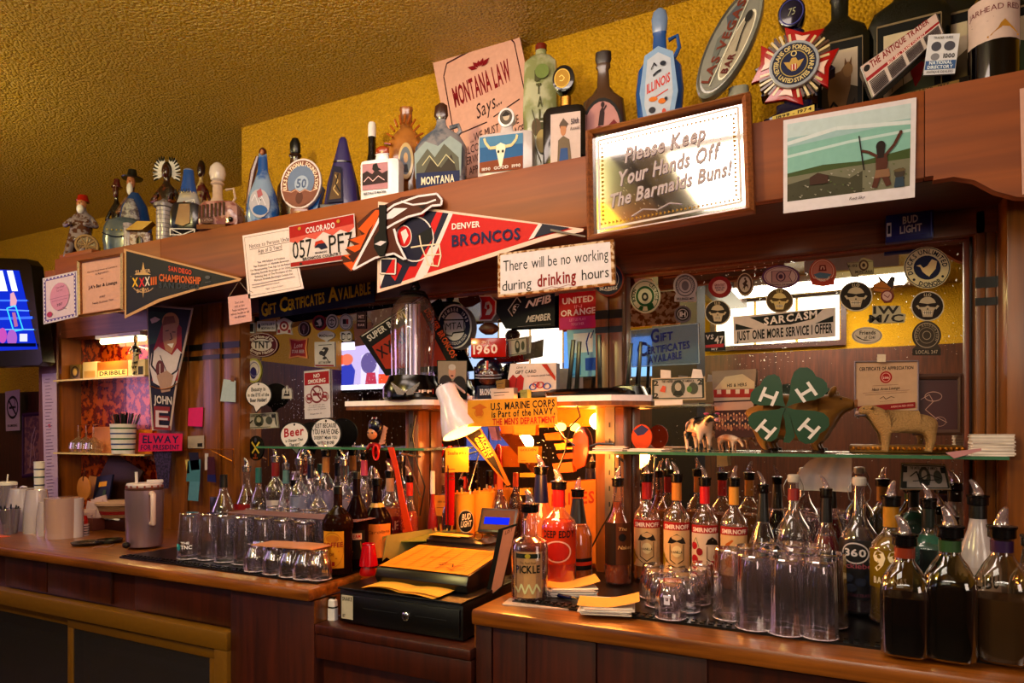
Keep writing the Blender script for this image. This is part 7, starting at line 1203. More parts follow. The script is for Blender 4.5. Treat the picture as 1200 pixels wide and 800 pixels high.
frame4('framed_certificate', 'silver edged certificate of appreciation standing behind the sheep', 2.12, [(1001, 423), (1077, 422), (1077, 481), (1001, 488)], .004, BR1, mt('#b89880', .6), [('r', '#b89880', 0, 0, 100, 100)]+it, th=.008)
qflat('tape_piece', 'white tape holding the top of the certificate of appreciation', 'tape', 2.108, [(1028, 415), (1038, 415), (1038, 424), (1028, 424)], '#c8b8a8', [], th=.001)
frame4('picture_frame', 'ornate frame with a dark red picture behind the sheep', 2.135, [(1070, 438), (1128, 437), (1128, 510), (1070, 510)], .014, mt('#5a3c30', .4, .3), mt('#4a0c18', .4), [('l', '#b09088', 1.4, [(8, 40), (30, 30), (40, 44), (20, 60), (50, 80)]), ('o', '#b09088', 40, 34, 22, 10, 1.5), ('l', '#b09088', 1.2, [(30, 90), (50, 76), (74, 86)]), ('o', '#a08078', 56, 84, 16, 10, 1.2)], th=.008)
t = thing('gilt_moulding', 'carved gilt frame edge lying along the back of the glass shelf', 'frame', (XP(1060, 2.11), 2.12, GZ)); h = XP(1128, 2.12)-XP(995, 2.12)
MB().box(-h/2, h/2, -.02, .02, 0, .022, mt('#8a6420', .4, .4)).build('rail', t, bevel=.004)
for i in range(22): MB().sph((-h/2+.01+i*h/22, -.021, .012), (.0055, .004, .006), BRS, 8, 5).build('bead', t)
qflat('reflected_team_photo', 'flat painted reflection of an old team group photograph behind the calf', 'picture', 2.12, [(836, 470), (884, 468), (884, 512), (838, 513)], '#4a2c30', [('r', '#b09088', 2, 4, 98, 26)]+[('e', RN.choice(['#6a3c3c', '#a87860', '#3a2a3c', '#8a5c54']), 6+i*7.2, 44+14*(j % 3)+(i % 2)*4, 3.4, 6) for i in range(13) for j in range(3)]+[('e', '#c0947c', 6+i*7.2, 36+14*(j % 3)+(i % 2)*4, 2, 3) for i in range(13) for j in range(3)], th=.003)  # team photograph's mirror reflection painted as a flat picture
qflat('reflected_storefront', 'flat painted reflection of a red and cream storefront above the team photograph', 'picture', 2.125, [(834, 435), (886, 432), (884, 470), (836, 470)], '#8f7c70', [('p', '#b8a48c', [(4, 60), (30, 20), (70, 14), (98, 40), (98, 60)]), ('t', '#3a2a24', 'HIS & HERS', 34, 54, 80, 52, 10, 'b'), ('r', '#9a2c24', 2, 62, 98, 88)]+[('r', '#c8b0a4', 10+i*22, 62, 20+i*22, 76) for i in range(4)]+[('r', '#b09a90', 2, 88, 98, 100)], th=.003)  # storefront's mirror reflection, also painted as a flat picture
bill('two dollar bill taped under the acrylic sign on the right mirror', [(763, 443), (826, 441), (827, 468), (763, 469)], '2', Y=2.04, col='#b09c84', extra=[('p', '#b85a48', [(16, 60), (22, 34), (28, 40), (26, 66)]), ('e', '#5a7a4a', 71, 54, 5, 14)])
for lb, Q in (('white tape at the left top corner of the two dollar bill', [(774, 433), (786, 434), (786, 443), (774, 443)]), ('white tape at the right top corner of the two dollar bill', [(812, 432), (822, 433), (824, 443), (810, 443)]), ('white label strip under the two dollar bill', [(767, 469), (800, 468), (800, 474), (767, 475)])):
    qflat('tape_piece', lb, 'tape', 2.036, Q, '#c8c0c4', [], th=.001)
c = W(790, 474, 2.05); m = MB().box(-.11, .11, 0, .09, -.006, 0, glass('#d0dcd8', body=.2)); tag(m.build('glass_ledge', loc=(c.x, 2.045, c.z), sharp=0), 'short glass ledge behind the two dollar bill', 'shelf')
bill('inked brown banknote curved behind the bottles below the glass shelf', [(1056, 542), (1108, 544), (1115, 574), (1054, 574)], '1', Y=2.14, col='#8a7458', extra=[('l', '#1c1814', 3, [(20, 50), (34, 30), (40, 60), (60, 40), (84, 56)]), ('l', '#1c1814', 3, [(26, 66), (80, 60)])])
qflat('small_card', 'small white card hanging below the calf', 'card', 2.12, [(840, 533), (852, 533), (853, 546), (840, 547)], '#a8a498', lines('#4a4a44', 10, 90, 24, 4, 18, 0, 4), th=.001)
# napkins
def stack(name, label, x, y, z, w_, d_, n, rz, cols, cat='napkins', th=.0018, jit=.006, group=None, curl=None):
    t = thing(name, label, cat, (x, y, z), rz, group)
    for i in range(n):
        dx, dy, a = RN.uniform(-jit, jit), RN.uniform(-jit, jit), RN.uniform(-.06, .06); ca, sa = cos(a), sin(a)
        m = MB().obox((dx, dy, i*th+th*.45), (Vector((ca, sa, 0)), Vector((-sa, ca, 0)), Vector((0, 0, 1))), (w_/2, d_/2, th*.45), cols[i % len(cols)]); m.build('sheet', t, sharp=0)
    if curl: curl(t, n*th)
    return t
NP = [mt('#d8ccc8', .8), mt('#c4b8b4', .8), mt('#e0d8d4', .8)]
def curly(t, z):
    m = MB(); v = []; n = 8
    for i in range(n+1):
        for j in range(5):
            x, y = -.075+.15*i/n, -.05+.1*j/4; v.append((x, y, z+.001+.02*max(0, (i/n-.45))**1.5*2.2+.008*max(0, .3-i/n)))
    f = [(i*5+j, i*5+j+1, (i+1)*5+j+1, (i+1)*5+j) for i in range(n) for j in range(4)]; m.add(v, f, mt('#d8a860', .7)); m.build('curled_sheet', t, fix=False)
    m = MB(); draw(m, lines('#a06a3c', 20, 84, 20, 6, 11, .02, .8), lambda x, y, k: Vector((-.075+.15*x/100, -.05+.1*(100-y)/100, z+.0016+.02*max(0, (x/100-.45))**1.5*2.2+.008*max(0, .3-x/100)))); m.build('printing', t, sharp=0, fix=False)
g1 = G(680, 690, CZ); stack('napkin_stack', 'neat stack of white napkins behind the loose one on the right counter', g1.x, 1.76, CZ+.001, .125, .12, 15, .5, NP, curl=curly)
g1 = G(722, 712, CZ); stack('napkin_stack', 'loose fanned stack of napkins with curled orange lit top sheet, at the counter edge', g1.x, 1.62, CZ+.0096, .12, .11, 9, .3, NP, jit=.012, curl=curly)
stack('napkin_stack', 'folded stack of white napkins at the right end of the glass shelf', XP(1160, 2.0), 1.99, GZ, .085, .06, 20, 0, NP, th=.0026, jit=.002)
qflat('paper_scrap', 'pink paper scrap hanging over the right end of the glass shelf', 'paper', 1.92, [(1108, 530), (1150, 525), (1150, 528), (1118, 537)], '#b88a90', [], th=.001)
stack('coaster_stack', 'few coasters on the left end of the glass shelf', XP(716, 2.0), 2.0, GZ, .09, .07, 5, .2, NP, th=.0028)
stack('coaster_stack', 'loose white coasters next to the orange and blue disc', XP(760, 2.0), 2.0, GZ, .11, .06, 3, -.1, NP, th=.0025, jit=.01)
sticker('game_disc', 'orange and blue football disc standing behind the coasters', 752, 512, 12, 15, '#b0481c', [('p', '#1c2c6a', [(-80, -50), (0, -96), (70, -60), (20, -20), (-40, -10)])], Y=2.05, th=.008, cat='disc')
x0 = W(637, 706, 1.6); c = G(636, 708, CZ+.001)
MB_ = MB().box(-.10, .085, -.035, .035, 0, .004, mt('#c0a8a0', .4)); tag(MB_.build('menu_card', loc=(c.x, c.y, CZ), rz=.18, bevel=.001), 'pale laminated card lying on the right counter before the pickle bottle', 'card')
c = G(655, 700, CZ+.006); t = thing('ballpoint_pen', 'dark blue ballpoint pen lying on the laminated card', 'pen', (c.x, c.y, CZ+.0125), -.28)
MB().tube([(-.05, 0, 0), (.045, 0, 0)], .005, mt('#10184c', .25), 10).build('barrel', t); MB().tube([(.045, 0, 0), (.062, 0, 0)], [.005, .0012], BLK, 10).build('tip', t); MB().box(-.045, -.01, -.0012, .0012, .005, .0075, mt('#10184c', .25)).build('clip', t)
m = MB(); P = []
for i in range(24): P.append((.03*sin(i*.3), -.05+.1*i/23, .004+.004*sin(i*1.3)))
c = G(545, 712, CZ)
# white sheet standing in for a shirt reflected below the glass shelf
t = thing('shirt_reflection', 'white sheet standing in for a reflected shirt, behind the bottles below the pig', 'towel', W(960, 553, 2.09)); v = []; s_ = mpp(960, 2.09)
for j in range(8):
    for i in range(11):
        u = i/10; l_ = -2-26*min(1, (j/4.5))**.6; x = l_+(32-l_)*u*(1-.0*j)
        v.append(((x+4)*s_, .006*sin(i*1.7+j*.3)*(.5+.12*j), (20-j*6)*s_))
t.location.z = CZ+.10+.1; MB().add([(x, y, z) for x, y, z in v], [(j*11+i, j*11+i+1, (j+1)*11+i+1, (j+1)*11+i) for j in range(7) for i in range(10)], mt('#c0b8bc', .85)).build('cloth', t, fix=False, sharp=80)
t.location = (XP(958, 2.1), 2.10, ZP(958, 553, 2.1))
# ---------------------------------------------------------------- white shelf: dome lamp, photo, desk lamp, mascot, boxes, router
def dome():
    Y = 2.03; X = XP(484, Y); s = mpp(484, Y); t = thing('dome_dispenser', 'tall clear glass dome drink dispenser on a black base with a silver winged badge', 'dispenser', (X, Y, SZ), facing(X, Y, .8)); zb = ZP(484, 441, Y)-SZ; zt = ZP(484, 345, Y)-SZ
    MB().lathe([(0, 32*s), (.01, 35*s), (zb*.55, 35*s), (zb*.8, 30*s), (zb, 28*s)], mt('#0c0a0e', .2), 30).build('black_base', t, bevel=0)
    MB().lathe([(zb, 25*s), (zb+(zt-zb)*.55, 26*s), (zb+(zt-zb)*.8, 25*s), (zb+(zt-zb)*.93, 19*s), (zt, 9*s)], glass('#f0e8f0', body=.04), 30).build('glass_dome', t)
    for x, r, m_ in ((-.010, .006, CHR), (.006, .010, mt('#c8bcc8', .15, .6)), (.022, .005, mt('#7a2c50', .3)), (-.024, .005, CHR)): MB().tube([(x, .0, zb), (x, 0, zt-.035)], r, m_, 10).build('inner_tube', t)
    MB().lathe([(zt, 16*s), (zt+.008, 15*s), (zt+.012, 6*s)], BLK, 20).build('lid', t); MB().tube([(.0, 0, zt+.01), (.012, 0, zt+.03), (.008, 0, zt+.045)], [.012, .016, .012], mt('#18161c', .25), 10).build('black_tap', t); MB().sph((.006, -.014, zt+.026), .006, CHR, 8, 6).build('rivet', t)
    for sgn in (-1, 1):
        for i in range(4):
            m = MB().prism([(0, 0), (sgn*(.050-.006*i), .034-.011*i), (sgn*(.046-.006*i), .020-.010*i), (sgn*.006, -.012)], -.002, .002, CHR); m.build('wing_feather', t, loc=(-.012, -36*s-.004-.0015*i, zb*.30))
    m = MB(); draw(m, [('r', '#8a1c20', 30, 30, 70, 62), ('t', '#d8ccd0', 'BUFF', 33, 57, 67, 56, 18, 'b')], lambda x, y, k: Vector(((35*s+.0008+k*.0003)*sin((x-38)/50*1.3), -(35*s+.0008+k*.0003)*cos((x-38)/50*1.3), zb*.62*(100-y)/100))); m.build('badge', t, sharp=60, fix=False)
dome()
def desk_lamp():
    Y = 1.93; X = XP(540, Y); s = mpp(540, Y); P = [W(522, 447, Y), W(528, 470, Y), W(536, 488, Y), W(545, 502, Y)]; c = P[1]
    t = thing('desk_lamp', 'white metal cone shaded desk lamp lit orange underneath', 'lamp', c); ax = (P[3]-P[0]).normalized()
    rr = [(-.055, 10.5*s), (-.045, 12.5*s), (0, 13*s), (.03, 17*s), (.07, 22*s), (.10, 25*s), (.112, 25.5*s)]
    q = ax.to_track_quat('Z', 'Y'); m = MB()
    m.lathe(rr, CM('#cfc6d6', .25), 32, False); m.lathe([(z, r-.0015) for z, r in rr], mt('#e8dcd0', .5), 32, False); o = m.build('shade', t, fix=False); o.rotation_euler = q.to_euler()
    o2 = MB().lathe([(-.062, 8*s), (-.055, 10.5*s)], CHR, 20).build('socket', t); o2.rotation_euler = q.to_euler()
    o3 = MB().sph((0, 0, .060), (.022, .022, .028), emis('#ffb050', 18), 16, 10).build('bulb', t); o3.rotation_euler = q.to_euler()
    b = Vector((X-.03, 2.035, SZ))-c
    MB().tube([ax*-.06, ax*-.06+Vector((0, .06, .01)), b+Vector((0, 0, .012))], .005, mt('#c8c0cc', .3, .6), 8).build('arm', t); MB().box(-.015, .015, -.01, .03, 0, .012, mt('#c8c0cc', .4)).build('clamp', t, loc=b, bevel=.002)
desk_lamp()
qflat('snapshot', 'photo card of a smiling grey haired person standing behind the desk lamp', 'photograph', 2.02, [(512, 422), (548, 422), (547, 468), (513, 467)], '#100c10', [('r', '#8a7c74', 3, 2, 97, 60), ('e', '#3a3038', 28, 60, 22, 22), ('e', '#2c242c', 74, 62, 22, 22), ('e', '#b08478', 50, 30, 12, 18), ('e', '#a8a0a0', 50, 18, 12, 8), ('p', '#5a2c34', [(34, 96), (40, 54), (60, 54), (68, 96)]), ('e', '#5a2430', 50, 40, 5, 2)], th=.002)
def mascot():
    Y = 2.06; X = XP(573, Y); s = mpp(573, Y); z = lambda y: ZP(573, y, Y)-SZ; t = thing('fan_figurine', 'football player figurine head with navy helmet under a red 1960 box and a brown ball', 'figurine', (X, Y, SZ), facing(X, Y, .7))
    MB().loft([(0, 16*s, .022, 4), (z(452), 15*s, .022, 4)], CM('#14163a'), 20).build('jersey', t); m = MB(); draw(m, [('t', '#c8c4d0', 'BRONCOS', 14, 70, 86, 68, 44, 'b')], lambda x, y, k: Vector(((x-50)/50*13*s, -.0232-k*.0003, z(452)*(100-y)/100))); m.build('lettering', t, sharp=0, fix=False)
    zc = z(436); MB().sph((0, -.004, zc-.01), (13.5*s, .030, 14*s), CM('#5a2c20')).build('face', t); MB().sph((0, .004, zc+.008), (16.5*s, .034, 14.5*s), CM('#12142e')).build('helmet', t)
    MB().box(-.003, .003, -.036, .02, zc+.006, zc+.036, CM('#b83c20')).box(-.007, -.004, -.035, .02, zc+.006, zc+.035, WHC).build('helmet_stripe', t)
    for sg in (-1, 1): MB().sph((sg*.012, -.032, zc-.006), (.0075, .004, .0055), WHC, 10, 6).build('eye', t); MB().sph((sg*.011, -.036, zc-.006), .0028, BLK, 8, 5).build('pupil', t)
    for dz in (-.014, -.024): MB().tube([(-15*s, -.012, zc+dz+.004), (-8*s, -.038, zc+dz), (8*s, -.038, zc+dz), (15*s, -.012, zc+dz+.004)], .0022, mt('#9a9aa8', .3), 6).build('face_guard', t)
    MB().box(-20*s, 21*s, -.025, .03, z(419), z(397), CM('#a82018')).build('red_box', t, bevel=.0015); m = MB(); draw(m, [('t', '#d8ccd0', 'SINCE', 38, 30, 64, 29, 16), ('t', '#d8ccd0', '1960', 8, 84, 92, 80, 46, 'b')], lambda x, y, k: Vector((-20*s+34*s*x/100, -.0253-k*.0003, z(419)+(z(397)-z(419))*(100-y)/100))); m.build('lettering', t, sharp=0, fix=False)
    MB().loft([(-.036, .002, .002), (-.028, .012, .012), (-.012, .021, .021), (.012, .021, .021), (.028, .012, .012), (.036, .002, .002)], mt('#4a2018', .4, bump=.6, bs=200), 18).build('football', t, loc=(0, 0, z(385)), rot=(0, pi/2, 0))
    for i in range(5): MB().tube([(-.010+i*.005, -.006, z(385)+.019), (-.010+i*.005, .006, z(385)+.0195)], .0012, WHT, 5).build('lace', t)
mascot()
qflat('banknote', 'banknote leaning behind the red 1960 box', 'banknote', 2.09, [(594, 398), (618, 394), (618, 414), (596, 418)], '#9a8c84', BILL, th=.0008)
qflat('banknote', 'second crumpled banknote right of the one behind the red box', 'banknote', 2.10, [(613, 396), (623, 393), (622, 414), (612, 416)], '#8f8478', BILL[:2], th=.0008)
qflat('gift_card_box', 'white Give a GIFT CARD display box with a red present', 'box', 2.03, [(598, 426), (652, 425), (652, 457), (592, 460)], CM('#c4b8bc', .4), [('t', '#2a1c24', 'Give a', 14, 18, 34, 17, 9, 'i'), ('t', '#2a1c24', 'GIFT CARD', 14, 36, 58, 34, 11, 'b'), ('t', '#2a1c24', 'for someone special Today', 40, 48, 90, 46, 7), ('r', '#a01c24', 4, 52, 34, 98), ('p', '#a01c24', [(4, 52), (10, 38), (18, 50), (26, 38), (34, 52)]), ('l', '#7a1018', 2, [(19, 52), (19, 98)]), ('p', '#a83820', [(68, 4), (80, 4), (98, 50), (98, 66)]), ('o', '#2a5aa8', 54, 84, 8, 12, 3), ('o', '#a82430', 68, 78, 8, 12, 3), ('o', '#2a5aa8', 82, 84, 8, 12, 3), ('o', '#a82430', 60, 76, 7, 10, 2)], th=.03, bev=.001)
for lb, Q, c_ in (('small gold ornament on the shelf before the gift card box', [(581, 446), (592, 444), (592, 456), (582, 456)], '#7a6438'), ('little white label box left of the gift card box', [(574, 455), (602, 454), (602, 467), (576, 468)], '#b0a8a8'), ('tiny green card on the shelf under the gift card box', [(609, 457), (618, 456), (618, 466), (610, 466)], '#7a8458')):
    qflat('trinket_box', lb, 'box', 2.0, Q, c_, [('l', '#3a3438', 6, [(14, 40), (80, 38)]), ('l', '#3a3438', 4, [(14, 66), (60, 64)])], th=.03, bev=.001)
t = thing('wifi_router', 'flat black wireless router with upright antennas on the right white shelf', 'router', (XP(690, 2.02), 2.02, SZ+.001)); s_ = mpp(690, 2.02)
MB().loft([(0, .135, .05, 7), (.012, .14, .052, 7), (.022, .12, .04, 6)], mt('#0b0a0d', .25), 28).build('body', t)
for px, py, tl in ((672, 398, -.10), (679, 400, -.06), (702, 392, .02), (737, 402, .16), (751, 400, .05)):
    a_, b2 = W(px+tl*60, 460, 2.04), W(px, py, 2.04); a_.z = SZ+.012
    if px > 720: a_, b2 = W(px-3, 468, 2.10), W(px+3*(px < 740), py, 2.10); a_.z = SZ+.005
    if px > 720:
        m = MB(); m.obox((a_+b2)/2, ((b2-a_).normalized().cross(Vector((0, 1, 0))), Vector((0, 1, 0)), (b2-a_).normalized()), (.005, .003, (b2-a_).length/2), mt('#0b0a0d', .3)); o = m.build('antenna', t, bevel=.001); o.location = -Vector(t.location)
    else:
        m = MB(); m.obox((a_+b2)/2, ((b2-a_).normalized().cross(Vector((0, 1, 0))), Vector((0, 1, 0)), (b2-a_).normalized()), (.0065, .004, (b2-a_).length/2), mt('#0b0a0d', .3)); o = m.build('antenna', t, bevel=.001); o.location = -Vector(t.location)
t = thing('modem', 'second black tapered modem box on the right end of the white shelf', 'router', (XP(732, 2.05), 2.09, SZ+.001)); MB().loft([(0, .06, .035, 6), (.03, .045, .03, 6), (.035, .03, .02, 5)], mt('#0b0a0d', .25), 24).build('body', t)
# clamp lamp with orange face and cords
c = W(680, 524, 1.99); t = thing('clamp_lamp', 'small clamp lamp with an orange oval face on a black arm over the liquor', 'lamp', c); s_ = mpp(680, 1.99)
P = [(4, 21), (10, 12), (11, -4), (6, -22), (-4, -26), (-9, -18), (-7, -4), (-9, 8), (-3, 19)]
MB().prism([(x*s_, y*s_) for x, y in P], -.006, .004, CM('#d85a14', .4)).build('orange_face', t, bevel=.002); MB().sph((0, .02, .004), (13*s_, .022, 24*s_), CM('#4a2014', .3)).build('reflector', t)
MB().tube([(.02, .01, 0), (.05, .02, .012), (.10, .03, .01)], .004, BLK, 8).build('arm', t)
for lb, P in (('black lamp cord falling past the right upright to the counter', [(722, 548), (722, 575), (716, 600), (704, 620), (694, 640)]), ('two black cords crossing from under the right white shelf to the clamp lamp', [(676, 474), (680, 488), (668, 500), (662, 530), (650, 560)]), ('black cord looping left from the clamp lamp', [(646, 492), (660, 512), (674, 522)]), ('dark cord running down the left upright', [(487, 486), (483, 510), (488, 540), (498, 570), (492, 604)])):
    tag(MB().tube([W(x, y, 1.975 if 'left upright' not in lb else 2.0) for x, y in P], .0025, BLK, 6).build('power_cord'), lb, 'cord')
sticker('wall_bulb', 'glowing bare bulb behind the orange cards under the right white shelf', 656, 500, 6, 5, emis('#ffb040', 9), [], Y=2.08, th=.012, cat='lamp')
# winged helmet mascot
c = W(440, 520, 1.96); t = thing('winged_mascot', 'winged football boy ornament with striped helmet and red body above the liquor', 'ornament', c); s_ = mpp(440, 1.96)
MB().sph((-.0, 0, 20*s_), (10*s_, .02, 11*s_), CM('#14142c')).build('helmet', t); MB().sph((-2*s_, -.010, 12*s_), (7*s_, .014, 7*s_), SKN).build('face', t)
for sg in (-1, 1): MB().sph((-2*s_+sg*3*s_, -.0225, 13*s_), 1.1*s_, BLK, 8, 5).build('eye', t)
for dx, c_ in ((-3, '#c8c0cc'), (0, '#b01c20'), (3, '#c8c0cc')): MB().tube([(dx*s_, -.016, 13*s_+9*s_), (dx*s_, -.006, 31*s_), (dx*s_, .012, 28*s_)], .0018, mt(c_, .4), 6).build('helmet_stripe', t)
P = [(0, 0, 0, .014), (0, 0, -.018, .013), (-.022, -.004, -.004, .008), (-.03, -.012, -.022, .007), (.02, -.004, -.004, .008), (.022, -.014, -.024, .007), (-.008, 0, -.038, .009), (.008, 0, -.038, .009)]
skin('body', t, P, [(0, 1), (0, 2), (2, 3), (0, 4), (4, 5), (1, 6), (1, 7)], CM('#8a1018'))
for i in range(5): MB().prism([(0, 0), (.028+.003*i, .006+.014*i), (.034-.003*i, .016+.014*i), (.004, .010)], .004+.001*i, .007+.001*i, CM('#b88a7c')).build('wing_feather', t, loc=(.008, 0, -.005))
m = MB().tube([(.018+.012*cos(a*pi/10), -.02, -.03+.026*sin(a*pi/10)) for a in range(21)], .004, CM('#c81c14'), 8); m.build('red_ring', t)
MB().tube([(0, 0, -.03), (0, .06, -.012), (0, .06, .0)], .002, BLK, 6).build('hanging_hook', t)
b = MB(); P = [W(x, y, 1.93) for x, y in ((456, 524), (461, 540), (467, 566), (474, 596), (480, 622))]
t = thing('bottle_opener', 'long orange flat bottle opener leaning among the left bottles', 'opener', P[2]); m = MB(); Q = []
flat('blade', None, None, 1.93, [(454, 524), (461, 524), (466, 545), (474, 585), (483, 622), (472, 624), (468, 590), (462, 550)], mt('#c84414', .35), [('t', '#7a1c0c', 'BRONCOS', 474, 620, 468, 588, 5, 'nb')], th=.003, root=t, prt='lettering')
# ---------------------------------------------------------------- cash drawer, register and the clutter of the bay
X0, X1 = -1.345, -.928; t = thing('cash_till', 'black cash drawer with keyhole and white label in the low bay', 'cash drawer', ((X0+X1)/2, 1.535, BZ+.006)); h = (X1-X0)/2; BK = mt('#0a0a0e', .35, bump=.3, bs=400)
MB().box(-h, h, .004, .42, 0, .095, BK).build('case', t, bevel=.003); MB().box(-h+.008, h-.008, -.002, .006, .008, .082, BK).build('drawer_front', t, bevel=.002); MB().box(-h, h, -.006, .43, .0955, .102, BK).build('top_rim', t, bevel=.002)
o = MB().lathe([(0, .012), (.004, .012), (.006, .009)], CHR, 20).build('lock', t, loc=(.03, -.002, .045), rot=(pi/2, 0, 0)); MB().box(-.001, .001, -.004, .004, .006, .007, BLK).build('keyhole', o)
for a, b in ((-.12, -.0), (.06, .16)): MB().box(a, b, -.0035, -.002, .048, .05, mt('#2a2a30', .3)).build('groove', t)
for x in (-h+.02, h-.02): MB().lathe([(-.006, .01), (0, .01)], BLK, 12).build('foot', t, loc=(x, .03, 0))
m = MB(); draw(m, [('r', '#b8b0a8', 0, 0, 100, 100), ('t', '#1c1a20', 'SNAKE', 8, 24, 92, 22, 16, 'b'), ('t', '#1c1a20', '$7', 10, 92, 34, 92, 12, 'b')], lambda x, y, k: Vector((-h+.012+.042*x/100, -.0026-k*.0003, .012+.068*(100-y)/100))); m.build('paper_label', t, sharp=0, fix=False)
zt = BZ+.006+.102
c = W(480, 688, 1.60); m = MB(); v = []; n = 12
for i in range(n+1):
    for j in (0, 1): v.append((-.13+.26*i/n, -.045+.09*j+.01*sin(i*.4), .002+.006*abs(sin(i*.5))+(0)))
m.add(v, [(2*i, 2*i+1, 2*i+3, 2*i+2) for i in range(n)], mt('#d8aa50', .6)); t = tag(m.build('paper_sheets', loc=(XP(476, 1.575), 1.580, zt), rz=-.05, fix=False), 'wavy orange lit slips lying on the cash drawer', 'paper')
dup(t, (XP(478, 1.575), 1.583, zt+.004), .02, 'upper curled slip lying on the other slips on the cash drawer')
X0, X1 = XP(442, 1.62), XP(549, 1.62); t = thing('cash_register', 'low black register under a written orange lit order sheet', 'register', ((X0+X1)/2, 1.62, zt+.001)); h = (X1-X0)/2; RG = mt('#16090a', .3)
pr = MB(); v = [(-h, 0, 0), (h, 0, 0), (h, .30, 0), (-h, .30, 0), (-h, -.012, .022), (h, -.012, .022), (-h, 0, .048), (h, 0, .048), (-h, .22, .082), (h, .22, .082), (h, .30, .082), (-h, .30, .082)]
pr.add(v, [(0, 3, 2, 1), (0, 1, 5, 4), (4, 5, 7, 6), (6, 7, 9, 8), (8, 9, 10, 11), (0, 4, 6, 8, 11, 3), (1, 2, 10, 9, 7, 5), (3, 11, 10, 2)], RG); pr.build('body', t, bevel=.003)
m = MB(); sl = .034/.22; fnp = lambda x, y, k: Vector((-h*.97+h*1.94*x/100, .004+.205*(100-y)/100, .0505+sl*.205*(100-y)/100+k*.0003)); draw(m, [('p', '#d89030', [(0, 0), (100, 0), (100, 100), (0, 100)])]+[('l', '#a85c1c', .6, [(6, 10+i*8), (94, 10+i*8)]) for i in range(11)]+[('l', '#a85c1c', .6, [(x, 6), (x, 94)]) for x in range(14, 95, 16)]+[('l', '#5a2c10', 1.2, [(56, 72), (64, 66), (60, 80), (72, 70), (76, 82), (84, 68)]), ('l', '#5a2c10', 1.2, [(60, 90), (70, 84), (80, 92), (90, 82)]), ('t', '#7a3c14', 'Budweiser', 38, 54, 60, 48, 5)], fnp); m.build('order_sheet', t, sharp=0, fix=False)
t = thing('receipt_printer', 'dark printer block behind the register with a ring of keys on top', 'printer', (XP(548, 1.98), 1.95, zt)); MB().loft([(0, .12, .06, 7), (.09, .12, .06, 7), (.105, .10, .045, 6)], mt('#2a140c', .3), 28).build('body', t, bevel=0); MB().box(-.10, .02, -.055, .0, .1055, .107, mt('#d8a040', .6)).build('yellow_note', t)
MB().box(-.02, .05, -.05, -.02, .107, .1085, mt('#e0b870', .6)).build('small_card', t); MB().tube([(.085+.015*cos(a*pi/8), -.045, .115+.014*sin(a*pi/8)) for a in range(17)], .0022, BRS, 6).build('key_ring', t)
c = W(584, 610, 1.84); t = thing('customer_display', 'tilted customer display with a bright blue strip behind the register', 'display', (c.x, 1.84, c.z-.03)); M_ = Matrix.Rotation(-.55, 4, 'X'); rt = (-.5, 0, .15)
o = MB().box(-.062, .058, -.006, .012, -.03, .05, mt('#2a120a', .3)).build('housing', t, bevel=.003, rot=rt, loc=(0, 0, .02)); MB().box(-.054, .050, -.0075, -.006, -.022, .042, mt('#5a2c14', .2)).build('bezel', o, sharp=0); MB().box(-.044, .036, -.009, -.0075, -.004, .018, emis('#1a2cff', 1.0)).build('lit_strip', o, sharp=0)
MB().tube([(0, .02, .0), (0, .03, -.06), (0, .03, zt-c.z+.03)], .009, mt('#14080a', .3), 10).build('stalk', t); MB().lathe([(0, .045), (.01, .04)], mt('#14080a', .3), 20).build('foot', t, loc=(0, .03, zt-c.z+.03))
# folders and papers left of the register
t = thing('folder_stack', 'slanted green grey folders and blue envelopes left of the register', 'folders', (XP(449, 1.88), 1.88, zt)); 
for i, (c_, dx, hh) in enumerate((('#2a4a8a', 0, .085), ('#3a5a9c', .012, .085), ('#c8b8a0', .022, .09), ('#2c4c88', .032, .088), ('#8a8a50', .05, .10), ('#a8a068', .065, .105))):
    MB().obox((dx, .05, hh/2), (Vector((cos(.35), 0, -sin(.35)*0)), Vector((.25, .97, 0)).normalized(), Vector((.22, 0, .97)).normalized()), (.0015, .10, hh/2), mt(c_, .6)).build('folder', t, sharp=0)
MB().obox((.13, .10, .088), (Vector((1, 0, .10)).normalized(), Vector((.1, 1, .1)).normalized(), Vector((0, 0, 1))), (.10, .085, .0015), mt('#8a8440', .6)).build('flap', t, sharp=0)
def cup(name, label, px, yb, yt, Y, wt, wb, col, z0, cat='cup', art=None, more=None, th=.0012, group=None):
    X = XP(px, Y); s = mpp(px, Y); H = ZP(px, yt, Y)-z0; t = thing(name, label, cat, (X, Y, z0), facing(X, Y), group)
    m_ = col if not isinstance(col, str) else mt(col, .5); m = MB(); m.lathe([(0, wb/2*s), (H, wt/2*s)], m_, 24, False); m.lathe([(.002, wb/2*s-th), (H, wt/2*s-th)], m_, 24, False); m.add([(wb/2*s*cos(2*pi*i/24), wb/2*s*sin(2*pi*i/24), .001) for i in range(24)], [tuple(range(24))], m_); m.build('cup_wall', t, fix=False)
    MB().tube([(wt/2*s*cos(a*pi/12), wt/2*s*sin(a*pi/12), H) for a in range(25)], .0015, m_, 5).build('rim', t)
    if art: wrap_art(t, art, wt/2*s*1.0, H*.2, H*.8, .9, 'printed_logo')
    if more: more(t, wt/2*s, H)
    return t
def pens(cols, n=6, L=.06): 
    def f(t, r, H):
        for i in range(n):
            a = i*2*pi/n; MB().tube([(r*.3*cos(a), r*.3*sin(a), .01), (r*.8*cos(a), r*.6*sin(a), H+L*(.5+.5*((i*7) % 5)/5))], .0032, mt(cols[i % len(cols)], .4), 6).build('pen', t)
    return f
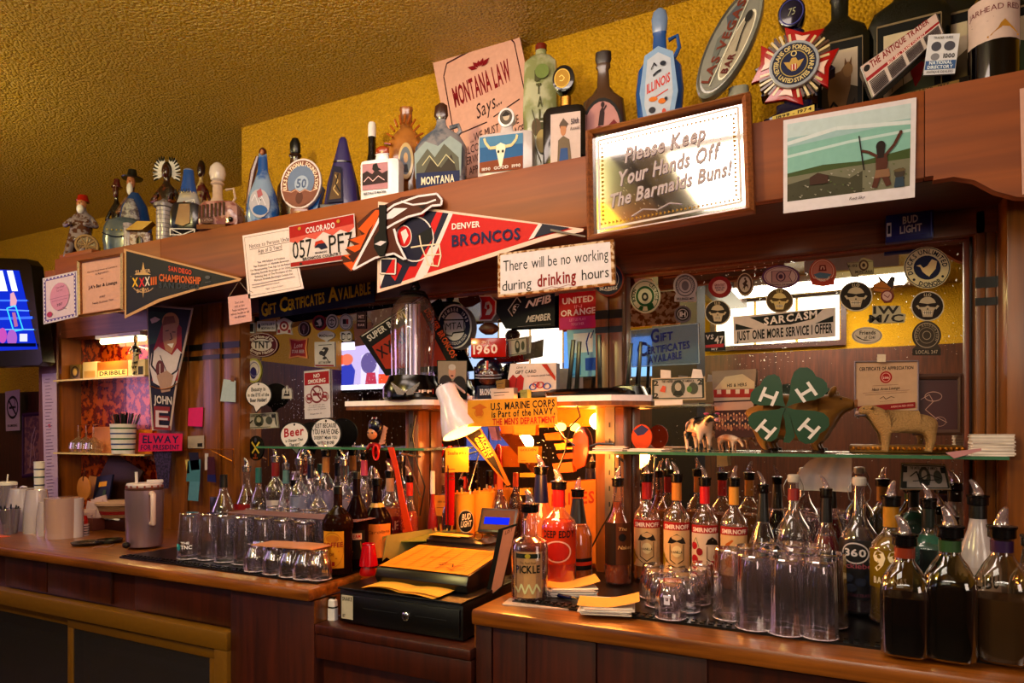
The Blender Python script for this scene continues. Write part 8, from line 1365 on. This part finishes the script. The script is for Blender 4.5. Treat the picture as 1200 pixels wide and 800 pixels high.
BUD = [('e', '#14161c', 50, 50, 42, 36), ('o', '#b8a890', 50, 50, 42, 36, 3), ('t', '#c8c0b0', 'BUD', 30, 46, 72, 42, 18, 'bi'), ('t', '#c8c0b0', 'LIGHT', 24, 68, 76, 64, 18, 'bi')]
zc = BZ+.10
t = thing('rear_riser', 'dark wooden riser behind the register holding cups and pens', 'stand', (XP(545, 2.06), 2.07, BZ)); MB().box(-.17, .16, -.05, .06, .0, .155, WPIL).build('block', t, bevel=.003)
zc = BZ+.155
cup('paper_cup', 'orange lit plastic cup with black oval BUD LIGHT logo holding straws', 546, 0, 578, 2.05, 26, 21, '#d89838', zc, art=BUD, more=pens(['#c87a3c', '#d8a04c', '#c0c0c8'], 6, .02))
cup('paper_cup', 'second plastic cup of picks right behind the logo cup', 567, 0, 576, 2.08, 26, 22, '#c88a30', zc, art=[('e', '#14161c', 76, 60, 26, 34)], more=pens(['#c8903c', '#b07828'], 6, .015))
t = thing('pen_tray', 'shallow orange tub of pencils and markers left of the cups', 'tray', (XP(519, 2.04), 2.045, zc)); MB().loft([(0, .045, .03, 5), (.025, .05, .034, 5), (.026, .046, .03, 5), (.004, .042, .027, 5)], mt('#c87a3c', .5), 24).build('tub', t)
for i in range(8): MB().tube([(-.03+.008*i, 0, .005), (-.05+.012*i, .005*(i % 3), .05+.008*((i*5) % 4))], .004, mt(['#c8903c', '#e0b060', '#1c1418', '#b8781c'][i % 4], .4), 6).build('pencil', t)
qflat('paper_note', 'plain orange card standing behind the pencil tub', 'note', 2.09, [(508, 580), (532, 580), (532, 605), (508, 604)], '#c8802c', [('t', '#6a3c14', 'DRINK SPECIALS', 20, 36, 80, 35, 7, 'b'), ('l', '#6a3c14', 3, [(16, 60), (84, 59)])], th=.001)
t = thing('ribbon_stand', 'tall red ribbon hanging behind the Seahawks note', 'ribbon', W(527, 560, 1.975)); MB().loft([(-.16, .017, .004), (-.02, .02, .006), (.06, .018, .008), (.09, .016, .01), (.11, .006, .006)], CM('#a01810'), 16).build('ribbon', t); MB().tube([(.0, -.012, -.17), (.006, -.02, .045)], .002, BLK, 6).build('note_stick', t)
cup('shot_glass', 'upside down red shot cup on the red stand beside the register', 432, 0, 637, 1.70, 15, 22, CM('#b01428', .15), zt+.03, art=[('t', '#d8b0b8', 'KISS', 20, 46, 84, 44, 20, 'b'), ('t', '#d8b0b8', 'ME', 34, 78, 70, 76, 20, 'b')])
t = thing('red_stand', 'small red round stand under the red shot cup', 'stand', (XP(431, 1.70), 1.70, zt)); MB().lathe([(0, .024), (.01, .026), (.028, .020)], CM('#a81018', .3), 20).build('body', t)
t = thing('glue_bottle', 'little white and black bottle in the left corner of the low bay', 'bottle', (XP(390, 1.56), 1.56, BZ)); MB().loft([(0, .014, .012, 4), (.035, .014, .012, 4)], WHC, 16).build('lower_body', t); MB().loft([(.035, .0125, .011, 4), (.04, .0125, .011, 4)], BLK, 16).build('black_ring', t); MB().loft([(.04, .013, .011, 4), (.058, .012, .010, 4), (.062, .006, .006, 3)], WHC, 16).build('upper_body', t); MB().box(-.012, .010, -.006, .006, .063, .069, BLK).build('cap', t, bevel=.001)
qflat('menu_stand', 'leaning black backed laminated list at the left end of the right counter', 'menu', 1.70, [(584, 620), (606, 613), (588, 688), (568, 705)], '#14100e', [('r', '#b07a68', 30, 4, 97, 97), ('t', '#3a1c1c', 'LIST', 44, 12, 84, 10, 6)]+lines('#5a2c34', 38, 90, 18, 16, 4.8, .0, .7), th=.006)
# ---------------------------------------------------------------- left end: television, niche contents, counter things
t = thing('television', 'wall television with a blue match picture at the far left, tilted down', 'television', W(10, 365, 1.95)); c = Vector(t.location)
def tvq(pts, Y, m, n, th=.03, par=None):
    b = MB(); P = [W(x, y, Y)-c for x, y in pts]; k = len(P); b.add(P+[p+Vector((0, th, 0)) for p in P], [tuple(range(k)), tuple(reversed(range(k, 2*k)))]+[(i, i+k, (i+1) % k+k, (i+1) % k) for i in range(k)], m); return b.build(n, par or t, sharp=0, bevel=.002 if th > .01 else 0)
tvq([(-70, 300), (30, 303), (36, 310), (50, 424), (46, 428), (-64, 432)], 1.95, mt('#060608', .2), 'housing', .06)
tvq([(36, 310), (42, 330), (50, 424), (47, 426)], 1.975, mt('#0c0c10', .3), 'side_edge', .05)
s_o = tvq([(-64, 312), (22, 317), (44, 409), (-58, 413)], 1.9485, emis('#0c22a8', 1.6), 'screen', .002)
m = MB(); E = emis
it = [('p', E('#d8e0ff', 1.6), [(-10, 317), (3, 317), (9, 341), (-2, 341)]), ('p', E('#d8e0ff', 1.6), [(8, 317), (15, 317), (21, 341), (14, 341)]), ('l', E('#3c6cff', 1.5), 2, [(-20, 352), (32, 352)]), ('l', E('#5a8cff', 1.4), 1.5, [(-20, 362), (34, 364)]), ('l', E('#3c6cff', 1.2), 3, [(-20, 374), (38, 372)]), ('l', E('#70b0ff', 1.2), 1.5, [(-20, 386), (40, 386)]), ('p', E('#d89aa8', 1.2), [(12, 344), (16, 342), (20, 352), (18, 360), (12, 358)]), ('l', E('#38c0ff', 1.4), 1.5, [(8, 361), (18, 358), (27, 386), (16, 388), (8, 361)]), ('p', E('#b868a0', 1.0), [(14, 366), (18, 366), (21, 382), (17, 383)]), ('e', E('#c04cb0', 1.1), 3, 393, 5, 9), ('e', E('#b060c8', 1.0), 14, 396, 6, 10), ('r', E('#d0d0f0', 1.3), 23, 391, 32, 400), ('e', E('#6a50d8', 1.0), -12, 398, 9, 10), ('r', E('#08103c', .4), -55, 402, 42, 406)]
draw(m, it, lambda x, y, k: W(x, y, 1.947-k*.0003)-c); m.build('picture', t, sharp=0, fix=False)
MB().box(-.05, .05, .06, .72, -.05, .05, BLK).build('wall_arm', t, loc=(-.1, 0, 0))
# television of the room, seen in the left mirror
a, b = WR(396, 402, -2.6), WR(458, 455, -2.6); t = thing('television', 'second television, seen as football match reflection in the left mirror', 'television', ((a.x+b.x)/2, -2.6, (a.z+b.z)/2)); hw, hh = abs(a.x-b.x)/2, abs(a.z-b.z)/2
MB().box(-hw-.03, hw+.03, -.05, 0, -hh-.03, hh+.03, BLK).build('housing', t, bevel=.005); m = MB()
draw(m, [('r', E('#b8a8d8', 1.6), 0, 0, 100, 100), ('r', E('#e8e0ff', 2.0), 0, 0, 34, 16), ('p', E('#3038a8', 1.5), [(4, 96), (6, 50), (26, 44), (34, 60), (30, 96)]), ('e', E('#d86a50', 1.6), 18, 36, 12, 12), ('r', E('#e0502c', 1.5), 0, 26, 10, 46), ('p', E('#c8c0e8', 1.8), [(44, 90), (46, 30), (66, 20), (80, 40), (78, 90)]), ('e', E('#6a5a98', 1.2), 60, 46, 15, 22), ('p', E('#b03048', 1.5), [(52, 98), (56, 66), (72, 66), (76, 98)]), ('r', E('#4868e0', 1.5), 82, 20, 100, 60), ('r', E('#d84828', 1.6), 78, 70, 98, 90), ('r', E('#f0e8ff', 2.0), 2, 90, 98, 100)], lambda x, y, k: Vector((-hw+2*hw*x/100, .0005+k*.0008, hh-2*hh*y/100))); m.build('picture', t, sharp=0, fix=False)
MB().box(-.04, .04, -.4, -.05, -.04, .04, BLK).build('wall_arm', t)
# niche
NY = 2.12; n0, n1 = ns
def nb(name, label, px0, px1, yt, zb, m_, Y=NY, d=.05, art=None, cat='box'):
    x0, x1 = XP(px0, Y), XP(px1, Y); H = ZP((px0+px1)/2, yt, Y)-zb; t = thing(name, label, cat, ((x0+x1)/2, Y, zb)); h = (x1-x0)/2; MB().box(-h, h, 0, d, 0, H, m_).build('carton', t, bevel=.001)
    if art: m = MB(); draw(m, art, lambda x, y, k: Vector((-h+2*h*x/100, -.0004-k*.0003, H*(100-y)/100))); m.build('printing', t, sharp=0, fix=False)
nb('card_box', 'pale box on the upper niche shelf, left of the lettered one', 97, 113, 424, n0, mt('#d8c09c', .5), art=[('r', '#c09a60', 10, 50, 90, 90)])
nb('card_box', 'orange brown box with lettered band on the upper niche shelf', 114, 150, 423, n0, mt('#b0702c', .5), art=[('r', '#e0c890', 2, 50, 98, 88), ('t', '#2a1c10', 'DRIBBLE', 8, 80, 92, 78, 24, 'b')])
nb('card_box', 'small white box with dark corner at the right of the upper niche shelf', 150, 170, 421, n0, mt('#d8c4a4', .5), art=[('r', '#2a2420', 60, 40, 90, 86)])
nb('tin_can', 'small round faced tin at the left end of the upper niche shelf', 82, 94, 427, n0, mt('#8a7038', .4, .4), art=[('o', '#3a2c18', 50, 46, 36, 36, 8), ('e', '#c8a868', 50, 46, 20, 20)])
nb('card_box', 'peach cardboard piece behind the stem glasses on the lower niche shelf', 108, 134, 500, n1, mt('#c88a68', .6), Y=2.14, d=.004)
nb('card_box', 'orange card behind the striped cup on the lower niche shelf', 155, 178, 503, n1, mt('#c8782c', .6), Y=2.14, d=.004)
person('toy_figurine', 'small black and white figure standing at the top right of the lit niche', 159, 391, 2.12, 15, CM('#2a2420', mottle='#c8b89c', bs=60), CM('#c8a070'), hair=BLK, z0=n0)
SG = glass('#f0e0cc', body=.08)
for i, px in enumerate((92, 101, 110)):
    Y = 2.085; s = mpp(px, Y); t = thing('stem_glass', ['leftmost', 'middle', 'rightmost'][i]+' upside down wine glass on the lower niche shelf', 'glass', (XP(px, Y), Y, n1), 0, 'stem glasses in the niche'); MB().lathe([(0, 8*s), (.02, 10.5*s), (.05, 9.5*s), (.07, 4*s), (.08, .004), (.135, .003), (.14, 3*s), (.142, 8*s)], SG, 20).build('bowl_and_stem', t)
def stripes(t, r, H):
    for i, c_ in enumerate(('#2c5a3c', '#2a4a8c', '#3a6a4c', '#2a4a8c', '#2c5a3c')):
        z = H*(.12+.18*i); q = r*(.858+.143*z/H); MB().lathe([(z, q+.0006), (z+H*.05, q+.0012)], mt(c_, .4), 24, False).build('stripe', t)
    for i in range(46): 
        a = RN.random()*6.28; q = RN.random(); MB_ = MB().tube([(r*.5*q*cos(a), r*.5*q*sin(a), H*.5), (r*1.35*q*cos(a), r*1.1*q*sin(a), H+.045+.012*RN.random())], .0019, BLK, 5); MB_.build('straw', t)
cup('striped_cup', 'white cup with green and blue stripes full of black straws in the niche', 144.5, 0, 497, 2.075, 28, 24, mt('#d0ccd4', .4), n1, more=stripes)
# under the niche on the counter: tray, clipboards and bowl
def slab(name, label, px, py, Y, w_, h_, th, ang, col, cat, items=None, tilt=.25, nm='board'):
    c = W(px, py, Y); t = thing(name, label, cat, c, rot=(-tilt, ang, 0)); MB().box(-w_/2, w_/2, 0, th, -h_/2, h_/2, mt(col, .5) if isinstance(col, str) else col).build(nm, t, bevel=.002)
    if items: m = MB(); draw(m, items, lambda x, y, k: Vector((-w_/2+w_*x/100, -.0004-k*.0003, h_/2-h_*y/100))); m.build('printing', t, sharp=0, fix=False)
slab('cutting_board', 'large brown board leaning in the back under the niche', 138, 562, 2.10, .26, .20, .012, .35, '#3c2018', 'board')
slab('yellow_folder', 'tan folder edge behind the navy tray', 113, 572, 2.06, .17, .11, .006, .08, '#a07038', 'folder')
slab('navy_tray', 'navy tray with a yellow label under the niche', 120, 571, 2.03, .125, .12, .010, -.12, '#14163c', 'tray', [('r', '#c8901c', 24, 26, 74, 46), ('r', '#1c2434', 20, 55, 80, 92), ('r', '#3c5034', 60, 62, 78, 90)])
t = thing('basket', 'round wicker basket with a red band and a white trimmed lid under the niche', 'basket', (XP(142, 2.02), 2.02, CZ+.055)); r = 26*mpp(142, 2.02)
for k in range(7): MB().lathe([(.008*k, r*(.82+.02*k)), (.008*k+.007, r*(.83+.02*k))], mt('#8a1420' if k in (2, 3) else '#8a6a58', .6, bump=1, bs=300), 26).build('woven_ring', t)
MB().lathe([(.058, r*1.02), (.068, r*1.04), (.072, r*.9)], mt('#b89a90', .6, bump=1.2, bs=200), 26).build('lid', t)
t = thing('wooden_box', 'low dark red wooden box under the basket', 'box', (XP(140, 2.02), 2.03, CZ)); MB().box(-.14, .13, -.075, .06, 0, .052, mt('#3a140e', .5)).build('box', t, bevel=.002)
for i in range(5): MB().box(-.12+.045*i, -.082+.045*i, -.078, -.072, .048, .055, WHC).build('white_edge', t)
t = thing('hanging_paddle', 'round orange wooden paddle with a hole hanging in front of the navy tray', 'paddle', W(97.5, 573, 2.0)); r = 13*mpp(97, 2.0); m = MB(); m.prism([(r*cos(2*pi*i/26), r*sin(2*pi*i/26)*(1.15 if i < 13 else 1)) for i in range(26)], 0, .008, mt('#b0783c', .5)); m.build('disc', t, bevel=.002); MB().tube([(0, -.001, r*.75), (0, -.001, r*.95), (.01, 0, r*1.5), (0, .01, r*1.8)], .003, mt('#5a3020', .6), 6).build('loop', t)
t = thing('tissue_packet', 'crumpled white paper packets beside the paddle', 'packets', (XP(106, 1.92), 1.93, CZ)); 
for k in range(6): MB().obox((.02*(k % 3)-.02, .01*k-.02, .05+.018*k*.8), (Vector((1, .3, .3*(k % 3-1))).normalized(), Vector((-.3, 1, 0)).normalized(), Vector((-.3*(k % 3-1), 0, 1)).normalized()), (.03, .003, .03), mt('#b8a0a8', .7)).build('packet', t, sharp=0)
MB().box(-.05, .05, -.03, .03, 0, .055, mt('#6a3c34', .6)).build('holder', t, bevel=.002)
# steel tumbler with handle
Y = 1.72; X = XP(169.5, Y); s = mpp(169.5, Y); t = thing('insulated_tumbler', 'big brushed rose steel tumbler with white handle and lid on the left counter', 'tumbler', (X, Y, CZ+.0096), facing(X, Y)); H = ZP(169.5, 571, Y)-CZ-.01; r = 20.5*s; ST = mt('#a892a4', .32, .7, bs=8)
MB().lathe([(0, r*.92), (.004, r*.95), (H*.94, r), (H*.965, r*1.0)], ST, 36).build('steel_body', t); MB().lathe([(H*.96, r*.98), (H, r*.99), (H+.004, r*.92)], mt('#5a3430', .4), 30).build('brown_ring', t); MB().lathe([(H, r*.9), (H+.012, r*.94), (H+.018, r*.9), (H+.02, r*.5)], mt('#c8bcc8', .35), 30).build('lid', t)
for i in range(16): a = 2*pi*i/16; MB().obox((r*.95*cos(a), r*.95*sin(a), H+.006), (Vector((-sin(a), cos(a), 0)), Vector((cos(a), sin(a), 0)), Vector((0, 0, 1))), (.003, .001, .005), mt('#8a3a38', .4)).build('lid_notch', t, sharp=0)
MB().tube([(-r*.4, -.005, H+.018), (-r*.42, -.005, H+.062)], .0055, mt('#d0c8d0', .35), 10).build('straw', t); MB().box(r*.1, r*.95, -.02, .01, H+.018, H+.030, mt('#c8bcc8', .35)).build('lid_spout', t, bevel=.003)
o = MB().tube([(.35*r, -r*.95, H*.92), (.42*r, -r*1.35, H*.90), (.42*r, -r*1.5, H*.8), (.42*r, -r*1.5, H*.55), (.42*r, -r*1.35, H*.42), (.35*r, -r*.95, H*.40)], [.010, .010, .009, .009, .010, .010], mt('#cdb8bc', .35), 12).build('handle', t)
# plastic cup stacks on the far left
PLC = glass('#e4d8ec', body=.5); PLF = glass('#d8c8dc', body=.68)
for i, (px, yt, Y, wt, wb, n, lb, m_) in enumerate(((26, 569, 1.78, 26, 34, 9, 'stack of clear plastic cups upside down, leftmost of the counter stacks', PLC), (43, 570, 1.76, 22, 28, 9, 'stack of clear plastic cups upside down, second from the left', PLC), (56, 584, 1.74, 19, 24, 7, 'short stack of frosted white plastic cups', PLF), (73, 580, 1.73, 38, 36, 10, 'thick stack of tan plastic cups, nearest the red capped bottle', glass('#c8a0a0', body=.75)), (88, 580, 1.76, 18, 18, 8, 'narrow stack of ribbed cups behind the tan stack', PLF))):
    X = XP(px, Y); s = mpp(px, Y); H = ZP(px, yt, Y)-CZ; t = thing('cup_stack', lb, 'cups', (X, Y, CZ))
    dh = H*.5/n
    for k in range(n): MB().lathe([(k*dh, wb/2*s*(1-.004*k)), (k*dh+.0025, wb/2*s*(1-.004*k)), (k*dh+H*.5-.002, wt/2*s*.96), (k*dh+H*.5, wt/2*s*.9)], m_, 22, k == n-1).build('cup', t)
Y = 1.80; s = mpp(96, Y)
t = thing('sauce_bottle', 'small striped bottle with a red cap beside the cup stacks', 'bottle', (XP(96, Y), Y, CZ)); MB().lathe([(0, 7.5*s), (.05, 7.5*s)], mt('#b8a4ac', .4), 20).build('body', t); MB().lathe([(.05, 6.5*s), (.07, 6*s), (.085, 5*s), (.088, 2*s)], CM('#b01418', .3), 20).build('red_cap', t)
for k in range(4): MB().lathe([(.006+.011*k, 7.6*s), (.010+.011*k, 7.6*s)], mt('#3a2434', .4), 20, False).build('dark_stripe', t)
Y = 1.66; t = thing('black_dish', 'flat black dish beside the tumbler on the left counter', 'dish', (XP(103, Y), Y, CZ)); MB().lathe([(0, .04), (.004, .055), (.012, .06), (.012, .055), (.006, .04)], mt('#0e0a0e', .25), 28).build('bowl', t)
t = thing('black_dish', 'second black dish just behind the first, nearer the tumbler', 'dish', (XP(125, 1.72), 1.73, CZ)); MB().lathe([(0, .035), (.004, .048), (.014, .05), (.014, .046), (.006, .035)], mt('#0e0a0e', .25), 28).build('bowl', t)
tag(MB().tube([W(x, y, 1.62) for x, y in ((98, 642), (106, 643), (116, 640), (126, 641), (134, 637))], .0018, mt('#8a7030', .3, .8), 6).build('bead_chain'), 'thin metal bead chain lying by the mat edge near the tumbler', 'chain')
tag(MB().sph((0, 0, .012), (.016, .014, .012), mt('#2a1c20', .5)).build('crumpled_wrapper', loc=(XP(148, 1.64), 1.64, CZ+.0096)), 'small dark crumpled lump beside the tumbler foot', 'scrap')
Y = 1.86; X = XP(31, Y); t = thing('pump_dispenser', 'white pump soap dispenser behind the cup stacks', 'dispenser', (X, Y, CZ)); MB().lathe([(0, .03), (.12, .03), (.135, .012)], mt('#5a2418', .4), 20).build('bottle', t); MB().lathe([(.135, .014), (.16, .014), (.162, .005), (.185, .005)], WHC, 16).build('pump', t); MB().tube([(0, 0, .185), (-.02, -.005, .188), (-.035, -.008, .182)], .005, WHC, 8).build('nozzle', t)
cup('striped_cup', 'white and green striped tumbler cup behind the plastic stacks', 46, 0, 541, 1.9, 11, 9, mt('#d0ccd4', .4), CZ+.04, more=lambda t, r, H: [MB().lathe([(H*k/7, r*1.02), (H*k/7+.006, r*1.03)], mt('#2c5a5c' if k % 2 else '#2a3a6c', .4), 18, False).build('stripe', t) for k in range(1, 7)])
t = thing('caddy', 'dark caddy holding the striped tumbler cup at the far left', 'caddy', (XP(40, 1.92), 1.93, CZ)); MB().box(-.07, .06, -.05, .04, 0, .04, mt('#2a1418', .5)).build('box', t, bevel=.002)
cup('lidded_cup', 'clear plastic cup with a white lid and straw at the far left edge', 8, 0, 568, 1.78, 20, 16, glass('#c0b0c8', body=.3), CZ, more=lambda t, r, H: [MB().lathe([(H, r*1.05), (H+.012, r*1.05), (H+.016, r*.8)], WHC, 20).build('lid', t), MB().tube([(0, 0, H), (.004, 0, H+.05)], .003, WHC, 8).build('straw', t)])
cup('utensil_cup', 'clear cup of dark stirrers at the far left edge of the counter', 11, 0, 596, 1.68, 22, 16, glass('#b8a8c0', body=.2), CZ, more=pens(['#0c0a14', '#1c2444', '#0c0a14'], 9, .02))
tag(MB().box(-.05, .03, -.02, .02, 0, .002, mt('#c86a5c', .6)).build('paper_slip', loc=(XP(2, 1.62), 1.62, CZ), sharp=0), 'pinkish slip of paper at the far left front of the counter', 'paper')
# keys and ribbons on the pilaster rack
t = thing('key_rack', 'wire rack with keys and blue tags on the left pilaster', 'rack', W(245, 527, 2.07)); c = Vector(t.location)
Wp = lambda x, y, Y=2.055: W(x, y, Y)-c
MB().tube([Wp(216, 527), Wp(274, 526), Wp(274, 548)], .0022, BRS, 6).build('wire_bar', t); MB().tube([Wp(248, 528), Wp(272, 540)], .0018, BRS, 6).build('wire_brace', t)
for lb, Q, col in (('blue_tag', [(220, 540), (235, 538), (234, 564), (218, 564)], '#4a7c90'), ('blue_tag', [(222, 564), (234, 564), (232, 587), (220, 586)], '#5a88a0'), ('dark_tag', [(221, 530), (232, 530), (234, 550), (224, 551)], '#1c1c34'), ('ribbon_tag', [(243, 535), (251, 535), (253, 565), (243, 564)], '#4a1424'), ('blue_end', [(243, 556), (252, 556), (253, 565), (243, 564)], '#1c2468'), ('key', [(217, 539), (221, 538), (222, 554), (219, 555)], '#b0a068'), ('key', [(240, 531), (244, 531), (243, 550), (240, 551)], '#b8b0b8')):
    P = [Wp(x, y, 2.05 if 'end' not in lb else 2.046) for x, y in Q]; MB().add(P+[p+Vector((0, .0015, 0)) for p in P], [(0, 1, 2, 3), (7, 6, 5, 4), (0, 4, 5, 1), (1, 5, 6, 2), (2, 6, 7, 3), (3, 7, 4, 0)], mt(col, .5)).build(lb, t, sharp=0)
t = thing('black_box', 'small black speaker box behind the first clear bottle', 'box', (XP(252, 2.04), 2.03, CZ)); MB().box(-.022, .022, 0, .03, 0, .17, BLK).build('case', t, bevel=.002)
